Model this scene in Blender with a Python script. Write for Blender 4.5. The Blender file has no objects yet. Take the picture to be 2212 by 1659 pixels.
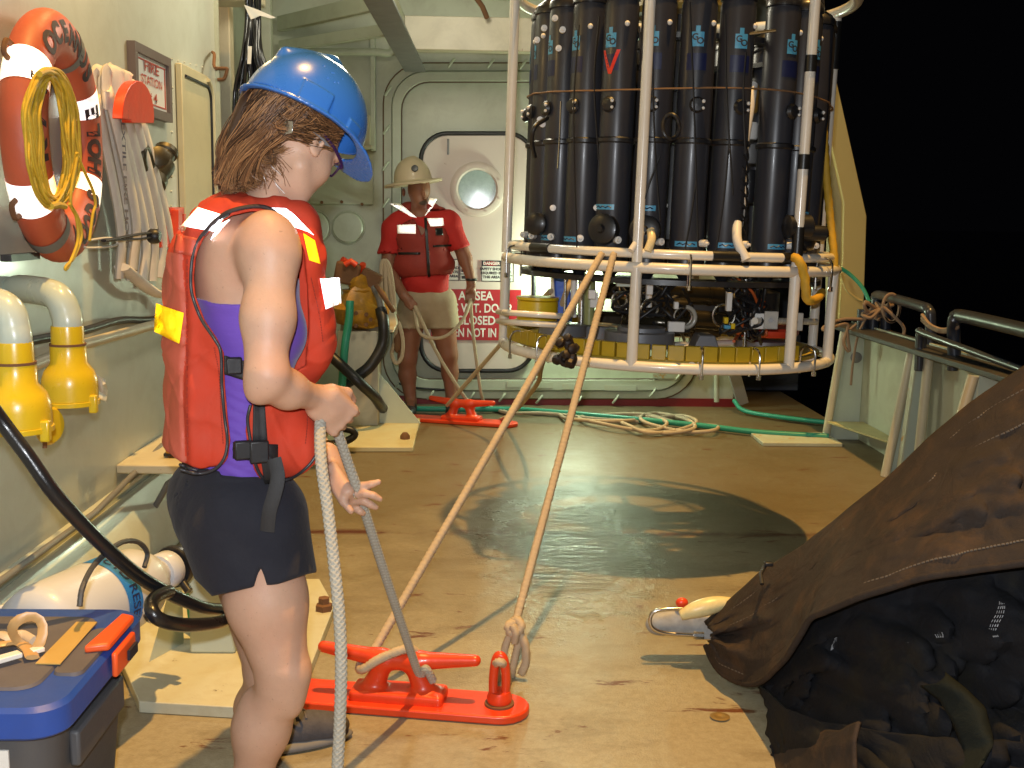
import bpy, bmesh, math, random
import numpy as np
from mathutils import Vector, Matrix
SC = bpy.context.scene
COL = SC.collection
R_ = math.radians
# ---------------------------------------------------------------- camera
FPX, CXP, CYP, CAMH = 2400.0, 1106.0, 829.5, 1.38      # focal length and centre, measured on a 2212 x 1659 print
def _n(v):
    v = np.array(v, float); return v / np.linalg.norm(v)
_Y = _n((1044 - CXP, CYP - 470, -FPX))
_u = np.array((math.sin(R_(0.6)), math.cos(R_(0.6)), 0.0))
_Z = _n(_u - np.dot(_u, _Y) * _Y)
_X = np.cross(_Y, _Z)
ROT = np.array([_X, _Y, _Z])
CAM = np.array((0.0, 0.0, CAMH))
cd = bpy.data.cameras.new('camera'); cam = bpy.data.objects.new('camera', cd); COL.objects.link(cam)
cd.sensor_width = 36.0; cd.lens = FPX / 2212 * 36.0; cd.clip_start = 0.02; cd.clip_end = 900
m4 = Matrix([list(ROT[0]) + [0], list(ROT[1]) + [0], list(ROT[2]) + [CAMH], [0, 0, 0, 1]])
cam.matrix_world = m4
SC.camera = cam
# ---------------------------------------------------------------- world: a moonless night at sea
w = bpy.data.worlds.new('World'); SC.world = w; w.use_nodes = True
bg = w.node_tree.nodes['Background']; bg.inputs[0].default_value = (0.003, 0.003, 0.004, 1); bg.inputs[1].default_value = 0.3
SC.view_settings.view_transform = 'Standard'; SC.view_settings.look = 'None'
SC.view_settings.exposure = 0.0; SC.view_settings.gamma = 1.0; SC.view_settings.use_curve_mapping = False
SC.render.resolution_x = 1024; SC.render.resolution_y = 768
# ---------------------------------------------------------------- lights (night: deck floodlights and the camera's flash)
def lamp(name, kind, loc, energy, color, size=0.1, target=None, spot=None, blend=0.3):
    l = bpy.data.lights.new(name, kind); l.energy = energy; l.color = color
    if kind == 'AREA': l.shape = 'DISK'; l.size = size
    else: l.shadow_soft_size = size
    if spot: l.spot_size = R_(spot); l.spot_blend = blend
    o = bpy.data.objects.new(name, l); COL.objects.link(o); o.location = loc
    if target is not None:
        o.rotation_euler = (Vector(target) - Vector(loc)).to_track_quat('-Z', 'Y').to_euler()
    return o
WARM = (1.0, 0.56, 0.15)
lamp('deck_floodlight', 'SPOT', (2.9, 2.0, 25.0), 34000, WARM, 0.26, (0.45, 3.4, 0), 27, 1.0)
lamp('bulkhead_lamp', 'POINT', (-1.13, 3.8, 2.50), 9, (1.0, 0.66, 0.25), 0.05)
lamp('overhang_lamp', 'POINT', (-0.25, 5.4, 2.75), 70, (1.0, 0.93, 0.72), 0.22)
lamp('work_deck_lamp', 'AREA', (-0.2, -1.6, 3.3), 13, (0.98, 1.0, 0.88), 0.9, (0.0, 5.5, 0.9))
lamp('bulkhead_light', 'POINT', (0.66, 7.93, 1.0), 44, (0.80, 1.0, 0.72), 0.06)
lamp('camera_flash', 'AREA', (-0.03, 0.03, 1.47), 58, (0.93, 0.96, 1.0), 0.04, (-0.05, 5.0, 1.1))

# ---------------------------------------------------------------- measuring helpers (photo position + one known coordinate -> place on deck)
def ray(x, y):
    return ROT @ np.array((x - CXP, CYP - y, -FPX))
def PY(x, y, Y):
    d = ray(x, y); return CAM + d * ((Y - CAM[1]) / d[1])
def PX(x, y, X):
    d = ray(x, y); return CAM + d * ((X - CAM[0]) / d[0])
def PZ(x, y, Z=0.0):
    d = ray(x, y); return CAM + d * ((Z - CAM[2]) / d[2])
# ---------------------------------------------------------------- objects
ORG = {}
def thing(name, label, cat, loc=(0, 0, 0), group=None):
    o = bpy.data.objects.new(name, None); COL.objects.link(o); o.location = [float(a) for a in loc]
    o.empty_display_size = 0.1
    o['label'] = label; o['category'] = cat
    if group: o['group'] = group
    ORG[o.name] = np.array(loc, float); return o
def tag(o, label, cat, group=None, kind=None):
    if label: o['label'] = label
    if cat: o['category'] = cat
    if group: o['group'] = group
    if kind: o['kind'] = kind
    return o
def struct(o):
    o['kind'] = 'structure'; return o
def link_mesh(name, me, mat, parent=None, loc=None):
    """me holds world coordinates; parent or loc decides the origin"""
    org = ORG[parent.name] if parent is not None else (np.array(loc, float) if loc is not None else np.zeros(3))
    if np.any(org):
        me.transform(Matrix.Translation([-float(a) for a in org]))
    o = bpy.data.objects.new(name, me); COL.objects.link(o)
    if parent is not None: o.parent = parent
    else: o.location = [float(a) for a in org]
    ORG[o.name] = org
    if mat is not None:
        for mm in (mat if isinstance(mat, (list, tuple)) else [mat]): me.materials.append(mm)
    return o
def frame_from(d, up=(0, 0, 1)):
    d = _n(d); u = np.array(up, float)
    if abs(np.dot(d, u)) > 0.98: u = np.array((1.0, 0, 0))
    a = _n(np.cross(u, d)); b = np.cross(d, a); return a, b, d
def crom(pts, n=8, closed=False):
    P = [np.array(p, float) for p in pts]
    if len(P) < 3: return P
    out = []; m = len(P)
    rng = range(m) if closed else range(m - 1)
    for i in rng:
        p1, p2 = P[i], P[(i + 1) % m]
        p0 = P[(i - 1) % m] if (closed or i > 0) else 2 * p1 - p2
        p3 = P[(i + 2) % m] if (closed or i + 2 < m) else 2 * p2 - p1
        for k in range(n):
            t = k / n
            out.append(0.5 * (2 * p1 + (p2 - p0) * t + (2 * p0 - 5 * p1 + 4 * p2 - p3) * t * t + (3 * p1 - p0 - 3 * p2 + p3) * t ** 3))
    if not closed: out.append(P[-1])
    return out
class MB:
    def __init__(s): s.v = []; s.f = []; s.uv = {}; s.mi = []; s.cur = 0
    def add(s, vs, fs):
        b = len(s.v); s.v.extend([tuple(map(float, q)) for q in vs])
        for f in fs: s.f.append([b + i for i in f]); s.mi.append(s.cur)
        return s
    def box(s, c, size, ax=None):
        c = np.array(c, float); h = np.array(size, float) / 2
        A = np.eye(3) if ax is None else np.array(ax, float)
        vs = [c + A[0] * h[0] * i + A[1] * h[1] * j + A[2] * h[2] * k for i in (-1, 1) for j in (-1, 1) for k in (-1, 1)]
        return s.add(vs, [(0, 1, 3, 2), (4, 6, 7, 5), (0, 4, 5, 1), (2, 3, 7, 6), (0, 2, 6, 4), (1, 5, 7, 3)])
    def bar(s, p, q, w, h, up=(0, 0, 1)):
        p = np.array(p, float); q = np.array(q, float); a, b, d = frame_from(q - p, up)
        return s.box((p + q) / 2, (w, h, np.linalg.norm(q - p)), (a, b, d))
    def tube(s, pts, r, n=10, closed=False, smooth=0, caps=True, flat=1.0, up=None, rfun=None):
        P = crom(pts, smooth, closed) if smooth else [np.array(p, float) for p in pts]
        m = len(P)
        if m < 2: return s
        rr = r if callable(r) else None
        L = [0.0]
        for i in range(1, m): L.append(L[-1] + np.linalg.norm(P[i] - P[i - 1]))
        T = []
        for i in range(m):
            if closed: t = P[(i + 1) % m] - P[i - 1]
            else: t = P[min(i + 1, m - 1)] - P[max(i - 1, 0)]
            T.append(_n(t) if np.linalg.norm(t) > 1e-9 else np.array((0, 0, 1.0)))
        a, b, _ = frame_from(T[0]) if up is None else frame_from(T[0], up)
        vs = []
        for i in range(m):
            if up is not None: a, b, _ = frame_from(T[i], up)
            else:
                a = _n(a - np.dot(a, T[i]) * T[i]); b = np.cross(T[i], a)
            ri = rr(L[i] / max(L[-1], 1e-9)) if rr else r
            for k in range(n):
                th = 2 * math.pi * k / n
                q = ri * (rfun(L[i], th) if rfun else 1.0)
                vs.append(P[i] + a * q * math.cos(th) + b * q * flat * math.sin(th))
        fs = []
        for i in range(m if closed else m - 1):
            j = (i + 1) % m
            for k in range(n):
                l = (k + 1) % n; fs.append((i * n + k, i * n + l, j * n + l, j * n + k))
        if caps and not closed:
            fs.append(tuple(range(n - 1, -1, -1))); fs.append(tuple((m - 1) * n + k for k in range(n)))
        return s.add(vs, fs)
    def cyl(s, p, q, r1, r2=None, n=20): 
        r2 = r1 if r2 is None else r2
        return s.tube([p, q], (lambda t: r1 + (r2 - r1) * t), n)
    def lathe(s, prof, o=(0, 0, 0), d=(0, 0, 1), n=28, sx=1.0):
        """prof = [(r, h)...] round axis d at o"""
        a, b, d = frame_from(d); o = np.array(o, float); vs = []; fs = []
        for r, h in prof:
            for k in range(n):
                th = 2 * math.pi * k / n
                vs.append(o + d * h + a * r * math.cos(th) * sx + b * r * math.sin(th))
        for i in range(len(prof) - 1):
            for k in range(n):
                l = (k + 1) % n; fs.append((i * n + k, i * n + l, (i + 1) * n + l, (i + 1) * n + k))
        fs.append(tuple(range(n - 1, -1, -1))); fs.append(tuple((len(prof) - 1) * n + k for k in range(n)))
        return s.add(vs, fs)
    def sphere(s, c, r, n=12, m=8):
        r = np.array(r if hasattr(r, '__len__') else (r, r, r), float); c = np.array(c, float)
        vs = [c + (0, 0, r[2])]; fs = []
        for i in range(1, m):
            ph = math.pi * i / m
            for k in range(n):
                th = 2 * math.pi * k / n
                vs.append(c + r * (math.sin(ph) * math.cos(th), math.sin(ph) * math.sin(th), math.cos(ph)))
        vs.append(c - (0, 0, r[2]))
        for k in range(n): fs.append((0, 1 + k, 1 + (k + 1) % n))
        for i in range(m - 2):
            for k in range(n):
                l = (k + 1) % n; fs.append((1 + i * n + k, 1 + (i + 1) * n + k, 1 + (i + 1) * n + l, 1 + i * n + l))
        e = len(vs) - 1
        for k in range(n): fs.append((1 + (m - 2) * n + k, e, 1 + (m - 2) * n + (k + 1) % n))
        return s.add(vs, fs)
    def prism(s, poly, t):
        """poly = 3-D outline, t = thickness vector"""
        t = np.array(t, float); P = [np.array(p, float) for p in poly]; n = len(P)
        vs = P + [p + t for p in P]
        fs = [tuple(range(n - 1, -1, -1)), tuple(range(n, 2 * n))] + [(i, (i + 1) % n, n + (i + 1) % n, n + i) for i in range(n)]
        return s.add(vs, fs)
    def ringplate(s, outer, inner, t):
        t = np.array(t, float); n = len(outer); O = [np.array(p, float) for p in outer]; I = [np.array(p, float) for p in inner]
        vs = O + I + [p + t for p in O] + [p + t for p in I]; fs = []
        for i in range(n):
            j = (i + 1) % n
            fs += [(i, j, n + j, n + i), (2 * n + i, 3 * n + i, 3 * n + j, 2 * n + j), (i, 2 * n + i, 2 * n + j, j), (n + i, n + j, 3 * n + j, 3 * n + i)]
        return s.add(vs, fs)
    def build(s, name, mat, parent=None, loc=None, smooth=40, bevel=0, kind=None, label=None):
        me = bpy.data.meshes.new(name); me.from_pydata(s.v, [], s.f); me.validate()
        bm = bmesh.new(); bm.from_mesh(me); bmesh.ops.recalc_face_normals(bm, faces=bm.faces); bm.to_mesh(me); bm.free()
        if isinstance(mat, (list, tuple)) and len(me.polygons) == len(s.mi):
            me.polygons.foreach_set('material_index', s.mi)
        if smooth:
            me.shade_smooth(); me.set_sharp_from_angle(angle=R_(smooth))
        o = link_mesh(name, me, mat, parent, loc)
        if bevel:
            b = o.modifiers.new('bevel', 'BEVEL'); b.width = bevel; b.segments = 2; b.limit_method = 'ANGLE'; b.angle_limit = R_(35)
        if kind: o['kind'] = kind
        if label: o['label'] = label
        return o
def copy_part(o, parent=None, loc=None, rot=None, scale=None):
    c = o.copy(); COL.objects.link(c)
    if parent is not None: c.parent = parent
    if loc is not None: c.location = loc
    if rot is not None: c.rotation_euler = rot
    if scale is not None: c.scale = scale
    ORG[c.name] = ORG.get(o.name, np.zeros(3)); return c
# ---------------------------------------------------------------- lettering
def text_mesh(txt, size, align='CENTER', bold=0.0, sx=1.0):
    c = bpy.data.curves.new('lettering', 'FONT'); c.body = txt; c.size = size; c.align_x = align; c.align_y = 'CENTER'
    c.offset = bold; c.resolution_u = 3
    o = bpy.data.objects.new('lettering', c); COL.objects.link(o)
    dg = bpy.context.evaluated_depsgraph_get(); me = bpy.data.meshes.new_from_object(o.evaluated_get(dg))
    bpy.data.objects.remove(o); bpy.data.curves.remove(c)
    if sx != 1.0: me.transform(Matrix.Diagonal((sx, 1, 1, 1)))
    return me
def text_on(txt, size, o, ax, ay, mat, parent, name='lettering', bold=0.0, sx=1.0, align='CENTER'):
    """flat lettering at o with reading direction ax and up ay"""
    me = text_mesh(txt, size, align, bold, sx); ax = _n(ax); ay = _n(ay); az = np.cross(ax, ay)
    M = Matrix([[float(ax[i]), float(ay[i]), float(az[i]), float(o[i])] for i in range(3)] + [[0, 0, 0, 1]])
    me.transform(M)
    return link_mesh(name, me, mat, parent)
# ---------------------------------------------------------------- materials
def nodes_of(name):
    m = bpy.data.materials.new(name); m.use_nodes = True; nt = m.node_tree; b = nt.nodes['Principled BSDF']; return m, nt, b
def N(nt, typ, **kw):
    n = nt.nodes.new(typ)
    for k, v in kw.items():
        if k in n.inputs: n.inputs[k].default_value = v
        else: setattr(n, k, v)
    return n
def noise(nt, scale, detail=4, rough=0.6, co=None, dist=0.0):
    n = N(nt, 'ShaderNodeTexNoise'); n.inputs['Scale'].default_value = scale; n.inputs['Detail'].default_value = detail
    n.inputs['Roughness'].default_value = rough; n.inputs['Distortion'].default_value = dist
    nt.links.new((co or objco(nt)), n.inputs['Vector']); return n.outputs['Fac']
def objco(nt):
    for n in nt.nodes:
        if n.type == 'TEX_COORD': return n.outputs['Object']
    return nt.nodes.new('ShaderNodeTexCoord').outputs['Object']
def ramp(nt, fac, a, b, ca=(0, 0, 0, 1), cb=(1, 1, 1, 1)):
    r = nt.nodes.new('ShaderNodeValToRGB'); r.color_ramp.elements[0].position = a; r.color_ramp.elements[1].position = b
    r.color_ramp.elements[0].color = ca; r.color_ramp.elements[1].color = cb
    nt.links.new(fac, r.inputs[0]); return r.outputs[0]
def mixc(nt, fac, a, b):
    m = nt.nodes.new('ShaderNodeMix'); m.data_type = 'RGBA'; m.clamp_factor = True
    def put(sock, v):
        if isinstance(v, (tuple, list)): sock.default_value = (v[0], v[1], v[2], 1)
        elif isinstance(v, (int, float)): sock.default_value = v
        else: nt.links.new(v, sock)
    put(m.inputs[0], fac); put(m.inputs[6], a); put(m.inputs[7], b); return m.outputs[2]
def math_(nt, op, a, b=None):
    m = nt.nodes.new('ShaderNodeMath'); m.operation = op
    for i, v in enumerate((a, b)):
        if v is None: continue
        if isinstance(v, (int, float)): m.inputs[i].default_value = v
        else: nt.links.new(v, m.inputs[i])
    return m.outputs[0]
def bump(nt, b, h, strength=0.3, dist=0.002):
    n = nt.nodes.new('ShaderNodeBump'); n.inputs['Strength'].default_value = strength; n.inputs['Distance'].default_value = dist
    nt.links.new(h, n.inputs['Height']); nt.links.new(n.outputs[0], b.inputs['Normal']); return n
def sc(c, k): return tuple(min(1.0, x * k) for x in c)
MATS = {}
def M(name, col, rough=0.5, metal=0.0, var=0.12, vscale=6.0, bmp=0.15, bscale=60, bdist=0.002, rust=0.0, rscale=5.0, rcol=(0.16, 0.06, 0.02), dirt=0.0, dcol=(0.12, 0.10, 0.07), spec=0.5, coat=0.0, sheen=0.0, stretch=None, rvar=0.1):
    if name in MATS: return MATS[name]
    m, nt, b = nodes_of(name)
    co = objco(nt)
    if stretch:
        mp = N(nt, 'ShaderNodeMapping'); mp.inputs['Scale'].default_value = stretch; nt.links.new(co, mp.inputs[0]); co = mp.outputs[0]
    c = mixc(nt, noise(nt, vscale, 5, 0.6, co), sc(col, 1 - var), sc(col, 1 + var))
    if dirt: c = mixc(nt, math_(nt, 'MULTIPLY', ramp(nt, noise(nt, rscale * 0.7, 8, 0.7, co, 0.4), 0.45, 0.75), dirt), c, dcol)
    r = math_(nt, 'ADD', math_(nt, 'MULTIPLY', noise(nt, vscale * 2.3, 4, 0.6, co), 2 * rvar), rough - rvar)
    if rust:
        k = ramp(nt, noise(nt, rscale, 9, 0.72, co, 0.3), 0.70 - rust * 0.2, 0.74 - rust * 0.2 + 0.03)
        c = mixc(nt, k, c, mixc(nt, noise(nt, 40, 4), rcol, sc(rcol, 2.2)))
        r = math_(nt, 'MAXIMUM', r, math_(nt, 'MULTIPLY', k, 0.8))
    nt.links.new(c, b.inputs['Base Color']); nt.links.new(r, b.inputs['Roughness'])
    b.inputs['Metallic'].default_value = metal; b.inputs['Specular IOR Level'].default_value = spec
    if coat: b.inputs['Coat Weight'].default_value = coat; b.inputs['Coat Roughness'].default_value = 0.12
    if sheen: b.inputs['Sheen Weight'].default_value = sheen
    if bmp: bump(nt, b, noise(nt, bscale, 5, 0.6, co), bmp, bdist)
    MATS[name] = m; return m
# ================================================================= THE SETTING
LX = -1.38          # inboard face of the side bulkhead
BY = 8.2            # face of the deckhouse bulkhead aft
GREEN = (0.50, 0.53, 0.41)
m_green = M('pale_green_paint', GREEN, 0.38, var=0.07, vscale=1.2, bmp=0.25, bscale=22, bdist=0.003, rust=0.12, rscale=7, rcol=(0.25, 0.11, 0.03), dirt=0.35, dcol=(0.26, 0.24, 0.15))
m_green2 = M('pale_green_paint_side', (0.52, 0.55, 0.47), 0.38, var=0.08, vscale=1.0, bmp=0.3, bscale=30, bdist=0.002, rust=0.03, rscale=6, dirt=0.3, dcol=(0.28, 0.27, 0.18), coat=0.15)
m_greenrust = M('pale_green_rusty', GREEN, 0.5, var=0.1, vscale=3, bmp=0.35, bscale=30, rust=0.62, rscale=9, rcol=(0.33, 0.17, 0.04), dirt=0.4, dcol=(0.35, 0.26, 0.09))
m_cream = M('cream_paint', (0.55, 0.50, 0.36), 0.42, var=0.07, vscale=2, bmp=0.2, bscale=30, rust=0.15, rscale=7, dirt=0.25)
m_white = M('white_enamel', (0.74, 0.72, 0.66), 0.28, var=0.05, vscale=5, bmp=0.12, bscale=60, rust=0.2, rscale=9, rcol=(0.28, 0.16, 0.07), dirt=0.2, dcol=(0.45, 0.4, 0.3), coat=0.3)
m_black = M('black_rubber', (0.014, 0.014, 0.016), 0.42, var=0.2, bmp=0.15, bscale=80)
m_blackgl = M('glossy_black_paint', (0.012, 0.012, 0.016), 0.22, var=0.2, bmp=0.1, bscale=50, coat=0.4)
m_steel = M('stainless_steel', (0.62, 0.61, 0.58), 0.22, 1.0, var=0.08, bmp=0.05)
m_gal = M('grey_galvanised', (0.20, 0.20, 0.20), 0.5, 0.2, var=0.15, bmp=0.25, bscale=50, dirt=0.3)
m_rusty = M('rusty_steel', (0.17, 0.08, 0.035), 0.8, 0.1, var=0.35, vscale=14, bmp=0.5, bscale=60)
m_red = M('red_deck_paint', (0.70, 0.055, 0.012), 0.36, var=0.2, vscale=14, bmp=0.5, bscale=30, rust=0.34, rscale=18, coat=0.15, spec=0.5)
m_redsign = M('sign_red', (0.42, 0.016, 0.022), 0.45, var=0.05)
m_wsign = M('sign_white', (0.72, 0.70, 0.66), 0.45, var=0.04, dirt=0.1)
m_ink = M('sign_black_ink', (0.03, 0.03, 0.035), 0.5)
m_yellow = M('yellow_paint', (0.72, 0.50, 0.015), 0.3, var=0.08, vscale=8, bmp=0.2, bscale=30, rust=0.05, rscale=16, dirt=0.15, dcol=(0.4, 0.28, 0.02), coat=0.3)

def deck_material():
    m, nt, b = nodes_of('deck_paint'); co = objco(nt)
    sep = nt.nodes.new('ShaderNodeSeparateXYZ'); nt.links.new(co, sep.inputs[0]); X, Yc = sep.outputs[0], sep.outputs[1]
    def mp_(s_):
        mp = N(nt, 'ShaderNodeMapping'); mp.inputs['Scale'].default_value = s_; nt.links.new(co, mp.inputs[0]); return mp.outputs[0]
    c = mixc(nt, noise(nt, 1.1, 7, 0.6), (0.26, 0.225, 0.145), (0.40, 0.355, 0.25))
    c = mixc(nt, math_(nt, 'MULTIPLY', ramp(nt, noise(nt, 40, 5, 0.8), 0.38, 0.66), 0.5), c, (0.19, 0.15, 0.085))
    # grimy tone deepening aft of the cleat; paints in the deck light's falloff
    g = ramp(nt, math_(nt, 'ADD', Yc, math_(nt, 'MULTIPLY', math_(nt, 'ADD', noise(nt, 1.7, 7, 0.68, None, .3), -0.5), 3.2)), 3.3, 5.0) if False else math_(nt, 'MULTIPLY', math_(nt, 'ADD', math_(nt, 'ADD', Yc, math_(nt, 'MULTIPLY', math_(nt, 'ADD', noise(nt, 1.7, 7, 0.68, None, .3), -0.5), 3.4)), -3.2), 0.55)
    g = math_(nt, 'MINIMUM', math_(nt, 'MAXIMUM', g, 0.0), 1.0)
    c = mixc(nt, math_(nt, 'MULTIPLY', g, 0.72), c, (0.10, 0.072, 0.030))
    c = mixc(nt, math_(nt, 'MULTIPLY', ramp(nt, noise(nt, 2.2, 9, 0.72, mp_((1.0, 2.2, 1.0)), 0.4), 0.50, 0.62), 0.38), c, (0.13, 0.095, 0.045))
    # welded seam with rust, athwartships
    d = math_(nt, 'ABSOLUTE', math_(nt, 'ADD', math_(nt, 'ADD', Yc, -4.77), math_(nt, 'MULTIPLY', math_(nt, 'ADD', noise(nt, 6, 4), -0.5), 0.06)))
    line = ramp(nt, d, 0.008, 0.055, (1, 1, 1, 1), (0, 0, 0, 1))
    k = math_(nt, 'MULTIPLY', line, ramp(nt, noise(nt, 2.4, 6, 0.7), 0.42, 0.52))
    c = mixc(nt, k, c, (0.075, 0.018, 0.004))
    for sc_, lo_, hi_ in ((3.4, 0.615, 0.66), (9.0, 0.665, 0.70)):
        c = mixc(nt, ramp(nt, noise(nt, sc_, 7, 0.68, mp_((1.0, 2.6, 1.0)), 0.5), lo_, hi_), c, (0.11, 0.035, 0.010))
    c = mixc(nt, math_(nt, 'MULTIPLY', ramp(nt, noise(nt, 90, 2, 0.5), 0.72, 0.77), 0.6), c, (0.12, 0.08, 0.045))
    # wet streak
    px = math_(nt, 'MULTIPLY', math_(nt, 'ADD', X, -0.36), 1.35); py = math_(nt, 'MULTIPLY', math_(nt, 'ADD', Yc, -4.5), 0.55)
    rad = math_(nt, 'SQRT', math_(nt, 'ADD', math_(nt, 'MULTIPLY', px, px), math_(nt, 'MULTIPLY', py, py)))
    wet = ramp(nt, math_(nt, 'ADD', rad, math_(nt, 'MULTIPLY', math_(nt, 'ADD', noise(nt, 5, 7, 0.72), -0.5), 0.9)), 0.25, 0.55, (1, 1, 1, 1), (0, 0, 0, 1))
    rv = math_(nt, 'ADD', 0.22, math_(nt, 'MULTIPLY', noise(nt, 4, 7, 0.7), 0.40))
    r = math_(nt, 'MAXIMUM', math_(nt, 'ADD', math_(nt, 'MULTIPLY', wet, -0.36), rv), 0.05)
    c = mixc(nt, math_(nt, 'MULTIPLY', wet, 0.45), c, (0.09, 0.095, 0.055))
    nt.links.new(c, b.inputs['Base Color']); nt.links.new(r, b.inputs['Roughness'])
    rip = math_(nt, 'MULTIPLY', math_(nt, 'MULTIPLY', noise(nt, 9, 5, 0.7, mp_((1.0, 3.4, 1.0)), .4), wet), 7.0)
    h = math_(nt, 'ADD', math_(nt, 'ADD', noise(nt, 150, 2, 0.6), math_(nt, 'MULTIPLY', noise(nt, 7, 3, 0.5), 1.6)), rip)
    bump(nt, b, h, 0.45, 0.0032)
    return m
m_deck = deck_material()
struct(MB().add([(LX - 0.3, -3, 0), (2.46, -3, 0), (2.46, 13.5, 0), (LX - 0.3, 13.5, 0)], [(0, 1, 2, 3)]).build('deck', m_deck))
m_sea, nt, b = nodes_of('night_sea'); b.inputs['Base Color'].default_value = (0.002, 0.003, 0.005, 1); b.inputs['Roughness'].default_value = 0.15
bump(nt, b, noise(nt, 0.6, 6), 0.8, 0.4)
struct(MB().add([(-400, -200, -3.2), (500, -200, -3.2), (500, 800, -3.2), (-400, 800, -3.2)], [(0, 1, 2, 3)]).build('sea', m_sea))

# ---- side bulkhead (left)
def W(x, y, off=0.0): return PX(x, y, LX + off)
def px_at(X, Y, Z):     # place -> photo position
    v = ROT.T @ (np.array((X, Y, Z)) - CAM); return (CXP + v[0] / -v[2] * FPX, CYP - v[1] / -v[2] * FPX)
EY = W(466, 200)[1]
wl = thing('side_bulkhead', 'pale green painted steel bulkhead along the left side of the deck', 'wall', (LX, 2, 0))
MB().box((LX - 0.06, (EY - 3) / 2, 1.7), (0.12, EY + 3, 3.4)).build('wall_plate', m_green2, wl)
MB().prism([(LX + .001, -3, 0.0), (LX + .11, -3, 0.0), (LX + .11, -3, 0.16), (LX + .03, -3, 0.30), (LX + .001, -3, 0.30)], (0, EY + 3, 0)).build('foot_coaming', m_green2, wl, bevel=0.008)
MB().box((LX + 0.035, (EY - 3) / 2, 0.355), (0.028, EY + 3 - .02, 0.02)).build('ledge', m_green2, wl, bevel=0.004)
MB().box((LX - 0.03, EY + 0.011, 1.7), (0.1, 0.02, 3.4)).build('end_flange', m_green, wl)
mb = MB()
for i in range(17):                     # rivets round the side door
    p = W(372 - i * 0.3 + (0), 190 + i * 32, 0.002)
    if p[2] > 0.6: mb.sphere(p, 0.006, 8, 6)
for i in range(6): mb.sphere(W(372 + i * 13, 128 + i * 3.5, .002), 0.005, 8, 6)
mb.build('rivet_row', m_green2, wl)
# recess aft of the side bulkhead with a pale panel and a lit jamb
mb = MB(); mb.box((LX - 0.34, (EY + BY) / 2 + .02, 1.7), (0.1, BY - EY, 3.4))
o = mb.build('recess_bulkhead', m_green, None, (LX - .3, 7, 0)); tag(o, 'pale green bulkhead set back behind the hanging black cables', 'wall')
pt = thing('pipe_post', 'cream square post rising behind the hanging black cables', 'post', PY(492, 560, 6.3) * (1, 1, 0))
x = PY(492, 560, 6.3)
MB().box((x[0], 6.3, 1.6), (0.10, 0.10, 3.2)).build('post', m_cream, pt, bevel=0.006)
MB().box((PY(575, 100, 7)[0], 7.0, 1.6), (0.07, 0.07, 3.2)).build('post', m_green, pt, bevel=0.006)
bp = thing('overhead_bracket', 'short cream bracket under the overhead above the hanging cables', 'bracket', PY(500, 5, 6.2))
p = PY(500, -2, 6.1); MB().box(p, (0.32, 0.2, 0.05)).build('bracket', m_cream, bp, bevel=0.01)

# ---- deckhouse bulkhead (back wall)
def B(x, y, d=0.0): return PY(x, y, BY - d)
XR = PY(1584, 850, BY)[0]
bw = thing('deckhouse_bulkhead', 'pale green deckhouse bulkhead with a framed watertight door', 'wall', (0.2, BY, 0))
MB().box(((LX - .3 + XR) / 2, BY + 0.1, 1.75), (XR - LX + .3, 0.2, 3.5)).build('wall_plate', m_green, bw)
MB().box(((LX - .3 + XR) / 2 + .01, BY - 0.006, 0.03), (XR - LX + .32, 0.02, 0.06)).build('red_footing', M('dark_red_paint', (0.22, 0.012, 0.015), 0.4), bw)
def rr(x0, y0, x1, y1, r, d=0.0, n=8, f=B):
    pts = []
    for cx, cy, a0 in ((x1 - r, y0 + r, -90), (x1 - r, y1 - r, 0), (x0 + r, y1 - r, 90), (x0 + r, y0 + r, 180)):
        for k in range(n + 1):
            a = R_(a0 + 90 * k / n); X_, Y_ = cx + r * math.cos(a), cy + r * math.sin(a)
            pts.append(f(X_, Y_, d))
    return pts
T = (0, 0.0, 0)
# big removable bolted frame around the door
fr = thing('hatch_frame', 'big rounded bolted frame surrounding the watertight door', 'frame', B(1160, 860))
MB().ringplate(rr(829, 137, 1507, 861, 88, 0.03), rr(846, 153, 1490, 845, 76, 0.03), (0, 0.028, 0)).build('outer_band', m_green, fr, bevel=.004)
MB().ringplate(rr(847, 154, 1489, 844, 75, 0.055), rr(866, 176, 1470, 820, 62, 0.055), (0, 0.053, 0)).build('inner_band', m_greenrust if False else m_green, fr, bevel=.006)
MB().tube(rr(867, 177, 1469, 819, 61, 0.045), 0.007, 8, closed=True).build('rubber_seam', M('brown_seam', (0.10, 0.06, 0.04), 0.6), fr)
MB().tube(rr(829, 137, 1507, 861, 88, 0.012), 0.008, 8, closed=True).build('rusty_seam', m_rusty, fr)
dog = None
for i, (x, y) in enumerate([(900, 141), (975, 136), (1060, 137), (1130, 139), (838, 197), (835, 280), (833, 358), (833, 438), (836, 520), (838, 700), (862, 828), (930, 853), (1018, 856), (1085, 858), (1165, 862), (1250, 865), (1330, 862), (1410, 848), (1466, 812)]):
    p = B(x, y, 0.05)
    if dog is None:
        mb = MB(); a = np.array((0.022, 0, 0.03)) ; mb.tube([p - a, p - a * .4 + (0, -.012, 0), p + a * .4 + (0, -.012, 0), p + a], 0.009, 8, smooth=3); mb.cyl(p + (0, .04, 0), p + (0, -.01, 0), 0.008, n=8)
        dog = mb.build('clamp_dog', m_green, fr, smooth=60); d0 = p
    else:
        c = copy_part(dog, fr, loc=p - d0 if False else None); c.location = [float(q) for q in (p - d0)]
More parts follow.
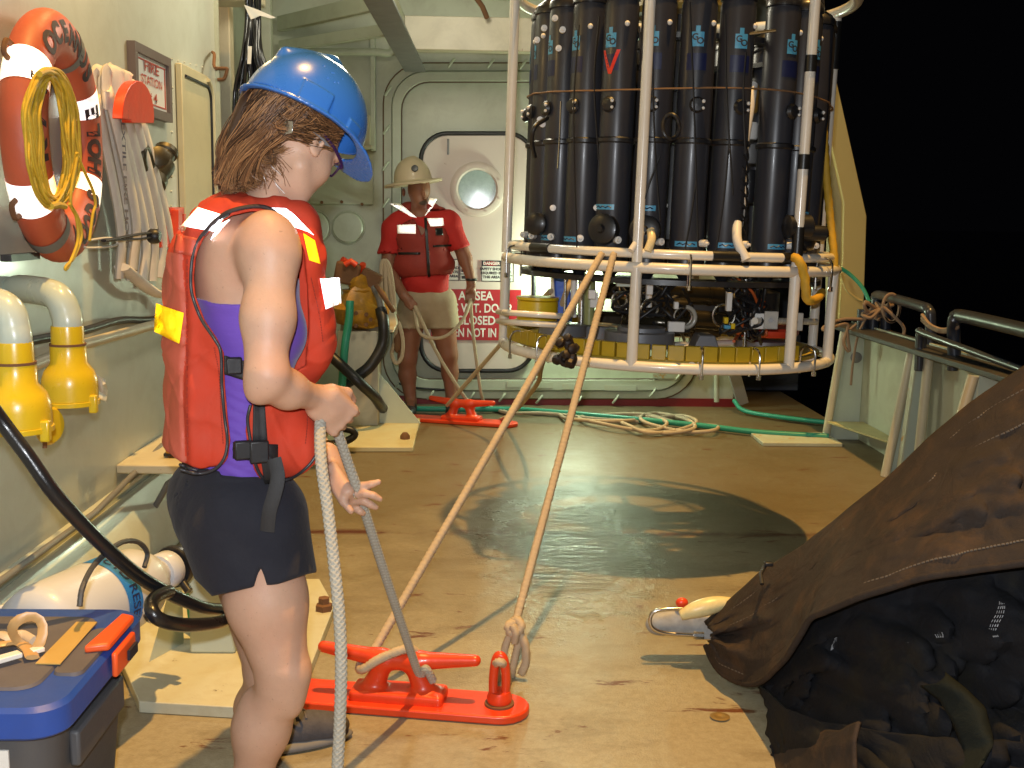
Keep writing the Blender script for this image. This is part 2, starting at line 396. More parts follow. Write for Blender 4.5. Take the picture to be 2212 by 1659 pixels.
# lower rusty patch and gusset studs
for x, y, ww, hh in ((1165, 832, 60, 46), (1235, 835, 40, 40), (1340, 838, 70, 40), (1440, 812, 60, 60), (1110, 830, 30, 20)):
    p = B(x, y, 0.0585); s = 8.14 / FPX
    MB().box(p, (ww * s, 0.004, 12 * s)).build('rust_streak', m_greenrust, fr)
# the door
dr = thing('watertight_door', 'pinkish white watertight door with round window and black gasket', 'door', B(1031, 800))
m_door = M('pinkish_white_paint', (0.68, 0.58, 0.52), 0.45, var=0.05, vscale=2, bmp=0.2, bscale=30, rust=0.02)
MB().prism(rr(913, 292, 1150, 798, 55, 0.05), (0, 0.045, 0)).build('door_leaf', m_door, dr, bevel=.006)
MB().tube(rr(909, 288, 1153, 801, 57, 0.045), 0.016, 10, closed=True).build('gasket', m_black, dr)
c = B(1031, 409, 0.05); s = 8.15 / FPX
MB().lathe([(58 * s, 0), (58 * s, .02), (54 * s, .028), (44 * s, .028), (40 * s, .012), (40 * s, 0.002)], c, (0, -1, 0), 40).build('window_ring', m_door, dr)
m_glass = M('rain_wet_green_glass', (0.30, 0.42, 0.38), 0.12, var=0.25, vscale=30, bmp=0.8, bscale=90, bdist=.004, coat=.6)
MB().lathe([(40 * s, 0), (40 * s, 0.016), (1e-4, 0.017)], c, (0, -1, 0), 40).build('window_pane', m_glass, dr)
for k in range(8):
    a = 2 * math.pi * (k + .5) / 8; q = c + (50 * s * math.cos(a), -.028, 50 * s * math.sin(a)); MB().cyl(q + (0, .004, 0), q + (0, -.005, 0), .007, n=6).build('bolt', m_door, dr)
p = B(968, 317, .055); MB().box(p, (.016, .012, .11)).build('hook_plate', m_gal, dr, bevel=.003)
for zz in (330, 745):
    p = B(1150, zz, .06); MB().cyl(p + (0, 0, -.06), p + (0, 0, .06), .018, n=12).build('hinge', m_door, dr)
# door signs (flat prints on the door)
AX, AY = np.array((1.0, 0, 0)), np.array((0, 0, 1.0))
sg = thing('door_notice_sign', 'red AT SEA notice with white letters on the white door', 'sign', B(1028, 737, .06))
c0 = B(1028, 680, 0.0575); MB().box(c0, (194 * s, .005, 110 * s)).build('panel', m_redsign, sg)
m_let = M('sign_lettering_white', (0.80, 0.76, 0.72), 0.5, var=0.03)
for i, (t, wpx) in enumerate((('AT SEA', 76), ('THIS W.T. DOOR', 160), ('CLOSED', 84), ('WHEN NOT IN USE', 162))):
    me = text_mesh(t, 0.1, bold=0.0022); w0 = max(v.co.x for v in me.vertices) - min(v.co.x for v in me.vertices); k = wpx * s / w0
    hk = 19.5 * s / 0.0735
    me.transform(Matrix([[k, 0, 0, float(B(1028, 640 + 26.5 * i, 0)[0])], [0, 0, -1, float(BY - .0605 - .0002)], [0, hk, 0, float(B(1028, 640 + 26.5 * i, .06)[2])], [0, 0, 0, 1]]))
    link_mesh('lettering', me, m_let, sg)
def small_sign(x0, y0, x1, y1, label, head=None, hcol=None, lines=(), icon=False):
    t = thing('small_safety_sign', label, 'sign', B((x0 + x1) / 2, y1, .06))
    ce = B((x0 + x1) / 2, (y0 + y1) / 2, .0565); ww = (x1 - x0) * s; hh = (y1 - y0) * s
    MB().box(ce, (ww, .004, hh)).build('panel', m_wsign, t)
    mb = MB(); f = .0585
    for dx, dz, a, b_ in ((0, hh / 2 - .003, ww, .005), (0, -hh / 2 + .003, ww, .005), (ww / 2 - .003, 0, .005, hh), (-ww / 2 + .003, 0, .005, hh)):
        mb.box(ce + (dx, -.0025 - (.0004 if b_ > a else 0), dz), (a, .001, b_))
    mb.build('border', m_ink, t)
    if head:
        hc = ce + (0, -.003, hh * .36); MB().box(hc, (ww * .94, .002, hh * .26)).build('header_band', m_ink, t)
        MB().prism([hc + (ww * .42 * math.cos(a), -.001, hh * .10 * math.sin(a)) for a in np.linspace(0, 6.283, 25)[:-1]], (0, -.0015, 0)).build('header_oval', m_redsign, t)
        text_on(head, .030, hc + (0, -.0034, 0), AX, AY, m_let, t, bold=.001)
    for i, l in enumerate(lines): text_on(l, .026, ce + (0, -.0026, hh * .09 - i * hh * .19), AX, AY, m_ink, t, bold=.0012)
    if icon:
        q = ce + (0, -.003, -hh * .1)
        mb = MB(); mb.prism([q + (ww * .3 * math.cos(R_(a)), 0, hh * .26 * math.sin(R_(a))) for a in range(0, 181, 15)], (0, -.001, 0))
        mb.box(q + (0, 0, -.014), (ww * .74, .002, .008)); mb.box(q + (0, 0, -.038), (ww * .5, .002, .022))
        mb.box(q + (-.008, -.0005, hh * .34), (.008, .002, .05), [_n((1, 0, .5)), (0, 1, 0), _n((-.5, 0, 1))]); mb.build('hard_hat_symbol', m_ink, t)
    return t
small_sign(1040, 563, 1083, 608, 'white DANGER safety shoes sign above the red notice', 'DANGER', True, ('SAFETY SHOES', 'REQUIRED IN', 'THIS AREA'))
small_sign(993, 560, 1012, 606, 'narrow white sign with hard hat symbol beside the man', icon=True)
small_sign(968, 560, 992, 606, 'white sign partly hidden behind the man in the hat', None, None, ('HARD', 'HATS', 'AREA'))
small_sign(1084, 565, 1110, 609, 'white safety sign half hidden by the white cage post', icon=True)
# things on the deckhouse wall left of the frame
t = thing('wall_vent_box', 'louvred cream box on the wall behind the blue helmet', 'vent', B(785, 320))
MB().box(B(785, 286, .05), (32 * s, .10, 70 * s)).build('box', m_cream, t, bevel=.006)
for k in range(9): MB().box(B(782, 257 + k * 5, .104), (22 * s, .006, 2.6 * s)).build('louvre', m_green, t)
MB().box(B(785, 318, .07), (40 * s, .13, 6 * s)).build('shelf', m_cream, t, bevel=.004)
for x, lab in ((752, 'round porthole cover on the back wall left of the man'), (680, 'round porthole cover on the back wall behind the woman\'s face')):
    t = thing('porthole_cover', lab, 'cover', B(x, 490), 'porthole covers on the back wall')
    MB().lathe([(33 * s, 0), (33 * s, .035), (30 * s, .045), (2 * s, .05), (1e-4, .05)], B(x, 491, 0), (0, -1, 0), 36).build('cover_disc', m_green, t)
    MB().tube([B(x + 35 * math.cos(a), 491 + 35 * math.sin(a), .01) for a in np.linspace(0, 6.283, 33)[:-1]], .007, 8, closed=True).build('rim', m_green, t)
t = thing('access_plate', 'rectangular bolted plate on the wall behind the woman\'s face', 'panel', B(740, 440))
MB().box(B(738, 395, .012), (134 * s, .024, 90 * s)).build('plate', m_green, t, bevel=.004)
for x, y in ((695, 437), (738, 436), (782, 441), (783, 352), (796, 300)): MB().cyl(B(x, y, .022), B(x, y, .04), .012, n=8).build('bolt', m_rusty, t)
t = thing('wall_stiffener', 'narrow vertical steel stiffener on the wall beside the helmet', 'stiffener', B(806, 320))
MB().box(B(806, 200, .04), (10 * s, .08, 240 * s)).build('stiffener', m_green, t, bevel=.004)
# lower wall bits right of frame
t = thing('wall_pipe_stub', 'short green vertical pipe low on the wall at its right end', 'pipe', B(1548, 860))
MB().tube([B(1548, 790, .05), B(1548, 868, .05)], .02, 12).build('pipe', m_green, t)
# ---- overhead (deckhouse overhang)
oh = thing('overhead', 'pale green underside of the deckhouse overhang with stiffeners', 'ceiling', (0, 7.5, 2.8))
MB().box((-.1, 7.55, 2.93), (3.4, 1.5, .05)).build('plating', m_green, oh)
def beam(name, p, q, w, h, m, par, bevel=.004): return MB().bar(p, q, w, h).build(name, m, par, bevel=bevel)
beam('stiffener', B(605, 52, .1), PY(830, 0, 7.0), .05, .10, m_green, oh)
beam('stiffener', B(608, 100, .1), PY(850, 62, 7.2), .05, .07, m_green, oh)
MB().tube([B(650, 112, .12), B(800, 112, .12), B(838, 115, .12), B(850, 105, .12), B(852, 60, .12)], .026, 12, smooth=5).build('conduit', m_green, oh)
t = thing('overhead_girder', 'heavy diagonal steel girder overhead with a dark underside', 'beam', B(910, 125, .1))
g0, g1 = B(897, 120, .1), PY(812, -60, 5.6)
dd = _n(g1 - g0); si = _n(np.cross(dd, (0, 0, 1)))
beam('web', g0, g1, .012, .20, m_green, t); beam('flange', g0 - np.array((0, 0, .105)), g1 - np.array((0, 0, .105)), .15, .014, m_gal, t)
t = thing('overhead_crossbeam', 'cream crossbeam overhead between the girder and the rosette', 'beam', B(1010, 90, .2))
MB().box(PY(1150, 76, 7.2), (1.65, .03, .205)).build('web', m_cream, t, bevel=.004); MB().box(PY(1150, 109, 7.2) + (0, .05, 0), (1.65, .14, .012)).build('flange', m_cream, t)
t = thing('rusty_overhead_rod', 'short rusty rod hanging from the overhead near the girder', 'rod', PY(1040, 30, 7.3))
MB().tube([PY(1025, -10, 7.0), PY(1042, 14, 7.05), PY(1052, 38, 7.1)], .016, 8).build('rod', m_rusty, t)
# pale panel and dark machinery seen past the rosette
t = thing('far_winch_house', 'pale grey structure seen behind the rosette bottles at upper right', 'wall', (2.0, 9.6, 0))
a = PY(1640, 45, 9.6); MB().box((a[0] + .0, 9.6, 2.9), (.62, .2, 2.0)).build('panel', m_green, t)
MB().box((2.15, 9.9, 1.0), (1.2, .3, 1.6)).build('dark_panel', M('dark_grey_blue', (0.05, 0.055, 0.07), .6), t)
o = MB().box((2.1, 9.2, .24), (1.0, .5, .46)).build('deck_locker', M('blue_grey_paint', (0.07, 0.08, 0.11), .5, dirt=.3), None, (2.1, 9.2, 0), bevel=.01)
tag(o, 'dark blue grey locker on deck beyond the bulkhead corner', 'locker')
o = MB().prism([PY(1575, 810, 8.0), PY(1600, 806, 8.0), PY(1618, 870, 8.0), PY(1595, 878, 8.0)], (0, .05, 0)).build('grey_canvas_flap', M('grey_canvas', (.25, .23, .2), .9), None, PY(1590, 870, 8.0), bevel=.003)
tag(o, 'grey canvas flap hanging at the corner of the bulkhead', 'canvas')

# ---- right bulwark
RX = 2.14; RT = 2.27
bu = thing('bulwark', 'pale green bulwark with rusty stays on the right side of the deck', 'bulwark', (RX, 5.5, 0))
y0, y1 = 1.2, 7.25
MB().box((2.44, (y0 + y1) / 2, .37), (.012, y1 - y0, .74)).build('side_plate', m_green, bu)
MB().box((2.39, (y0 + y1) / 2, .715), (.25, y1 - y0, .03)).build('cap_rail', M('dark_worn_cap', (0.035, 0.033, 0.035), .5, bmp=.4, rust=.35, rscale=6, dirt=.3), bu, bevel=.006)
m_pgg = M('pale_grey_green', (.50, .56, .47), .45, rust=.1, rscale=4)
def bracket(xa, ya, xb, yb, Y):
    p, q = PY(xa, ya, Y), PY(xb, yb, Y); q[2] = .70; p[2] = 0.0
    MB().tube([p, q], .026, 12).build('stay', m_cream, bu)
    MB().prism([p, q, (2.43, Y, .70), (2.43, Y, 0.0)], (0, .01, 0)).build('web_plate', m_pgg, bu)
bracket(1783, 945, 1824, 712, 6.97)
bracket(1912, 1025, 1968, 792, 5.93)
bracket(2010, 1090, 2100, 850, 4.95)
p, q = PY(1980, 1015, 5.75), PY(2004, 812, 5.75)
MB().tube([(p[0], 5.75, 0), (q[0], 5.75, .70)], .026, 12).build('stay', m_cream, bu)
MB().bar((p[0] - .06, 5.85, 0), (q[0] - .03, 5.85, .70), .05, .01).build('rusty_stay', m_greenrust, bu)
MB().lathe([(.035, 0), (.035, .012), (.02, .02), (1e-4, .02)], PY(1849, 772, 6.965), (0, -1, 0), 20).build('plug', m_gal, bu)
MB().prism([(2.2, 6.9, .12), (2.43, 6.9, .12), (2.43, 6.0, .12)], (0, 0, .01)).build('knee_plate', m_ycol if False else M('stained_yellow_paint', (.52, .46, .22), .5, rust=.3, dirt=.4), bu)
MB().box((2.0, 6.9, .012), (.5, .35, .024)).build('rusty_doubler', m_greenrust, bu, bevel=.004)
# rails (pipe with worn dark blue paint)
m_rail = M('worn_blue_black_paint', (0.03, 0.035, 0.05), .35, var=.4, vscale=8, bmp=.4, bscale=30, rust=.3, rscale=12, rcol=(.3, .22, .1), coat=.2)
rl = thing('pipe_rail', 'dark worn pipe rail above the bulwark nearest the foreground canvas', 'rail', PY(2060, 740, 5.5))
MB().tube([PY(2062, 780, 5.5), PY(2060, 715, 5.5), PY(2064, 688, 5.45), PY(2080, 683, 5.4), PY(2212, 713, 4.75), PY(2330, 742, 4.2)], .033, 14, smooth=5).build('top_rail', m_rail, rl)
MB().tube([PY(1985, 800, 5.75), PY(1988, 735, 5.75), PY(1990, 716, 5.72), PY(2000, 722, 5.65), PY(2212, 800, 4.7), PY(2330, 842, 4.2)], .017, 12, smooth=5).build('lower_rail', m_rail, rl)
MB().tube([PY(2057, 800, 5.5), PY(2062, 715, 5.5)], .027, 12).build('post', m_rail, rl)
MB().tube([PY(1987, 800, 5.8), PY(1990, 720, 5.8)], .03, 12).build('post', m_rail, rl)
rl = thing('short_pipe_rail', 'short dark bent pipe rail beside the yellow column', 'rail', PY(1950, 700, 6.4))
MB().tube([PY(1893, 690, 6.95), PY(1892, 650, 6.95), PY(1900, 638, 6.9), PY(1990, 662, 6.1), PY(2006, 672, 6.0), PY(2010, 690, 5.98), PY(2010, 790, 5.98)], .03, 14, smooth=5).build('rail', m_rail, rl)
# bitts / cleat with tangled line on the bulwark top
m_line = M('old_tan_line', (.30, .20, .13), .9, var=.25, bmp=.6, bscale=150, bdist=.003)
t = thing('deck_bitt', 'dark blue bitt on the bulwark top wrapped in old line', 'bitt', PY(1890, 705, 6.8))
for x in (1885, 1912, 1862):
    MB().tube([PY(x, 712, 6.85), PY(x + 2, 668, 6.85)], .034, 14).build('horn' if x == 1862 else 'post', m_rail, t)
mb = MB(); rnd = random.Random(4)
pts = [PY(1860 + rnd.uniform(0, 70), 650 + rnd.uniform(0, 45), 6.8 + rnd.uniform(-.09, .09)) for i in range(22)]
mb.tube(pts, .011, 7, smooth=6)
mb.tube([PY(1885, 660, 6.8), PY(1855, 720, 6.8), PY(1843, 780, 6.8), PY(1838, 832, 6.8)], .008, 7, smooth=6)
mb.tube([PY(1870, 690, 6.8), PY(1820, 690, 6.8), PY(1782, 705, 6.8), PY(1783, 713, 6.78), PY(1830, 700, 6.8), PY(1822, 740, 6.8), PY(1835, 758, 6.8), PY(1832, 720, 6.8), PY(1850, 700, 6.8)], .010, 7, smooth=6)
o = mb.build('tangled_line', m_line, None, PY(1885, 700, 6.8)); tag(o, 'tan line tangled around the blue bitt below the yellow column', 'rope')
mb = MB()
mb.tube([PY(1925 + 18 * math.cos(a), 665 + 30 * math.sin(a), 6.55) for a in np.linspace(0, 9.5, 16)] + [PY(1938, 690, 6.5), PY(1953, 710, 6.5), PY(1948, 735, 6.5)], .010, 7, smooth=4)
o = mb.build('rope_loop', m_line, None, PY(1930, 700, 6.5)); tag(o, 'tan rope looped over the short bent rail', 'rope')
mb = MB()
for k in range(3): mb.tube([PY(1992, 680 + k * 6, 5.95), PY(2010, 702 + k * 3, 5.8), PY(2040, 712 + k * 3, 5.6), PY(2068, 700 + k * 4, 5.45), PY(2060, 696 + k * 5, 5.5)], .009, 7, smooth=5)
o = mb.build('rope_lashing', m_line, None, PY(2030, 700, 5.7)); tag(o, 'tan rope lashing joining the two pipe rails', 'rope')
# yellow column
m_ycol = M('pale_yellow_paint', (.62, .50, .20), .42, var=.06, vscale=2, bmp=.25, bscale=40, rust=.03)
t = thing('gallows_column', 'tall pale yellow angled steel column on the bulwark', 'column', PY(1840, 690, 7.15))
P = [(1797, 130), (1872, 467), (1865, 690), (1813, 690), (1821, 553), (1823, 437), (1794, 300)]
MB().prism([PY(x, y, 7.15) for x, y in P], (0, .22, 0)).build('front_plate', m_ycol, t, bevel=.004)
P = [(1785, 150), (1795, 140), (1794, 300), (1822, 437), (1820, 553), (1812, 690), (1795, 690), (1796, 560), (1800, 450), (1780, 300)]
MB().prism([PY(x, y, 7.2) for x, y in P], (0, .12, 0)).build('side_web', M('yellow_with_painted_shade', (.42, .36, .2), .5), t)  # column's own yellow, darkened to paint in the shade on this side
MB().tube([PY(1817, 590, 7.1), PY(1828, 625, 7.1), PY(1850, 645, 7.1), PY(1862, 650, 7.1)], .009, 8, smooth=5).build('conduit', m_ycol, t)

t = thing('bulkhead_light_fixture', 'caged round lamp on the back wall hidden behind the bottle rosette', 'lamp', (.66, BY, 1.0))
MB().lathe([(.09, 0), (.09, .04), (.075, .05)], (.66, BY, 1.0), (0, -1, 0), 24).build('housing', m_green, t)
ml_, nt, b = nodes_of('lit_lamp_glass'); b.inputs['Emission Color'].default_value = (.8, 1, .75, 1); b.inputs['Emission Strength'].default_value = 14
MB().lathe([(.07, 0), (.068, .03), (.05, .055), (1e-4, .07)], (.66, BY - .05, 1.0), (0, -1, 0), 24).build('glass', ml_, t)
# ================================================================= smooth solids (distance fields -> one continuous mesh)
def smin(a, b, k):
    h = np.clip(0.5 + 0.5 * (b - a) / k, 0, 1); return b * (1 - h) + a * h - k * h * (1 - h)
class Cone:                     # rounded cone between two points
    def __init__(s, a, b, ra, rb, k=0.02, sub=False):
        s.a = np.array(a, float); s.b = np.array(b, float); s.ra, s.rb, s.k, s.sub = ra, rb, k, sub
        m = max(ra, rb); s.lo = np.minimum(s.a, s.b) - m; s.hi = np.maximum(s.a, s.b) + m
    def d(s, P):
        ab = s.b - s.a; t = np.clip(((P - s.a) @ ab) / max(ab @ ab, 1e-12), 0, 1)
        return np.linalg.norm(P - s.a - t[:, None] * ab, axis=1) - (s.ra + (s.rb - s.ra) * t)
class Ell:                      # ellipsoid with axes
    def __init__(s, c, r, ax=None, k=0.02, sub=False):
        s.c = np.array(c, float); s.r = np.array(r, float); s.A = np.eye(3) if ax is None else np.array(ax, float); s.k = k; s.sub = sub
        m = max(r); s.lo = s.c - m; s.hi = s.c + m
    def d(s, P):
        q = (P - s.c) @ s.A.T; k0 = np.linalg.norm(q / s.r, axis=1); k1 = np.linalg.norm(q / s.r ** 2, axis=1)
        return k0 * (k0 - 1.0) / np.maximum(k1, 1e-9)
class Boxx:
    def __init__(s, c, h, ax=None, rr=0.005, k=0.01, sub=False):
        s.c = np.array(c, float); s.h = np.array(h, float) - rr; s.rr = rr; s.A = np.eye(3) if ax is None else np.array(ax, float); s.k = k; s.sub = sub
        m = float(np.linalg.norm(h)); s.lo = s.c - m; s.hi = s.c + m
    def d(s, P):
        q = np.abs((P - s.c) @ s.A.T) - s.h
        return np.linalg.norm(np.maximum(q, 0), axis=1) + np.minimum(q.max(axis=1), 0) - s.rr
def field(prims, P, off=0.0):
    D = np.full(len(P), 1.0)
    for p in prims:
        m = np.all((P > p.lo - 0.09) & (P < p.hi + 0.09), axis=1)
        if not m.any(): continue
        v = p.d(P[m])
        D[m] = smin(D[m], v, p.k) if not p.sub else -smin(-D[m], v, p.k)
    return D - off
def surface_nets(fun, lo, hi, h, prims=None):
    lo = np.array(lo, float); hi = np.array(hi, float)
    n = np.ceil((hi - lo) / h).astype(int) + 2
    ax = [lo[i] + h * np.arange(n[i]) for i in range(3)]
    D = np.full(n, 1.0, np.float32)
    # evaluate only blocks near the solid
    bs = 12
    for i in range(0, n[0], bs):
        for j in range(0, n[1], bs):
            for k in range(0, n[2], bs):
                sx, sy, sz = ax[0][i:i + bs], ax[1][j:j + bs], ax[2][k:k + bs]
                c = np.array((sx.mean(), sy.mean(), sz.mean()))
                if prims is not None:
                    r = h * bs * .9
                    if not any(np.all((c > p.lo - r - .05) & (c < p.hi + r + .05)) for p in prims if not p.sub): continue
                    if fun(c[None])[0] > r + 0.03: continue
                g = np.stack(np.meshgrid(sx, sy, sz, indexing='ij'), -1).reshape(-1, 3)
                D[i:i + bs, j:j + bs, k:k + bs] = fun(g).reshape(len(sx), len(sy), len(sz))
    S = D < 0
    c8 = [(a, b, c) for a in (0, 1) for b in (0, 1) for c in (0, 1)]
    cnt = np.zeros(np.array(n) - 1, np.int8)
    for a, b, c in c8: cnt += S[a:n[0] - 1 + a, b:n[1] - 1 + b, c:n[2] - 1 + c]
    act = (cnt > 0) & (cnt < 8); idx = np.argwhere(act)
    if len(idx) == 0: return None, None
    num = -np.ones(act.shape, int); num[act] = np.arange(len(idx))
    acc = np.zeros((len(idx), 3)); w_ = np.zeros(len(idx))
    for a, b, c in c8:
        for d in range(3):
            if (a, b, c)[d]: continue
            e = [a, b, c]; e[d] = 1
            v0 = D[idx[:, 0] + a, idx[:, 1] + b, idx[:, 2] + c]; v1 = D[idx[:, 0] + e[0], idx[:, 1] + e[1], idx[:, 2] + e[2]]
            cr = (v0 < 0) != (v1 < 0); t = np.where(cr, v0 / np.where(cr, v0 - v1, 1), 0)
            q = np.tile(np.array((a, b, c), float), (len(idx), 1)); q[:, d] += t
            acc[cr] += q[cr]; w_[cr] += 1
    V = lo + h * (idx + acc / w_[:, None]); F = []
    for d in range(3):
        e = [0, 0, 0]; e[d] = 1
        A0 = S[:n[0] - e[0], :n[1] - e[1], :n[2] - e[2]]; A1 = S[e[0]:, e[1]:, e[2]:]
        u, v = (d + 1) % 3, (d + 2) % 3
        ed = np.argwhere(A0 != A1)
        ok = (ed[:, u] > 0) & (ed[:, v] > 0) & (ed[:, u] < n[u] - 1) & (ed[:, v] < n[v] - 1); ed = ed[ok]
        U = np.zeros(3, int); U[u] = 1; Vv = np.zeros(3, int); Vv[v] = 1
        q = [num[tuple((ed - x).T)] for x in (0 * U, U, U + Vv, Vv)]
        q = np.stack(q, 1); flip = A0[tuple(ed.T)]
        q[~flip] = q[~flip][:, ::-1]; F.append(q)
    F = np.concatenate(F); F = F[(F >= 0).all(1)]
    return V, F
def solid(name, fun, lo, hi, h, mat, parent=None, loc=None, prims=None, relax=1, matfun=None, smooth=80):
    V, F = surface_nets(fun, lo, hi, h, prims)
    for _ in range(relax):      # light relaxation of the net, then pull back to the true surface
        A = np.zeros_like(V); c = np.zeros(len(V))
        for i in range(4):
            a, b = F[:, i], F[:, (i + 1) % 4]
            np.add.at(A, a, V[b]); np.add.at(c, a, 1); np.add.at(A, b, V[a]); np.add.at(c, b, 1)
        V2 = .5 * V + .5 * A / np.maximum(c, 1)[:, None]
        e = h * .5; f0 = fun(V2); g = np.stack([(fun(V2 + np.eye(3)[i] * e) - f0) / e for i in range(3)], 1)
        gl = np.maximum(np.linalg.norm(g, axis=1), .3); V = V2 - g * (np.clip(f0, -h, h) / gl ** 2)[:, None]
    me = bpy.data.meshes.new(name); me.from_pydata(V.tolist(), [], F.tolist()); me.validate()
    if matfun is not None:
        C = V[F].mean(1); ids = matfun(C); me.polygons.foreach_set('material_index', ids.astype(np.int32)[:len(me.polygons)])
    me.shade_smooth()
    return link_mesh(name, me, mat, parent, loc)
def hits(fun, xy, far=4.0, near=1.2, off=0.0):
    """points of the solid that the photo shows at the given photo positions"""
    out = []
    for x, y in xy:
        d = _n(ray(x, y)); t = near; ok = False; best = (9, near)
        for _ in range(160):
            p = CAM + d * t; v = fun(p[None])[0]
            if v < best[0]: best = (v, t)
            if v < off + 0.0008: ok = True; break
            t += max(min(v - off, .12) * .8, .001)
            if t > far: break
        out.append(CAM + d * (t if ok else best[1]))
    return out
def patch(fun, quad, nu, nv, off, far=4.0, near=1.2):
    """a grid that lies on the solid inside a photo quadrilateral (corners in order)"""
    q = np.array(quad, float); G = []
    for i in range(nu + 1):
        for j in range(nv + 1):
            u, v = i / nu, j / nv
            G.append(q[0] * (1 - u) * (1 - v) + q[1] * u * (1 - v) + q[2] * u * v + q[3] * (1 - u) * v)
    P = hits(fun, G, far, near, off)
    return P, [(i * (nv + 1) + j, (i + 1) * (nv + 1) + j, (i + 1) * (nv + 1) + j + 1, i * (nv + 1) + j + 1) for i in range(nu) for j in range(nv)]
def cloth_patch(name, fun, quad, nu, nv, off, mat, parent, thick=.002, far=4.0, near=1.2):
    P, F = patch(fun, quad, nu, nv, off, far, near)
    o = MB().add(P, F).build(name, mat, parent, smooth=80)
    s_ = o.modifiers.new('thickness', 'SOLIDIFY'); s_.thickness = thick; s_.offset = 0
    return o
# ================================================================= the water sampling rosette hanging over the deck
CC = np.array((0.80, 4.80, 0.0)); RB, RM, RT_ = 0.83, 1.20, 2.285; RAD = 0.70
rs_ = thing('sampling_rosette', 'round white pipe cage of tall dark grey sampling bottles hanging above the deck', 'sampling rosette', CC + (0, 0, 1.2))
def rp(deg, r, z): a = R_(deg); return CC + (r * math.sin(a), -r * math.cos(a), z)     # 0 deg faces the camera
def ringpts(r, z, n=64, a0=0, a1=360): return [rp(a0 + (a1 - a0) * k / n, r, z) for k in range(n + (0 if a1 - a0 == 360 else 1))]
m_cage = M('white_cage_enamel', (0.74, 0.71, 0.64), 0.25, var=0.06, vscale=5, bmp=0.15, bscale=70, rust=0.14, rscale=8, rcol=(0.30, 0.19, 0.09), dirt=0.25, dcol=(.5, .43, .3), coat=0.35)
m_tape = M('black_tape', (0.012, 0.012, 0.012), 0.35)
m_btl = M('dark_grey_pvc', (0.030, 0.031, 0.039), 0.36, var=.2, vscale=4, bmp=.15, bscale=25, bdist=.001, coat=.05, dirt=.3, dcol=(.06, .055, .05), rvar=.06)
m_cap = M('black_acetal', (0.016, 0.016, 0.018), 0.35, var=.2, coat=.1)
m_nyl = M('white_nylon', (0.72, 0.70, 0.66), 0.4, var=.06)
m_lbl = M('sky_blue_label', (0.08, 0.34, 0.55), 0.4, var=.08)
m_btape = M('dark_blue_tape', (0.008, 0.013, 0.06), 0.4, var=.2)
m_bung = M('amber_bungee', (0.35, 0.17, 0.04), 0.5)
MB().tube(ringpts(RAD, RB), .021, 12, closed=True).build('bottom_ring', m_cage, rs_, smooth=60)
MB().tube(ringpts(RAD, RM), .021, 12, closed=True).build('middle_ring', m_cage, rs_, smooth=60)
MB().tube(ringpts(RAD - .02, RM + .052, 64), .018, 12, closed=True).build('bottle_ring', m_cage, rs_, smooth=60)
MB().tube(ringpts(RAD, RT_), .024, 12, closed=True).build('top_ring', m_cage, rs_, smooth=60)
for a in (-19, 34, 100, -92, 160, -140):
    mb = MB(); mb.tube([rp(a, RAD, RM + .02), rp(a, RAD, RT_)], .020 if a != -92 else .021, 12); mb.build('post', m_cage, rs_, smooth=60)
for a in (-19, 34, 62, 100, -92, 160, -140):
    MB().tube([rp(a, RAD, RB), rp(a, RAD, RM)], .021, 12).build('lower_post', m_cage, rs_, smooth=60)
for z0, z1 in ((1.262, 1.37), (1.585, 1.64), (1.94, 2.0), (2.27, 2.3)):
    MB().tube([rp(34, RAD, z0), rp(34, RAD, z1)], .0225, 12).build('black_tape_band', m_tape, rs_)
MB().tube([rp(100, RAD, 2.05), rp(100, RAD, 2.25)], .0235, 12).build('black_tape_band', m_tape, rs_)
for a0, a1, z, r in ((4, 13, RM + .052, RAD - .02), (-62, -52, RM + .052, RAD - .02), (29, 35, RM + .052, RAD - .02)):
    MB().tube(ringpts(r, z, 6, a0, a1), .0215, 12).build('black_tape_band', m_tape, rs_)
# U-bolts
def ubolt(a, r, z, h):
    p = rp(a, r + .03, z); q = rp(a, r + .03, z - h); inn = rp(a, r - .03, z - h)
    mb = MB(); mb.tube([rp(a, r - .032, z - h), rp(a, r - .03, z + .015), rp(a, r, z + .034), p + (0, 0, .01), q], .0045, 8, smooth=4)
    mb.cyl(q + (0, 0, -.005), q + (0, 0, .012), .009, n=6); mb.build('u_bolt', m_steel, rs_)
for a in (-74, -3, 51): ubolt(a, RAD, RM + .02, .09)
for a in (-68, -52, 2, 20, 44): ubolt(a, RAD, RB + .045, .075)
# upper and lower plates that carry the bottles
MB().ringplate(ringpts(.64, 1.135, 48), ringpts(.50, 1.135, 48), (0, 0, .02)).build('bottle_plate', m_cap, rs_)
MB().ringplate(ringpts(.50, 2.06, 48), ringpts(.44, 2.06, 48), (0, 0, .02)).build('upper_plate', m_cap, rs_)
MB().lathe([(.10, 1.3), (.09, 1.35), (.09, 2.1), (.07, 2.2), (.09, 2.35)], CC, (0, 0, 1), 24).build('carousel_post', m_cap, rs_)
MB().lathe([(.20, 2.22), (.22, 2.24), (.22, 2.28), (.05, 2.30)], CC, (0, 0, 1), 32).build('release_carousel', M('yellowed_plastic', (.35, .25, .06), .4), rs_)
# lifting wheel with spokes on top
MB().tube(ringpts(.40, RT_ + .1, 48), .018, 10, closed=True).build('lifting_ring', m_cage, rs_)
for a in range(0, 360, 60): MB().tube([rp(a, .06, RT_ + .14), rp(a, .40, RT_ + .1), rp(a, RAD, RT_)], .014, 8).build('spoke', m_cage, rs_)
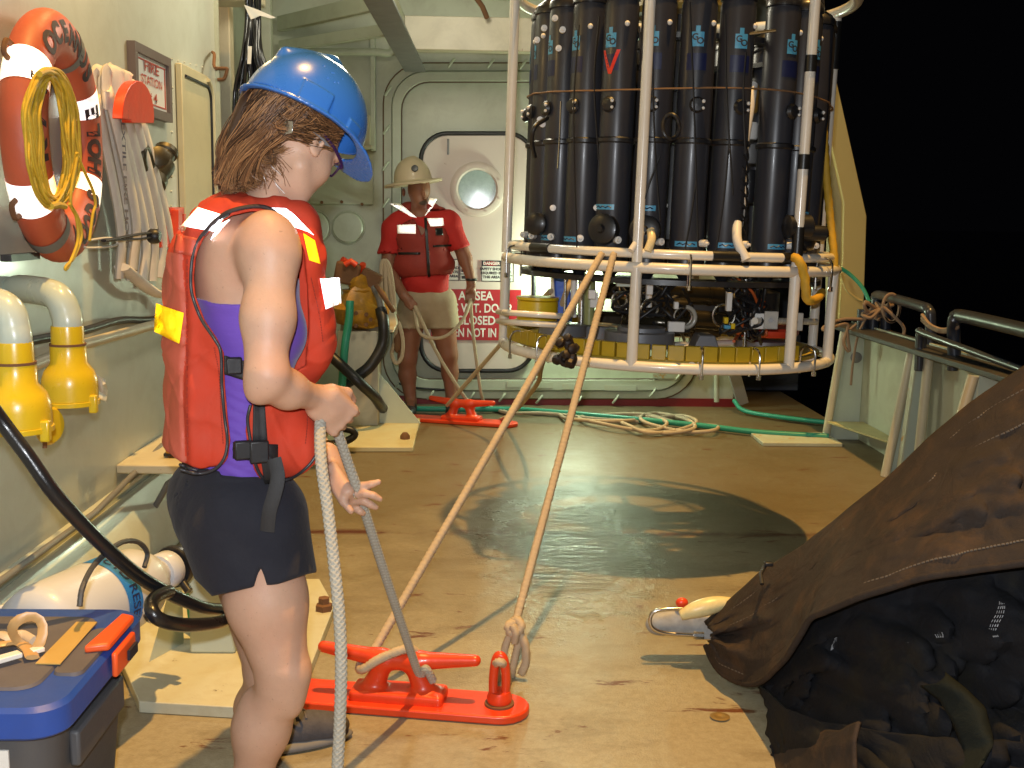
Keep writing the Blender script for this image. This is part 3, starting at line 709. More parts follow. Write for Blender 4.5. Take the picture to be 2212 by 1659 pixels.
# ---- the bottles
def lathe_at(c, d, prof, name, mat, par, n=24): return MB().lathe(prof, c, d, n).build(name, mat, par, smooth=45)
BR = 0.562; br = .0655
def make_bottle(a, face, lowcap=False):
    """a water bottle standing on the ring at angle a; face = direction of its fittings"""
    c = rp(a, BR, 0); out = _n(rp(a, 1, 0) - rp(a, 0, 0)); sd = np.array((math.cos(R_(a)), math.sin(R_(a)), 0))
    z0, z1 = (1.275, 2.165)
    body = MB().lathe([(br * .55, z0 - .03), (br * .9, z0 - .02), (br, z0), (br, z1), (br * .92, z1 + .02)], c, (0, 0, 1), 28).build('bottle_tube', m_btl, rs_, smooth=45)
    MB().lathe([(br * .80, z1 + .018), (br * 1.04, z1 + .022), (br * 1.04, z1 + .045), (br * .85, z1 + .06), (br * .35, z1 + .085), (br * .3, z1 + .10), (br * .18, z1 + .105)], c, (0, 0, 1), 24).build('top_cap', m_cap, body, smooth=45)
    MB().lathe([(br * .3, z0 - .12), (br * .5, z0 - .10), (br * 1.04, z0 - .075), (br * 1.04, z0 - .022), (br * .8, z0 - .018)], c, (0, 0, 1), 24).build('bottom_cap', m_cap, body, smooth=45)
    MB().lathe([(br + .002, 1.66), (br + .008, 1.665), (br + .008, 1.678), (br + .002, 1.683)], c, (0, 0, 1), 24).build('clamp_band', m_cap, body)
    # handle block, knobs
    q = c + out * (br + .012) + (0, 0, 1.80); MB().lathe([(.026, -.012), (.030, 0), (.022, .012), (1e-4, .014)], q, out, 16).build('latch_hub', m_cap, body)
    for dz, rr_, sgn in ((.012, .007, 1), (-.012, .006, 1)):
        MB().sphere(q + out * .014 + sd * .022 * sgn + (0, 0, dz), rr_, 10, 7).build('knob', m_nyl, body)
    k = c + out * (br * .7) + sd * br * .72; 
    MB().sphere(k + (0, 0, 2.095), .0105, 10, 7).build('vent_knob', m_nyl, body)
    v = c + out * br * .8 + sd * br * .72 + (0, 0, z0 + .022); mb = MB(); mb.cyl(v, v + (out + sd) * .018, .014, .014, 12); mb.cyl(v + (out + sd) * .016, v + (out + sd) * .026, .007, .005, 8); mb.build('drain_valve', m_nyl, body)
    def label(zc, hgt, wid, m_, off=.001, nm='label', a_off=0.0, par=body):
        pts = []; fs = []; n = 8
        for i in range(n + 1):
            t = (i / n - .5) * wid / br + a_off; dd = out * math.cos(t) + sd * math.sin(t)
            pts += [c + dd * (br + off) + (0, 0, zc - hgt / 2), c + dd * (br + off) + (0, 0, zc + hgt / 2)]
        for i in range(n): fs.append((2 * i, 2 * i + 2, 2 * i + 3, 2 * i + 1))
        return MB().add(pts, fs).build(nm, m_, par, smooth=60)
    f = -.15
    lb = label(2.035, .052, .046, m_lbl, nm='maker_label', a_off=f); label(2.071, .022, .016, m_lbl, nm='label_neck', a_off=f)
    for i, ch in enumerate('GO'):       # two interlocked letters
        me = text_mesh(ch, .032, bold=.001)
        for v_ in me.vertices:
            u_ = (v_.co.x + (-.009 if i == 0 else .010)) / br + f; hh = v_.co.y + (.007 if i == 0 else -.007)
            dd = out * math.cos(u_) + sd * math.sin(u_); pz = c + dd * (br + .0022) + (0, 0, 2.035 + hh); v_.co = [float(t_) for t_ in pz]
        link_mesh('lettering', me, m_ink, body)
    label(1.955, .06, .075, m_btape, nm='blue_tape', a_off=f)
    zl = 1.292 if not lowcap else 1.42
    label(zl, .020, .09, m_lbl, nm='foot_label', a_off=f)
    # small print on the foot label
    pz = []; 
    for i in range(7):
        t = (i / 6 - .5) * .07 / br + f; dd = out * math.cos(t) + sd * math.sin(t)
        pz.append(c + dd * (br + .002) + (0, 0, zl + .003 * ((i % 2) * 2 - 1)))
    MB().tube(pz, .0022, 4).build('print', m_btape, body)
    if lowcap:
        q = c + out * (br * .75) + (0, 0, 1.335)
        MB().lathe([(.055, -.01), (.060, .01), (.058, .035), (.045, .042), (.018, .044), (.012, .058), (1e-4, .058)], q, out + (0, 0, .05), 28).build('end_cap_open', m_cap, body, smooth=40)
    return body
angles = [-18, -3, 12, 33, 48, -33, -48, -63, -78, -93] 
for a in angles: make_bottle(a, 0, a in (-18, -33, 48))
for a in (63, 78, 93, 108, 128, 148, 168, 188, 208, 228, 248):      # bottles on the far side: plain tubes with caps
    c = rp(a, BR, 0)
    body = MB().lathe([(br * .9, 1.255), (br, 1.275), (br, 2.14), (br * .92, 2.16)], c, (0, 0, 1), 24).build('bottle_tube', m_btl, rs_, smooth=45)
    MB().lathe([(br * 1.04, 2.162), (br * 1.04, 2.185), (br * .85, 2.2), (br * .3, 2.225), (br * .18, 2.245)], c, (0, 0, 1), 20).build('top_cap', m_cap, body)
    MB().lathe([(br * .4, 1.15), (br * 1.04, 1.20), (br * 1.04, 1.253)], c, (0, 0, 1), 20).build('bottom_cap', m_cap, body)
# red V of tape on one bottle
a = -33; c = rp(a, BR, 0); out = _n(rp(a, 1, 0) - rp(a, 0, 0)); sd = np.array((math.cos(R_(a)), math.sin(R_(a)), 0))
def onb(t, z, off=.0015): return c + (out * math.cos(t) + sd * math.sin(t)) * (br + off) + (0, 0, z)
m_rt = M('red_tape', (.75, .03, .01), .4)
for (t0, z0, t1, z1) in ((-.62, 2.00, -.12, 1.915), (.36, 2.00, -.12, 1.912)):
    n = 6; pts = []
    for i in range(n + 1):
        f = i / n; t = t0 + (t1 - t0) * f; z = z0 + (z1 - z0) * f; pts += [onb(t - .09, z), onb(t + .12, z)]
    MB().add(pts, [(2 * i, 2 * i + 1, 2 * i + 3, 2 * i + 2) for i in range(n)]).build('red_tape_mark', m_rt, rs_, smooth=60)
# brown cord round the bottles
mb = MB(); mb.tube([rp(a, BR + br * (1.0 if True else 0) + .004 + .004 * math.cos(R_(a) * 24), 1.862 + .01 * math.sin(R_(a * 3))) for a in range(-100, 102, 3)], .0035, 6)
mb.build('brown_cord', M('brown_cord', (.20, .11, .05), .8), rs_)
# lanyards
for (x0, y0, x1, y1, x2, y2) in ((1395, 20, 1408, 300, 1424, 480), (1478, 5, 1493, 250, 1508, 560), (1555, 30, 1562, 200, 1580, 420), (1370, 60, 1385, 200, 1376, 330), (1283, 40, 1275, 180, 1288, 350), (1240, 60, 1232, 250, 1245, 540), (1602, 110, 1598, 200, 1605, 330), (1570, 300, 1560, 430, 1545, 548), (1420, 340, 1392, 420, 1375, 500), (1500, 390, 1490, 470, 1478, 545)):
    MB().tube([PY(x0, y0, 4.14), PY(x1, y1, 4.13), PY(x2, y2, 4.13)], .0035 if x0 > 1380 else .0028, 6, smooth=8).build('lanyard', m_black, rs_)
MB().tube([PY(1443 + 18 * math.cos(t), 275 + 27 * math.sin(t), 4.12 + .01 * math.sin(2 * t)) for t in np.linspace(0, 6.283, 19)[:-1]], .0075, 8, closed=True).build('handle_loop', m_black, rs_)
mb = MB(); rnd = random.Random(2)
for i in range(8):
    y = 225 + i * 19; 
MB().tube([PY(1204, 225, 4.35), PY(1203, 300, 4.35), PY(1200, 370, 4.33)], .003, 6).build('ball_chain', m_steel, rs_)
# spare hoses and instruments in the gap right of centre
MB().tube([PY(1592, 485, 4.25), PY(1597, 440, 4.28), PY(1600, 320, 4.3), PY(1612, 230, 4.35), PY(1618, 180, 4.4)], .020, 12, smooth=6).build('white_hose', m_nyl, rs_)
MB().tube([PY(1590, 480, 4.2), PY(1592, 520, 4.15), PY(1612, 560, 4.12)], .018, 12, smooth=6).build('white_hose', m_nyl, rs_)
mb = MB()
for k in range(9): 
    y = 315 + k * 26; mb.tube([PY(1586 + (k % 2) * 3, y, 4.24), PY(1597, y - 10, 4.2), PY(1608, y + 4, 4.22), PY(1610, y + 26, 4.25), PY(1596, y + 30, 4.2)], .004, 6, smooth=5)
mb.build('cable_ties_and_leads', m_black, rs_, kind='stuff')
for y, hh, mm in ((210, 60, M('amber_plastic', (.30, .16, .03), .4)), (330, 40, m_gal), (400, 70, m_cap), (280, 36, m_nyl)):
    p = PY(1612, y, 4.45); MB().lathe([(.03, -hh / 2 * .00185), (.035, -hh / 2 * .0015), (.035, hh / 2 * .0015), (.03, hh / 2 * .00185)], p, (0, 0, 1), 18).build('sensor_housing', mm, rs_)
for x0, y0, x1, y1, yy in ((1540, 72, 1600, 62, 4.2), (1545, 118, 1600, 88, 4.4)): MB().tube([PY(x0 + 60, y0, yy), PY(x1 + 65, y1, yy)], .006, 8).build('brace_rod', m_steel, rs_)
# cluttered valves at left and right edges of the bottle circle
mb = MB(); mb.lathe([(.03, 0), (.045, .015), (.045, .05), (.03, .06), (1e-4, .06)], PY(1165, 490, 4.55), (-.5, -1, 0), 20); mb.build('end_cap_open', m_cap, rs_)
for x, y in ((1160, 265), (1166, 275), (1150, 93), (1165, 67), (1188, 45), (1205, 70), (1197, 110), (1192, 455), (1286, 453), (1433, 445), (1703, 430), (1742, 490), (1730, 492), (1690, 180), (1680, 90), (1763, 525)):
    p = PY(x, y, 4.32 if 1200 < x < 1650 else 4.42); mb = MB(); mb.cyl(p, p + (0, .02, 0), .012, n=12); mb.cyl(p, p - (0, .012, 0), .006, n=10); mb.build('nylon_knob', m_nyl, rs_)
MB().tube([PY(1175, 262, 4.4), PY(1150, 280, 4.3), PY(1143, 310, 4.32), PY(1150, 345, 4.4)], .009, 10, smooth=6).build('bent_hose', m_black, rs_)
MB().lathe([(.03, -.05), (.045, -.04), (.045, .05), (.03, .06)], PY(1720, 485, 4.25), (1, .2, .05), 20).build('end_cap_open', m_cap, rs_)
MB().lathe([(.028, -.05), (.03, -.04), (.03, .06), (.02, .07)], PY(1748, 498, 4.3), (1, .2, 0), 16).build('side_sensor', m_cap, rs_)
for x, y, w_, h_ in ((1138, 535, 20, 26),): pass
p = PY(1310, 530, 4.18); MB().tube([PY(1362, 545, 4.12), PY(1376, 522, 4.14), PY(1384, 505, 4.17)], .013, 10, smooth=4).build('curved_tube', m_nyl, rs_)
MB().tube([PY(1398, 545, 4.12), PY(1406, 520, 4.13), PY(1404, 500, 4.16)], .016, 10, smooth=4).build('curved_tube', M('cream_vinyl', (.75, .62, .35), .3), rs_)
# ---- lower cage
m_lead = M('grey_lead', (.17, .175, .19), .45, .3, var=.12, bmp=.3, bscale=60)
m_yb = M('yellow_ballast', (.42, .29, .01), .4, var=.25, vscale=12, bmp=.25, rust=.1, rscale=20)
blk = None
MB().ringplate(ringpts(.655, RB + .015, 64), ringpts(.57, RB + .015, 64), (0, 0, .012)).build('base_grating', M('dull_yellow_grating', (.40, .30, .03), .5, dirt=.4), rs_)
for k in range(66):
    a = 360 * k / 66
    jw = (.060, .053, .062)[k % 3]
    if 43 < a < 110: continue
    if blk is None or k % 3 != 0 and k < 3:
        o = MB().box((0, 0, 0), (jw, .028, .058)).build('ballast_block', m_yb, rs_, bevel=.003)
        if k == 0: blk = []
        blk.append(o); ORG[o.name] = ORG[rs_.name]; c_ = o; o.data.transform(Matrix.Translation([float(q) for q in ORG[rs_.name]]))
    else: c_ = copy_part(blk[k % 3], rs_)
    c_.location = [float(q) for q in (rp(a, .672, RB + .055) - ORG[rs_.name])]; c_.rotation_euler = (0, 0, R_(a))
def cylx(name, x, y, Y, rpx, hpx, mat, par=rs_, n=28, extra=None):
    p = PY(x, y, Y); s = Y / FPX; h = hpx * s / 2; r = rpx * s
    return MB().lathe([(r * .94, -h), (r, -h * .9), (r, h * .9), (r * .94, h)] + (extra or []), p, (0, 0, 1), n).build(name, mat, par, smooth=45)
cylx('lead_weight', 1218, 717, 4.45, 52, 26, m_lead); cylx('lead_weight', 1290, 718, 4.6, 55, 28, m_lead)
o = cylx('lead_weight', 1384, 733, 4.35, 76, 34, m_lead, n=40); cylx('lead_weight', 1388, 715, 4.35, 52, 16, m_lead)
o = MB().prism([PY(1500, 757, 4.3), PY(1560, 758, 4.3), PY(1548, 724, 4.3), PY(1515, 724, 4.3)], (0, .12, 0)).build('lead_wedge', m_lead, rs_, bevel=.004)
cylx('lead_weight', 1650, 740, 5.0, 60, 24, m_lead)
cylx('yellow_float', 1163, 676, 4.7, 44, 44, m_yellow, extra=None); cylx('yellow_float_lip', 1163, 650, 4.7, 46, 6, m_yellow)
o = MB().prism([PY(1197, 600, 5.0), PY(1232, 597, 5.0), PY(1240, 715, 5.0), PY(1208, 715, 5.0)], (0, .05, 0)).build('blue_bag', M('bright_blue_plastic', (.02, .10, .62), .4, var=.2, vscale=9, bmp=.5, bscale=14, bdist=.01), rs_, bevel=.008)
for x, y0, y1, r, mm in ((1241, 600, 690, 7, m_nyl), (1258, 595, 712, 8, m_steel), (1275, 610, 705, 12, M('olive_glass', (.28, .30, .12), .3)), (1222, 600, 690, 3, m_steel), (1385, 598, 690, 3, m_steel), (1403, 596, 665, 7, m_nyl), (1575, 620, 665, 6, m_nyl), (1612, 600, 760, 4, m_steel), (1355, 640, 700, 4, m_steel)):
    MB().tube([PY(x, y0, 4.5), PY(x, y1, 4.5)], r * 4.5 / FPX, 14).build('instrument_tube', mm, rs_)
MB().box(PY(1285, 652, 4.42), (.03, .004, .06)).build('paper_label', m_wsign, rs_)
# side brackets (two white bars on the left)
for y in (684, 704): MB().tube([PY(1078, y - 3, 4.75), PY(1110, y, 4.35), PY(1200, y + 4, 4.3), PY(1230, y + 6, 4.5)], .012, 10, smooth=4).build('bumper_bar', m_cage, rs_)
# horizontal pressure cases
m_case = M('bronze_black_case', (.035, .028, .016), .2, .5, var=.4, vscale=10)
for x0, x1, y, r, Y in ((1330, 1490, 660, 20, 4.6), (1345, 1500, 695, 15, 4.45), (1440, 1600, 632, 22, 4.75), (1480, 1600, 688, 20, 4.55), (1300, 1440, 630, 17, 4.9)):
    p, q = PY(x0, y, Y), PY(x1, y + 5, Y + .03); s = Y / FPX; d = q - p; L = np.linalg.norm(d)
    MB().lathe([(r * s * .5, 0), (r * s * 1.05, .01), (r * s * 1.05, .05), (r * s, .052), (r * s, L * .55), (r * s * 1.08, L * .56), (r * s * 1.08, L * .6), (r * s, L * .61), (r * s, L - .05), (r * s * 1.05, L - .048), (r * s * 1.05, L), (r * s * .5, L + .01)], p, d, 24).build('pressure_case', m_case, rs_, smooth=40)
for x, y, r in ((1405, 668, 18), (1478, 684, 19), (1566, 680, 24), (1340, 650, 16)):
    mb = MB(); s = 4.4 / FPX; mb.tube([PY(x + r * math.cos(t), y + r * math.sin(t), 4.42) for t in np.linspace(0, 6.283, 21)[:-1]], .006, 8, closed=True); mb.build('hose_clamp', m_steel, rs_)
MB().tube([PY(1484 + 20 * math.cos(t), 685 + 22 * math.sin(t), 4.38) for t in np.linspace(-1.6, 2.4, 14)], .009, 10).build('clear_tubing', M('cloudy_tube', (.35, .33, .28), .2), rs_)
for x, y, w_, h_, mm in ((1463, 706, 36, 22, m_nyl), (1483, 613, 40, 13, m_nyl), (1462, 660, 10, 16, m_nyl), (1404, 618, 14, 40, m_nyl), (1576, 650, 12, 40, m_nyl), (1570, 690, 9, 14, m_yellow), (1585, 702, 9, 12, m_yellow), (1573, 704, 14, 8, m_lbl), (1280, 640, 16, 20, m_nyl), (1352, 610, 40, 24, m_pgg), (1640, 690, 34, 34, m_nyl)):
    s = 4.35 / FPX; MB().box(PY(x, y, 4.35), (w_ * s, .03, h_ * s)).build('mounting_block', mm, rs_, bevel=.003)
MB().box(PY(1470, 650, 4.95), (.50, .12, .20)).build('battery_housing', m_cap, rs_, bevel=.02)
MB().box(PY(1410, 700, 4.9), (.62, .10, .10)).build('battery_housing', m_case, rs_, bevel=.02)
MB().lathe([(.10, -.06), (.13, -.05), (.13, .06), (.10, .07)], PY(1620, 655, 4.85), (0, 0, 1), 22).build('pump_housing', m_cap, rs_)
mb = MB(); rnd = random.Random(11)
cable_mats = [m_black, M('orange_cable', (.5, .1, .02), .5), m_black]
for ci, mm in enumerate(cable_mats):
    for j in range((9, 3, 9)[ci]):
        pts = [PY(rnd.uniform(*((1325, 1500) if ci == 0 else (1555, 1660))), rnd.uniform(600, 735), rnd.uniform(4.35, 4.75)) for _ in range(6)]
        MB().tube(pts, .0065, 7, smooth=7).build('cable', mm, rs_, smooth=80)
for j in range(7):
    pts = [PY(1600 + rnd.uniform(-30, 50), 600 + k * 28 + rnd.uniform(-8, 8), rnd.uniform(4.3, 4.55)) for k in range(5)]
    MB().tube(pts, .008, 7, smooth=7).build('cable', m_black, rs_, smooth=80)
MB().lathe([(.16, 0), (.17, .012), (.17, .03), (.16, .04)], PY(1645, 718, 4.95), (0, 0, 1), 28).build('orange_float', M('orange_red_plastic', (.6, .05, .02), .4), rs_)
MB().tube([PY(1633, 690, 4.3), PY(1765, 688, 4.8)], .014, 10).build('cross_bar', m_cage, rs_); MB().tube([PY(1640, 762, 4.6), PY(1760, 752, 4.9)], .014, 10).build('cross_bar', m_cage, rs_)
for x, y in ((1668, 688), (1722, 690)): MB().box(PY(x, y, 4.3), (.055, .012, .07)).build('clamp_plate', M('dull_white_plate', (.45, .44, .40), .6, dirt=.4), rs_, bevel=.004); MB().cyl(PY(x, y, 4.292), PY(x, y, 4.284), .010, n=6).build('bolt', m_gal, rs_)
for a in (0, 60, 120): MB().tube([rp(a, .66, RB + .01), rp(a + 180, .66, RB + .01)], .014, 10).build('base_spoke', m_cage, rs_)
# rusty shackle lump on the lower ring
sh = thing('rusty_shackle_cluster', 'dark rusty shackle cluster clamped on the lower cage ring', 'shackle', PY(1222, 760, 4.12))
rnd = random.Random(6); mb = MB()
for i in range(11):
    p = PY(1222 + rnd.uniform(-22, 22), 757 + rnd.uniform(-22, 24), 4.10 + rnd.uniform(-.02, .03)); mb = MB(); mb.lathe([(.012, 0), (.02, .006), (.02, .022), (.012, .028)], p, (rnd.uniform(-1, 1), rnd.uniform(-1, 0), rnd.uniform(-1, 1)), 8); mb.build('nut', M('dark_rust', (.022, .014, .012), .5, .3, var=.4, bmp=.5), sh)
MB().tube([PY(1226 + 16 * math.cos(t), 775 + 14 * math.sin(t), 4.1) for t in np.linspace(0, 6.28, 15)[:-1]], .01, 8, closed=True).build('shackle_bow', M('dark_rust', (.06, .03, .02)), sh)
# yellow line on the right of the cage
m_yrope = M('yellow_braid', (.55, .33, .02), .7, var=.2, vscale=20, bmp=.5, bscale=200, bdist=.002, dirt=.3)
def braid(k, n, amp):
    return lambda s, th: 1 + amp * (max(math.cos(k * s + n * th), math.cos(k * s - n * th)) - .5)
def twist(k, n, amp): return lambda s, th: 1 + amp * abs(math.cos((k * s + n * th) / 1.0))
def dense(pts, smooth, step):
    P = crom(pts, smooth); out = [P[0]]
    for i in range(1, len(P)):
        L = np.linalg.norm(P[i] - P[i - 1]); n = max(1, int(L / step))
        for j in range(1, n + 1): out.append(P[i - 1] + (P[i] - P[i - 1]) * j / n)
    return out
o = MB().tube(dense([PY(1774, 92, 4.55), PY(1780, 300, 4.55), PY(1792, 460, 4.55), PY(1802, 560, 4.5), PY(1800, 606, 4.5)], 8, .008), .014, 10, rfun=twist(70, 1.5, .25)).build('tag_line', m_yrope, None, PY(1790, 350, 4.55), smooth=80)
tag(o, 'long yellow rope hanging down the right side of the bottle cage', 'rope')
o = MB().tube(dense([PY(1716, 556, 4.2), PY(1728, 566, 4.15), PY(1738, 600, 4.15), PY(1742, 640, 4.15), PY(1752, 650, 4.17), PY(1766, 644, 4.3), PY(1775, 632, 4.4)], 8, .008), .015, 10, rfun=twist(70, 1.5, .25)).build('yellow_rope_end', m_yrope, None, PY(1735, 600, 4.15), smooth=80)
tag(o, 'short yellow rope end hooked over the middle ring at right', 'rope')
o = MB().tube([PY(1770, -40, 4.55), PY(1775, 60, 4.55), PY(1778, 95, 4.55)], .015, 10).build('hoisting_cable', m_black, None, PY(1775, 0, 4.55)); tag(o, 'black cable end above the yellow rope at the cage top', 'cable')
# the rosette hangs slightly out of plumb
# ================================================================= things along the left side
m_orange = M('life_ring_orange', (.56, .11, .05), .5, var=.16, vscale=7, bmp=.35, bscale=35, bdist=.003, dirt=.45, dcol=(.30, .13, .08), rscale=5)
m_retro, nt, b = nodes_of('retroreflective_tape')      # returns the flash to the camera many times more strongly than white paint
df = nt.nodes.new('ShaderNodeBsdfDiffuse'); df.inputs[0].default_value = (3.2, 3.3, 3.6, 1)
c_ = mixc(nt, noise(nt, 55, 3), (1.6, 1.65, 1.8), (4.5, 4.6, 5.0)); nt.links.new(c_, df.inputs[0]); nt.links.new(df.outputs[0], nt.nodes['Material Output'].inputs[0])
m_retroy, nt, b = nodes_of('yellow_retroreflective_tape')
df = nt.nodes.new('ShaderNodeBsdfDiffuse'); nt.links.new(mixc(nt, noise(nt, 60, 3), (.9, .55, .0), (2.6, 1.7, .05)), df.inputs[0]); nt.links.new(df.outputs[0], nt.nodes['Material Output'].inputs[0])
m_greystrap = M('grey_webbing', (.20, .20, .18), .8, dirt=.3)
# ---- lifebuoy: ring on the bulkhead
LC = np.array((LX + .08, 3.48, 1.60)); R1, R2 = .30, .076; TL = R_(5)
lr = thing('life_ring', 'orange life ring lettered R/V OCEANUS WOODS HOLE with a coil of yellow line', 'life ring', LC)
def tor(u, v, k=1.0):       # u round the ring (0 = up, towards the camera side positive), v round the tube (0 = facing the deck)
    r = R1 + R2 * k * math.sin(v); yy = -math.sin(u) * r; xx = R2 * .82 * k * math.cos(v)
    return LC + np.array((xx * math.cos(TL) - yy * math.sin(TL), yy * math.cos(TL) + xx * math.sin(TL), math.cos(u) * r))
vs = [tor(2 * math.pi * i / 96, 2 * math.pi * j / 28) for i in range(96) for j in range(28)]
fs = [(i * 28 + j, ((i + 1) % 96) * 28 + j, ((i + 1) % 96) * 28 + (j + 1) % 28, i * 28 + (j + 1) % 28) for i in range(96) for j in range(28)]
MB().add(vs, fs).build('ring', m_orange, lr, smooth=80)
def band(u0, u1, mat, name, k=1.02, v0=0, v1=2 * math.pi, n=8, m=30):
    vs = [tor(u0 + (u1 - u0) * i / n, v0 + (v1 - v0) * j / m, k) for i in range(n + 1) for j in range(m + 1)]
    fs = [(i * (m + 1) + j, (i + 1) * (m + 1) + j, (i + 1) * (m + 1) + j + 1, i * (m + 1) + j + 1) for i in range(n) for j in range(m)]
    return MB().add(vs, fs).build(name, mat, lr, smooth=80)
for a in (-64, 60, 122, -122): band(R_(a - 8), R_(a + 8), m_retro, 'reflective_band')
for a in (-22, 152): band(R_(a - 3.5), R_(a + 3.5), m_greystrap, 'grey_strap', 1.03)
m_stencil = M('black_stencil', (.05, .03, .03), .7)
def ring_text(txt, a0, step, inward, size=.088):
    for i, ch in enumerate(txt):
        if ch == ' ': continue
        me = text_mesh(ch, size, bold=.005); bm = bmesh.new(); bm.from_mesh(me)
        bmesh.ops.triangulate(bm, faces=bm.faces); bmesh.ops.subdivide_edges(bm, edges=bm.edges, cuts=2, use_grid_fill=False); bm.to_mesh(me); bm.free()
        u = R_(a0 + step * i)
        for v in me.vertices:
            lx, ly = v.co.x, v.co.y; vo = .55 * math.sin(u)
            if inward: lx, ly = -lx, -ly       # bottom text reads with letter tops toward the centre
            uu = u - lx / R1; vv = ly / R2 * .95 + vo
            v.co = [float(q) for q in tor(uu, vv, 1.025)]
        link_mesh('lettering', me, m_stencil, lr)
ring_text('R/V', 100, -15, False); ring_text('OCEANUS', 40, -13.2, False)
ring_text('WOODS HOLE', 186 - 9, 0, True) if False else None
ring_text('WOODS', 182 - 7, 13.5, True); ring_text('HOLE', 182 + 72, 12.5, True)
for a in (-52, 55, 125, -125):  # becket lugs
    MB().tube([tor(R_(a - 4), 2.0, 1.0), tor(R_(a - 3), 2.0, 1.3), tor(R_(a + 3), 2.0, 1.3), tor(R_(a + 4), 2.0, 1.0)], .008, 8, smooth=3).build('lug', m_rusty, lr)
# coil of yellow line
mb = []
m_coil = M('yellow_poly_line', (.62, .42, .03), .6, var=.25, vscale=30, bmp=.5, bscale=220, bdist=.002)
rnd = random.Random(5); cl = thing('yellow_line_coil', 'coil of thin yellow line hanging on the life ring', 'rope', LC + (.1, 0, 0))
for k in range(44):
    jx = rnd.uniform(-.035, .03); o_ = rnd.uniform(0, .05); sc_ = rnd.uniform(.52, 1.06)
    pts = []
    for t in np.linspace(0, 2 * math.pi, 17)[:-1]:
        y = 290 - math.cos(t) * 150 * (.72 + .27 * sc_) + 8; xx = 108 + math.sin(t) * 55 * sc_ + 6 * math.sin(2 * t + k) + (8 if math.cos(t) < 0 else 0)
        pts.append(PX(xx, y, LC[0] + .085 + o_ * .8 + rnd.uniform(-.006, .006)))
    MB().tube(pts, .0042, 6, closed=True, smooth=4).build('line_turn', m_coil, cl, smooth=80)
xx = LC[0] + .13
MB().tube([PX(x, y, xx) for x, y in ((150, 440), (168, 470), (176, 510), (160, 555), (143, 575), (142, 582), (150, 570), (168, 520), (165, 470), (152, 430), (168, 330))], .0048, 7, smooth=6).build('hanging_bight', m_coil, cl, smooth=80)
MB().tube([PX(x, y, xx) for x, y in ((165, 330), (182, 370), (200, 410), (206, 440), (200, 465), (193, 520))], .0045, 7, smooth=6).build('hanging_bight', m_coil, cl, smooth=80)
MB().tube([PX(x, y, xx) for x, y in ((85, 160), (100, 154), (112, 158))], .009, 8, smooth=4).build('seizing', m_coil, cl)
MB().tube([PX(x, y, xx) for x, y in ((110, 446), (125, 442), (140, 446))], .009, 8, smooth=4).build('seizing', m_coil, cl)
o = MB().box(PX(45, 555, LX + .06), (.03, .2, .02)).build('ring_bracket', m_black, lr)
# ---- fire station sign
sg = thing('fire_station_sign', 'framed FIRE STATION # 4 sign on the left bulkhead', 'sign', W(313, 250))
y0, y1 = W(273, 100)[1], W(353, 130)[1]; zt = W(313, 107)[2]; zb = W(313, 252)[2]; yc, zc = (y0 + y1) / 2, (zt + zb) / 2; hw, hh = (y1 - y0) / 2, (zt - zb) / 2
m_frm = M('brown_sign_frame', (.13, .10, .09), .5, var=.2)
mb = MB()
for dy, dz, a, c in ((0, hh - .018, 2 * hw, .036), (0, -hh + .018, 2 * hw, .036)): mb.box((LX + .017, yc + dy, zc + dz), (.032, a, c))
for dy in (hw - .018, -hw + .018): mb.box((LX + .017, yc + dy, zc), (.032, .036, 2 * hh - .073))
mb.build('frame', m_frm, sg); sg.children[-1]['kind'] = 'stuff' if False else ''
del sg.children[-1]['kind']
MB().box((LX + .012, yc, zc), (.012, 2 * hw - .06, 2 * hh - .06)).build('panel', m_wsign, sg)
m_rink = M('sign_red_ink', (.42, .05, .03), .5)
mb = MB(); q = .003
for dz in (hh - .052, -hh + .052): mb.box((LX + .0195, yc, zc + dz), (.003, 2 * hw - .10, .005))
for dy in (hw - .06, -hw + .06): mb.box((LX + .0195, yc + dy, zc), (.0035, .005, 2 * hh - .10))
mb.build('red_border', m_rink, sg)
for t_, dz, wf, hf_ in (('FIRE', .44, .50, .155), ('STATION', .04, .72, .14), ('# 4', -.42, .34, .15)):
    me = text_mesh(t_, .1, bold=.0012); vx = [v.co.x for v in me.vertices]; vy = [v.co.y for v in me.vertices]; kx = wf * 2 * (hw - .05) / (max(vx) - min(vx)); ky = hf_ * 2 * hh / .0735
    me.transform(Matrix([[0, 0, 1, LX + .0218], [kx, 0, 0, float(yc)], [0, ky, 0, float(zc + dz * hh)], [0, 0, 0, 1]])); link_mesh('lettering', me, m_rink, sg)
# ---- side door and handle
sd_ = thing('side_door', 'narrow cream side door with rounded corner and black seal', 'door', W(410, 560))
ya, yb = W(379, 200)[1], W(447, 250)[1]; zt = W(410, 152)[2]
def sq(ins, rad, zbot=.32):
    return [(0, ya + ins, zbot), (0, yb - ins, zbot)] + [(0, yb - ins - rad + rad * math.cos(a), zt - ins - rad + rad * math.sin(a)) for a in np.linspace(0, math.pi / 2, 9)] + [(0, ya + ins, zt - ins)]
m_cr2 = M('cream_yellow_paint', (.60, .54, .34), .35, var=.05, vscale=2, bmp=.2, bscale=30, dirt=.2, coat=.2)
MB().prism([np.array(p) + (LX + .002, 0, 0) for p in sq(0, .1)], (.028, 0, 0)).build('door_leaf', m_cr2, sd_, bevel=.004)
MB().tube([np.array(p) + (LX + .034, 0, 0) for p in sq(.05, .07)[1:-1]] + [np.array((LX + .034, ya + .05, zt - .05))], .007, 8).build('seal', m_black, sd_)
MB().tube([np.array(p) + (LX + .036, 0, 0) for p in sq(.02, .09)[1:-1]], .010, 8).build('edge_bead', m_cr2, sd_)
hd = thing('grab_handle', 'small rusty bent handle at the end of the left bulkhead', 'handle', W(470, 150))
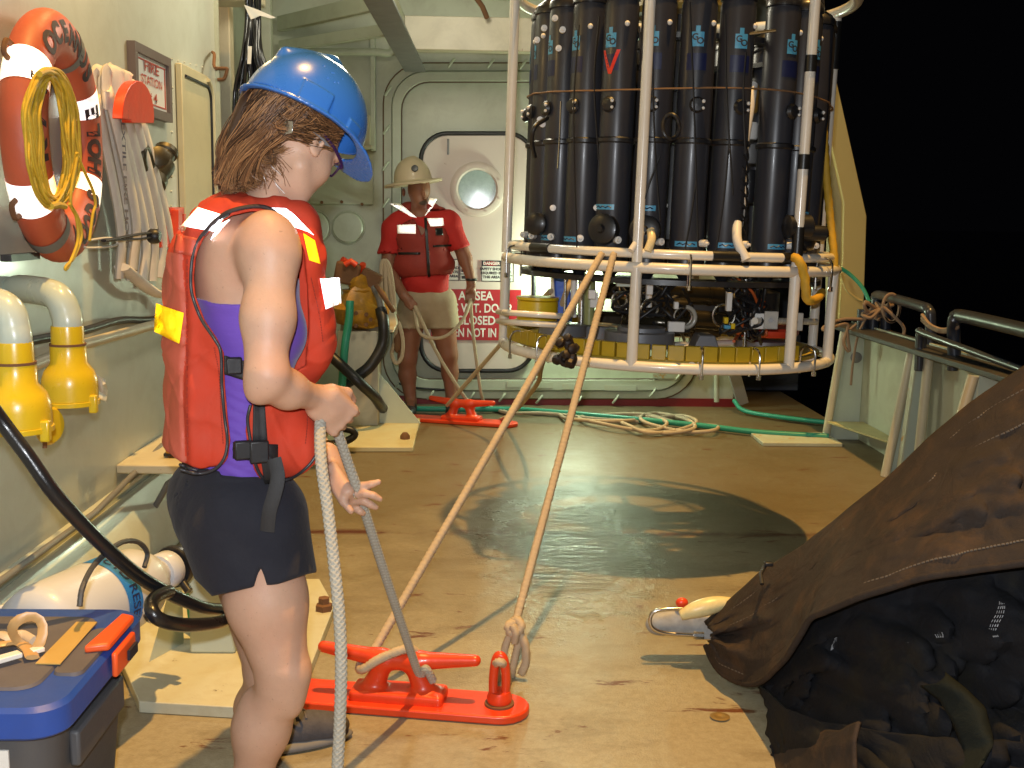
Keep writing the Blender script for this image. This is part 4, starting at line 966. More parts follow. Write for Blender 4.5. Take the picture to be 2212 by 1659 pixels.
MB().tube([W(459, 113, .01), W(463, 118, .05), W(462, 140, .06), W(466, 148, .08)], .008, 8, smooth=3).build('rod', m_rusty, hd)
Ye = EY; MB().tube([PY(460, 148, Ye), PY(488, 148, Ye), PY(490, 152, Ye), PY(484, 170, Ye), PY(470, 172, Ye)], .009, 8, smooth=4).build('rod', m_rusty, hd)
# ---- fire hose rack
m_hose = M('dirty_canvas_hose', (.74, .69, .61), .9, var=.12, vscale=9, bmp=.5, bscale=130, dirt=.35, dcol=(.25, .20, .15), rscale=9, stretch=(1, 1, .25))
fh = thing('fire_hose', 'pale canvas fire hose hanging in folds beside the life ring', 'fire hose', W(260, 640))
ys = [W(x, 400)[1] for x in (218, 322)]
rnd = random.Random(9); nf = 11
for k in range(nf):
    f = k / (nf - 1); y = ys[0] + (ys[1] - ys[0]) * f; yt = W(218 + 90 * f, 200, .08)[1]
    zb = W(218 + 100 * f, 615 + rnd.uniform(-25, 22), .08)[2]; ztp = 1.845 + .035 * math.sin(math.pi * min(1, f * 1.3)) - (.05 if k == nf - 1 else 0)
    xo = LX + .055 + .03 * (k % 2)
    w_ = .034
    pts = [(xo, y + rnd.uniform(-.01, .01), zb), (xo + .012, y + rnd.uniform(-.012, .012), zb + .2), (xo + .01, yt + rnd.uniform(-.006, .006), zb + .6), (xo, yt, ztp - .12), (xo, yt, ztp - .02), (xo + .005, yt + .01, ztp)]
    MB().tube(pts, w_, 8, smooth=6, flat=.45).build('hose_fold', m_hose, fh, smooth=80)
MB().tube([(LX + .07, ys[0] - .02, W(230, 575)[2]), (LX + .09, ys[0] + .3, W(280, 632)[2]), (LX + .09, ys[1] - .02, W(320, 640)[2]), (LX + .06, ys[1] + .14, W(330, 655)[2] - .05)], .03, 10, smooth=6, flat=.5).build('hose_fold', m_hose, fh, smooth=80)
text_on('TEXTILE FIRE HOSE', .055, W(270, 390, .1225) , (0, 0, -1), (0, 1, 0), M('faded_ink', (.16, .15, .18), .9), fh, bold=.001)
MB().tube([W(182, 520, .13), W(240, 514, .13), W(250, 530, .13), W(185, 535, .13), W(182, 520, .13)], .004, 6, smooth=4).build('white_tie', m_nyl, fh)
hk = thing('hose_hook', 'red half round hook plate over the canvas fire hose', 'hook', W(275, 250))
P = [(242, 256)] + [(277 + 36 * math.cos(a) * (1 if math.cos(a) > 0 else .97), 254 - 80 * math.sin(a)) for a in np.linspace(math.pi, 0, 15)] + [(312, 266), (262, 265), (262, 258)]
MB().prism([W(x, y, .115) for x, y in P], (.035, 0, 0)).build('hook_plate', m_red, hk, bevel=.008)
MB().box(W(285, 225, .055), (.11, .05, .05)).build('arm', m_red, hk)
# ---- brass nozzle
m_brass = M('tarnished_brass', (.075, .065, .04), .45, .5, var=.35, vscale=12, bmp=.4, bscale=40)
nz = thing('fire_nozzle', 'dark tarnished fire nozzle hanging below the fire station sign', 'nozzle', W(335, 380))
p, q = W(318, 430, .06), W(360, 325, .09); d = q - p; L = np.linalg.norm(d)
MB().lathe([(.020, 0), (.028, .03), (.034, L * .25), (.05, L * .3), (.05, L * .42), (.042, L * .45), (.05, L * .55), (.055, L * .62), (.055, L * .72), (.038, L * .75), (.040, L * .9), (.048, L * .93), (.048, L), (.03, L * 1.02)], p, d, 24).build('barrel', m_brass, nz, smooth=35)
MB().tube([W(322, 395, .08), W(309, 345, .10), (W(312, 318, .10)), W(320, 330, .10), W(328, 360, .1)], .014, 10, smooth=5).build('lever_handle', m_brass, nz)
MB().lathe([(.035, 0), (.04, .01), (.04, .05), (.02, .06)], W(338, 345, .1), (.6, -1, .3), 16).build('swivel', m_brass, nz)
MB().tube([W(316, 290, .01), W(316, 312, .05)], .004, 6).build('hanger_hook', m_nyl, nz)
# ---- red bracket
rb = thing('red_hose_bracket', 'red slotted steel bracket on the bulkhead behind the woman', 'bracket', W(362, 560))
def wallplate(x0, y0, x1, y1, off, t, m, par, nm='plate', bev=.003):
    return MB().prism([W(x, y, off) for x, y in ((x0, y0), (x1, y0), (x1, y1), (x0, y1))], (t, 0, 0)).build(nm, m, par, bevel=bev)
wallplate(332, 452, 342, 538, .03, .10, m_red, rb); wallplate(342, 448, 392, 462, .09, .012, m_red, rb)
for x in (352, 366, 379, 392): wallplate(x, 462, x + 5, 486, .09, .010, m_red, rb, 'slot_bar')
wallplate(342, 486, 392, 535, .09, .012, m_red, rb); wallplate(352, 536, 368, 580, .03, .04, m_red, rb)
st = thing('rubber_strap', 'black rubber strap hooked between the fire hose and red bracket', 'strap', W(280, 520))
MB().tube([W(224, 520, .14), W(305, 505, .14), W(328, 503, .13)], .010, 8, flat=.5).build('strap', m_black, st); MB().tube([W(224, 520, .14), W(305, 516, .14), W(328, 512, .13)], .008, 8, flat=.5).build('strap', m_black, st)
MB().lathe([(.02, 0), (.028, .01), (.028, .035), (.02, .045)], W(320, 510, .12), (1, 0, 0), 14).build('strap_knob', m_black, st)
# ---- goose neck vents
m_wpipe = M('pale_mint_pipe', (.52, .60, .52), .3, var=.05, bmp=.15, bscale=50, coat=.3)
def gooseneck(xc, yt, yb_, rp_, rb_, X, label, sc_=1.0, x_in=None, y_in=None):
    """elbow pipe with a yellow bell; xc = photo column of the bell axis, yt / yb_ = top and bottom of the bell"""
    top = PX(xc, yt, X); Y = top[1]; s = Y / FPX; bot = PX(xc + 2, yb_, X); t = thing('gooseneck_vent', label, 'vent', bot, 'gooseneck vents on the left bulkhead')
    r = rp_ * s; rb = rb_ * s; H = top[2] - bot[2]
    el = [np.array((LX, Y - .02 - .15 * 0, 0)) + (0, 0, top[2] + .12 + .10), np.array((LX + .10, Y, top[2] + .22)), np.array((X - .05, Y, top[2] + .18)), np.array((X, Y, top[2] + .07)), top + (0, 0, -.02)]
    el = [np.array((LX + .001, Y + .22, top[2] + .085)), np.array((LX + .08, Y + .13, top[2] + .095)), np.array((X - .035, Y + .02, top[2] + .085)), top + (0, 0, .03), top + (0, 0, -.02)]
    MB().tube(el, r, 22, smooth=8).build('elbow_pipe', m_wpipe, t, smooth=80)
    z = top[2]; a = lambda f: z - H * f
    c = (top[0], top[1], 0)
    MB().lathe([(r * 1.06, a(-.02)), (r * 1.08, a(0)), (r * 1.10, a(.20)), (r * 1.10, a(.205))], c, (0, 0, 1), 28).build('collar', m_yellow, t)
    MB().lathe([(r * 1.22, a(.205)), (r * 1.22, a(.235))], c, (0, 0, 1), 28).build('rusty_flange', m_rusty, t)
    MB().lathe([(r * 1.2, a(.236)), (r * 1.22, a(.45)), (rb * .88, a(.56)), (rb * .98, a(.66)), (rb, a(.75)), (rb, a(.93)), (rb * .9, a(.94))], c, (0, 0, 1), 36).build('bell', m_yellow, t, smooth=50)
    MB().lathe([(rb * 1.03, a(.935)), (rb * 1.05, a(.94)), (rb * 1.05, a(.995)), (rb * .95, a(1.0))], c, (0, 0, 1), 36).build('bell_lip', m_yellow, t)
    for ang in (-20, 100, 220):
        q = np.array((top[0] + rb * 1.03 * math.cos(R_(ang)), top[1] + rb * 1.03 * math.sin(R_(ang)), a(.97)))
        MB().box(q, (.022, .02, .05)).build('latch_lug', m_yellow, t, bevel=.004)
    return t
v1 = gooseneck(145, 707, 876, 31, 58, LX + .24, 'yellow bell vent on a pale elbow pipe, the farther one of the pair', 1)
v2 = gooseneck(30, 742, 935, 36, 70, LX + .30, 'yellow bell vent on a pale elbow pipe, nearest the left edge')
# hinged yellow flap under the near bell
fl = thing('vent_flap', 'round yellow flap hanging open under the nearer bell vent', 'flap', W(112, 930, .25))
P0 = PX(108, 920, LX + .22); MB().lathe([(.05, -.006), (.052, 0), (.045, .008), (1e-4, .010)], P0, (.9, -.35, 0), 28).build('flap_disc', m_yellow, fl)
MB().tube([PX(96, 905, LX + .27), PX(97, 968, LX + .27)], .006, 8).build('hinge_pin', m_rusty, fl)
rg = thing('paper_bundle', 'crumpled white paper tag behind the yellow bell vent', 'paper', W(220, 840))
rnd = random.Random(3)
for k in range(4):
    P, F = [], []
    for i in range(5):
        for j in range(4):
            P.append(W(196 + i * 8 + rnd.uniform(-3, 3) + k, 802 + j * 14 + i * 6 + rnd.uniform(-4, 4), .02 + k * .015 + rnd.uniform(0, .02)))
    F = [(i * 4 + j, (i + 1) * 4 + j, (i + 1) * 4 + j + 1, i * 4 + j + 1) for i in range(4) for j in range(3)]
    MB().add(P, F).build('paper_sheet', m_wsign, rg, smooth=0)
# ---- pipes and cables along the bulkhead
def wallrun(name, pts, r, mat, label, cat, smooth=6, n=10):
    P = [W(x, y, o) for x, y, o in pts]; o = MB().tube(P, r, n, smooth=smooth).build(name, mat, None, P[len(P) // 2], smooth=80); tag(o, label, cat); return o
wallrun('handrail_pipe', ((30, 806, .06), (177, 744, .06), (330, 702, .06), (400, 674, .06)), .019, m_cream, 'cream pipe running aft along the bulkhead under the fire hose', 'pipe', 1)
wallrun('black_cable', ((-20, 760, .05), (60, 738, .05), (178, 715, .05), (260, 692, .05), (330, 690, .04), (400, 670, .05)), .014, m_black, 'black cable along the bulkhead above the cream pipe', 'cable')
gp = wallrun('grey_conduit', ((-60, 1300, .07), (0, 1256, .07), (207, 1106, .07), (350, 962, .07)), .011, m_gal, 'thin grey conduit sloping along the lower left bulkhead', 'pipe', 1)
m_bighose = M('wet_black_hose', (.012, .012, .013), .30, var=.3, bmp=.3, bscale=150, coat=.2)
P = [PX(-60, 820, -.98), PX(0, 905, -.95), PX(60, 985, -.90), PX(125, 1075, -.85), PX(225, 1180, -.79), PX(320, 1258, -.74), PX(430, 1310, -.67), PX(484, 1318, -.64), PX(500, 1330, -.62), PX(470, 1345, -.62), PX(400, 1350, -.65), PX(345, 1338, -.68), PX(326, 1312, -.70), PX(335, 1292, -.71), PX(365, 1278, -.71)]
o = MB().tube(P, .0155, 14, smooth=8).build('black_hose', m_bighose, None, P[3], smooth=80); tag(o, 'thick black hose sweeping down across the lower left in a loop', 'hose')
# ---- shelf with orange thing
sh = thing('bracket_shelf', 'cream triangular shelf plate on the bulkhead behind the woman', 'shelf', W(310, 1000))
za = W(250, 1004)[2]; ys_ = W(250, 1004)[1]
P = [(LX, ys_ + .62, za), (LX, ys_, za), (-1.02, ys_, za), (-1.02, ys_ + .30, za)]
MB().prism(P, (0, 0, -.035)).build('plate', m_cream, sh, bevel=.006)
MB().tube([(LX + .02, ys_ + .30, za - .30), (LX + .16, ys_ + .12, za - .10), (LX + .25, ys_ + .08, za - .03)], .012, 8).build('strut', m_gal, sh)
ob = thing('orange_strap_lump', 'small orange and black fitting lying on the cream shelf', 'fitting', W(335, 975))
q = np.array((-1.20, ys_ + .16, za)); MB().box(q + (0, 0, .03), (.06, .07, .058)).build('orange_block', M('orange_plastic', (.6, .25, .02), .4, bmp=.4), ob, bevel=.01); MB().box(q + (.0, 0, .012), (.07, .075, .012)).build('black_band', m_black, ob)
# ---- white carboy bottle lying on its side with blue tape
m_poly = M('milky_polythene', (.55, .57, .60), .35, var=.05, vscale=3, bmp=.15, bscale=20, coat=.1)
p = PX(60, 1372, -1.06); q = PX(345, 1238, -.90); q2 = PX(380, 1205, -.82)
cb = thing('carboy', 'milky white plastic carboy lying on its side with blue tape label', 'bottle', p * (1, 1, 0) + (0, 0, .02))
d = q - p; L = np.linalg.norm(d); r = .108
prof = [(r * .55, 0), (r * .9, .012), (r, .05), (r * 1.01, L * .35), (r, L * .66), (r * .93, L * .78), (r * .7, L * .88), (r * .42, L * .95), (r * .36, L)]
prof = [(a, h) for a, h in prof]
MB().lathe(prof, p, d, 40).build('body', m_poly, cb, smooth=60)
un = _n(d)
MB().lathe([(r * .46, 0), (r * .5, .006), (r * .5, .05), (r * .46, .056)], p + un * (L - .005), d, 28).build('cap', m_poly, cb)
MB().lathe([(r * .55, 0), (r * .57, .006), (r * .57, .02), (r * .4, .03)], p + un * (L + .06), d, 28).build('valve_knob', m_cap, cb)
MB().lathe([(.012, 0), (.012, .09)], p + un * (L + .06), (.6, -.4, -.6), 10).build('spigot', m_cap, cb)
a_, b_, _ = frame_from(d)
def onc(t, h, off=.0015):
    rr_ = np.interp(h, [x[1] for x in prof], [x[0] for x in prof]); return p + un * h + (a_ * math.cos(t) + b_ * math.sin(t)) * (rr_ + off)
tv = np.array(CAM - (p + q) / 2); tcam = math.atan2(np.dot(tv, b_), np.dot(tv, a_))
h0 = L * .50
pts = []; n = 20
for i in range(n + 1):
    t = tcam - 1.35 + 2.5 * i / n; pts += [onc(t, h0 - .03), onc(t, h0 + .03)]
MB().add(pts, [(2 * i, 2 * i + 1, 2 * i + 3, 2 * i + 2) for i in range(n)]).build('blue_tape', M('painters_blue_tape', (.02, .19, .55), .55, bmp=.3), cb, smooth=80)
me = text_mesh('CTD RESER', .042, bold=.0004)
sgn = 1 if (onc(tcam + .3, h0)[2] < onc(tcam - .3, h0)[2]) else -1
for v in me.vertices:
    q_ = onc(tcam + sgn * (v.co.x / r), h0 + v.co.y, .003); v.co = [float(z) for z in q_]
link_mesh('handwriting', me, M('marker_ink', (.01, .02, .08), .6), cb)
lp = []
for x, y in ((172, 1310), (178, 1270), (200, 1225), (235, 1190), (268, 1170), (300, 1172), (318, 1195), (312, 1225)): lp.append(PX(x, y, -.80))
o = MB().tube(lp, .0055, 8, smooth=7, rfun=twist(300, 2, .15)).build('braided_cord', M('black_white_braid', (.06, .06, .06), .6, var=.9, vscale=200), None, lp[3]); tag(o, 'thin black and white braided cord looping over the carboy', 'cord')
for x in (-.02, 1): pass
o = MB().lathe([(.012, 0), (.016, .004), (.016, .03), (.02, .032), (.02, .05), (.012, .055)], PX(322, 1318, -.78), (.5, -1, .1), 16).build('hose_fitting', m_steel, None, PX(322, 1318, -.78)); tag(o, 'chrome hose fitting beside the black hose loop', 'fitting')
# ---- steel foundation plate with pillar behind the legs
fp = thing('steel_foundation', 'pale painted steel foundation plate with an upright gusseted pillar', 'foundation', PZ(500, 1450))
zt = .035
P = [PZ(300, 1515, zt), PZ(560, 1530, zt), PZ(655, 1480, zt), PZ(722, 1308, zt), PZ(690, 1250, zt), PZ(330, 1250, zt), PZ(250, 1400, zt)]
m_fplate = M('chipped_cream_plate', (.52, .52, .40), .5, var=.08, bmp=.3, rust=.28, rscale=16, rcol=(.08, .05, .03), dirt=.35, dcol=(.35, .27, .12))
MB().prism(P, (0, 0, -.034)).build('base_plate', m_fplate, fp, bevel=.003)
MB().lathe([(.03, 0), (.03, .02), (.02, .025), (.02, .045), (1e-4, .045)], PZ(700, 1318, zt), (0, 0, 1), 6).build('anchor_bolt', m_rusty, fp, smooth=0)
c0 = PZ(440, 1420, zt)
MB().box(c0 + (0.02, .08, .22), (.14, .10, .44)).build('pillar', m_pgg, fp, bevel=.008)
MB().prism([PZ(322, 1430, zt), PZ(395, 1390, zt), PZ(395, 1390, zt) + (0, 0, .30)], (0, .012, 0)).build('gusset', m_pgg, fp)
MB().prism([c0 + (.1, .07, 0), c0 + (.28, .07, 0), c0 + (.1, .07, .25)], (0, .012, 0)).build('gusset', m_pgg, fp)
P = [PY(405, 1225, 3.5), PY(410, 1290, 3.48), PY(418, 1350, 3.45), PY(432, 1400, 3.4), PY(450, 1440, 3.35), PY(500, 1470, 3.3), PY(560, 1490, 3.25)]
o = thing('deck_wash_hose', 'green hose joined to a black sleeve behind the woman\'s legs', 'hose', P[2])
MB().tube(P[:4], .014, 12, smooth=6).build('green_hose', M('green_hose', (.03, .30, .20), .4), o); MB().tube(P[3:], .022, 12, smooth=6).build('black_sleeve', m_black, o)
# ---- blue lidded tote in the corner
m_tgrey = M('dark_grey_tote', (.075, .075, .08), .55, var=.1, bmp=.3, bscale=120, dirt=.3, dcol=(.12, .11, .09)); m_tblue = M('blue_lid', (.018, .065, .32), .45, var=.15, bmp=.2, bscale=60, dirt=.3, dcol=(.05, .06, .12)); m_dust = M('dusty_lid_top', (.105, .095, .10), .7, var=.2, vscale=15, bmp=.3, dirt=.4, dcol=(.05, .05, .11))
tt = thing('storage_tote', 'dark grey storage tote with blue lid and orange latch in the near left corner', 'tote', PY(120, 1900, 2.2))
TY0, TY1 = 1.84, 2.31; zl = .525
xr = PY(305, 1560, TY0)[0] - .0; xl = xr - .62
xr = -0.735; xl = xr - .56
def rrect(x0, x1, y0_, y1_, r, z, n=6):
    pts = []
    for cx, cy, a0 in ((x1 - r, y0_ + r, -90), (x1 - r, y1_ - r, 0), (x0 + r, y1_ - r, 90), (x0 + r, y0_ + r, 180)):
        for k in range(n + 1): a = R_(a0 + 90 * k / n); pts.append(np.array((cx + r * math.cos(a), cy + r * math.sin(a), z)))
    return pts
def stack(layers, name, mat, par, bevel=0, smooth=40):
    n = len(layers[0]); mb = MB(); vs = [q for l in layers for q in l]; fs = [tuple(range(n - 1, -1, -1)), tuple((len(layers) - 1) * n + k for k in range(n))]
    for i in range(len(layers) - 1):
        for k in range(n): fs.append((i * n + k, i * n + (k + 1) % n, (i + 1) * n + (k + 1) % n, (i + 1) * n + k))
    return mb.add(vs, fs).build(name, mat, par, bevel=bevel, smooth=smooth)
R4 = lambda dx, z, r=.06: rrect(xl - dx, xr + dx, TY0 - dx, TY1 + dx, r, z)
stack([R4(-.05, .0), R4(-.012, zl - .05), R4(-.01, zl - .03)], 'tub', m_tgrey, tt)
stack([R4(.012, zl - .05), R4(.016, zl - .045), R4(.016, zl), R4(.008, zl + .008), R4(-.02, zl + .010)], 'lid', m_tblue, tt, smooth=30)
stack([R4(-.055, zl + .0105, .04), R4(-.058, zl + .016, .04), R4(-.075, zl + .018, .04)], 'lid_panel', m_dust, tt)
mb = MB()
for k, x in enumerate(np.linspace(xl + .06, xr - .06, 2)): pass
stack([rrect(xr - .052, xr + .004, TY0 + .12, TY1 - .12, .02, zl + .009), rrect(xr - .050, xr + .002, TY0 + .122, TY1 - .122, .02, zl + .016)], 'lid_edge_pad', m_dust, tt)
MB().box((xr - .008, (TY0 + TY1) / 2, .40), (.02, .26, .07)).build('side_handle', m_tgrey, tt, bevel=.006)
m_lat = M('orange_latch', (.78, .10, .02), .4, var=.05, bmp=.15)
yl = PX(262, 1430, xr + .02)[1]
P = [(xr - .055, yl - .11, zl + .022), (xr + .025, yl - .09, zl + .02), (xr + .034, yl - .05, zl - .02), (xr + .034, yl + .07, zl - .02), (xr + .025, yl + .10, zl + .02), (xr - .03, yl + .11, zl + .024)]
lt = MB().prism([np.array(q) for q in ((xr - .022, yl - .085, zl + .016), (xr + .022, yl - .07, zl + .016), (xr + .022, yl + .085, zl + .016), (xr - .008, yl + .10, zl + .016))], (0, 0, .016)).build('latch', m_lat, tt, bevel=.005)
MB().box((xr + .026, yl, zl - .018), (.012, .12, .05)).build('latch_flap', m_lat, lt, bevel=.005)
MB().box((xr + .037, yl + .02, zl - .02), (.006, .05, .02)).build('latch_slot', M('dark_hole', (.01, .01, .02), .8), lt)
lz = zl + .0195
def lidpt(x, y, dz=0): return PZ(x, y, lz + dz)
o = MB().prism([lidpt(230 * 1 / 3, 1105 + 990 / 3), lidpt(130, 1436), lidpt(210, 1345), lidpt(165, 1345)], (0, 0, .002)).build('tan_tape', M('tan_packing_tape', (.50, .33, .10), .35, var=.08, bmp=.4, bscale=40), tt)
MB().box(PY(-2, 1650, TY0 - .01), (.035, .004, .05)).build('tote_label', m_wsign, tt)
# odds and ends on the lid
m_tan = M('rubber_band_tan', (.50, .30, .12), .4, var=.2)
ws = thing('tape_scraps', 'crumpled tan tape and pale scraps on the blue tote lid', 'scraps', lidpt(40, 1400))
rnd = random.Random(8)
P0 = lidpt(62, 1408)
MB().tube([P0 + (.028 * math.cos(t), 0.01 * math.sin(2 * t), .036 + .034 * math.sin(t)) for t in np.linspace(0, 6.283, 17)[:-1]], .010, 8, closed=True, flat=.25, up=(0, 1, 0)).build('tape_curl', m_tan, ws)
MB().tube([lidpt(-30, 1395, .01), lidpt(0, 1392, .014), lidpt(35, 1388, .012), lidpt(60, 1400, .01), lidpt(70, 1420, .008)], .013, 8, smooth=6, flat=.4).build('tape_curl', m_tan, ws)
MB().tube([lidpt(-30, 1375, .01), lidpt(0, 1370, .02), lidpt(22, 1378, .02), lidpt(45, 1372, .01), lidpt(70, 1385, .01)], .011, 8, smooth=6, flat=.5).build('pale_scrap', M('pale_scrap', (.55, .45, .33), .6), ws)
MB().bar(lidpt(-20, 1430, .012), lidpt(44, 1412, .012), .022, .010).build('foil_strip', m_nyl, ws, bevel=.002)
MB().bar(lidpt(66, 1408, .010), lidpt(92, 1400, .010), .020, .009).build('foil_strip', m_nyl, ws, bevel=.002)
hp = [PZ(x, y, zl + .05) for x, y in ((-40, 1322), (20, 1312), (80, 1306), (140, 1310), (200, 1318))]
o = MB().tube([PY(-40, 1318, 2.75), PY(40, 1308, 2.75), PY(100, 1306, 2.75), PY(205, 1318, 2.75)], .006, 8, smooth=5).build('white_tube', m_nyl, None, PY(80, 1310, 2.75)); tag(o, 'thin white plastic tube behind the tote lid', 'tube')
# ---- black cable hank hanging between side bulkhead and back wall
ch = thing('cable_hank', 'bundle of black cables hanging at upper left with white tags', 'cables', PY(550, 200, 6.0))
rnd = random.Random(12)
for k in range(20):
    x0 = 532 + k * 1.6 + rnd.uniform(-3, 3); f = k / 19
    MB().tube([PY(x0, -40, 6.0 + rnd.uniform(-.06, .06)), PY(x0 + rnd.uniform(-3, 3), 40, 6.0), PY(x0 - 8 + f * 14, 120, 6.0 + rnd.uniform(-.05, .05)), PY(510 + f * 100 + rnd.uniform(-3, 3), 200, 6.0), PY(510 + f * 110, 300, 6.0), PY(540 + f * 50, 345, 6.0)], .010, 8, smooth=6).build('cable', m_blackgl, ch, smooth=80)
MB().prism([PY(527, 10, 5.92), PY(560, 22, 5.92), PY(596, 38, 5.90), PY(585, 40, 5.9), PY(562, 34, 5.92), PY(542, 42, 5.92)], (0, .004, 0)).build('white_tag', m_wsign, ch)
MB().prism([PY(536, 100, 5.9), PY(544, 100, 5.9), PY(542, 138, 5.9), PY(534, 138, 5.9)], (0, .004, 0)).build('white_tag', m_wsign, ch)
# ---- hydraulic block on its pedestal (behind the woman's chest)
pd = thing('pedestal', 'pale steel pedestal with gusset standing on a stained base plate', 'pedestal', PZ(800, 940))
PYd = 7.25
m_stain = M('stained_cream_plate', (.55, .50, .30), .5, rust=.2, rscale=9, rcol=(.35, .18, .05), dirt=.5, dcol=(.45, .33, .10))
P = [PZ(700, 966, .03), PZ(892, 966, .03), PZ(908, 903, .03), PZ(720, 900, .03)]; MB().prism(P, (0, 0, -.028)).build('base_plate', m_stain, pd, bevel=.003)
p = PY(788, 930, PYd); z_top = PY(800, 712, PYd)[2]
MB().box((p[0] - .03, PYd, z_top / 2), (.26, .20, z_top)).build('column', m_stain if False else m_cream, pd, bevel=.008)
MB().prism([(p[0] + .10, PYd - .02, .03), (p[0] + .37, PYd - .02, .03), (p[0] + .10, PYd - .02, .36)], (0, .014, 0)).build('gusset', m_pgg, pd)
MB().prism([PY(735, 720, PYd), PY(850, 718, PYd - .1), PY(858, 700, PYd), PY(850, 660, PYd + .1), PY(735, 700, PYd + .1)], (0, .22, 0)).build('top_plate', m_cream, pd, bevel=.006)
MB().lathe([(.03, 0), (.03, .02), (.015, .04)], PZ(875, 948, .03), (0, 0, 1), 8).build('anchor_bolt', m_rusty, pd)
m_yo = M('greasy_yellow_orange', (.45, .22, .015), .4, var=.35, vscale=14, bmp=.5, bscale=40, rust=.25, rscale=18, dirt=.6, dcol=(.08, .05, .03))
wn = thing('hydraulic_winch', 'greasy yellow orange hydraulic winch with a red lever on the pedestal', 'winch', PY(780, 700, PYd))
MB().lathe([(.06, 0), (.14, .02), (.17, .06), (.17, .12), (.12, .16), (.10, .22), (.11, .24)], PY(775, 705, PYd), (0, 0, 1), 24).build('drum_body', m_yo, wn, smooth=40)
MB().lathe([(.13, -.10), (.15, -.08), (.15, .06), (.10, .08)], PY(788, 662, PYd - .02), (.5, -1, .2), 22).build('gear_housing', m_yo, wn, smooth=40)
MB().lathe([(.06, 0), (.07, .02), (.07, .16), (.05, .18)], PY(790, 650, PYd), (-.35, -.2, 1), 18).build('motor', m_yo, wn)
MB().box(PY(752, 590, PYd), (.16, .16, .14), [_n((1, 0, -.2)), (0, 1, 0), _n((.2, 0, 1))]).build('valve_body', m_rusty, wn, bevel=.015)
MB().box(PY(800, 605, PYd), (.14, .12, .12), [_n((1, 0, -.5)), (0, 1, 0), _n((.5, 0, 1))]).build('valve_body', m_rusty, wn, bevel=.015)
MB().tube([PY(745, 572, PYd - .1), PY(758, 564, PYd - .1), PY(770, 573, PYd - .1)], .02, 10).build('lever', m_red, wn); MB().tube([PY(739, 560, PYd - .05), PY(762, 574, PYd)], .02, 10).build('lever', m_red, wn); MB().tube([PY(784, 570, PYd - .05), PY(782, 592, PYd)], .02, 10).build('lever', m_red, wn)
for k in range(7):
    a = k * .9; MB().lathe([(.014, 0), (.014, .016)], PY(775 + 26 * math.cos(a), 690 + 14 * math.sin(a), PYd - .16), (0, -1, 0), 6).build('bolt', m_rusty, wn, smooth=0)
MB().tube([PY(800, 610, PYd), PY(818, 640, PYd - .1), PY(824, 668, PYd - .1)], .024, 10, smooth=5).build('hydraulic_pipe', m_gal, wn); MB().tube([PY(812, 615, PYd - .15), PY(835, 650, PYd - .15), PY(850, 672, PYd - .1)], .016, 10, smooth=5).build('hydraulic_pipe', m_rusty, wn)
def run(name, pts, r, mat, label, cat, n=10, sm=7, rf=None, group=None):
    P = [p if len(p) == 3 and isinstance(p, np.ndarray) else PY(*p) for p in pts]
    if rf is not None: P = dense(P, sm, .006); sm = 0
    o = MB().tube(P, r, n, smooth=sm, rfun=rf).build(name, mat, None, P[len(P) // 2], smooth=80); tag(o, label, cat, group); return o
run('hydraulic_hose', [(822, 668, 7.15), (829, 700, 7.1), (826, 745, 7.1), (800, 790, 7.05), (768, 815, 7.05), (745, 832, 7.1), (738, 860, 7.2)], .038, m_black, 'thick black hydraulic hose curving down from the yellow winch', 'hose')
run('hydraulic_hose', [(705, 760, 7.0), (740, 792, 6.95), (775, 825, 6.9), (810, 858, 7.0), (825, 880, 7.2), (840, 890, 7.5)], .034, m_black, 'thick black hose crossing in front of the pedestal to the deck', 'hose')
run('green_hose_end', [(756, 650, 7.05), (754, 690, 7.03), (746, 740, 7.0), (741, 800, 7.0), (738, 850, 7.0)], .026, M('green_hose', (.03, .30, .20)), 'green hose dropping from the yellow winch past the pedestal', 'hose')
run('black_hose_coil', [(690, 930, 6.4), (730, 925, 6.4), (760, 930, 6.4), (765, 942, 6.4), (740, 955, 6.4), (690, 962, 6.4)], .022, m_black, 'black hose end lying on deck at the foot of the pedestal', 'hose')
for pts, r, mm, lab in (([PZ(800, 862, .03) + (0, 0, .12), PZ(820, 868, .03) + (0, 0, .03), PZ(870, 880, .03), PZ(960, 884, .03), PZ(1100, 884, .03), PZ(1180, 889, .03), PZ(1300, 899, .03), PZ(1500, 918, .03), PZ(1640, 934, .03), PZ(1790, 943, .03)], .019, M('green_hose', (.03, .30, .20)), 'long green hose lying across the deck in front of the back wall'),
    ([PZ(1585, 880, .03) + (0, 0, .05), PZ(1610, 888, .03), PZ(1700, 903, .03), PZ(1790, 913, .03)], .016, M('green_hose', (.03, .30, .20)), 'short green hose on deck beyond the bulkhead corner')):
    o = MB().tube(pts, r, 10, smooth=7).build('deck_hose', mm, None, pts[4 if len(pts) > 4 else 1], smooth=80); tag(o, lab, 'hose')
run('green_cable', [(1808, 575, 6.9), (1835, 592, 6.9), (1862, 620, 6.85), (1878, 652, 6.8)], .012, M('green_hose', (.03, .30, .20)), 'thin green hose arching from the cage to the blue bitt', 'hose')
run('wall_cable', [(862, 828, 7.95), (900, 838, 7.98), (1000, 844, 8.0)], .008, m_black, 'thin black cable sagging along the foot of the hatch frame', 'cable')
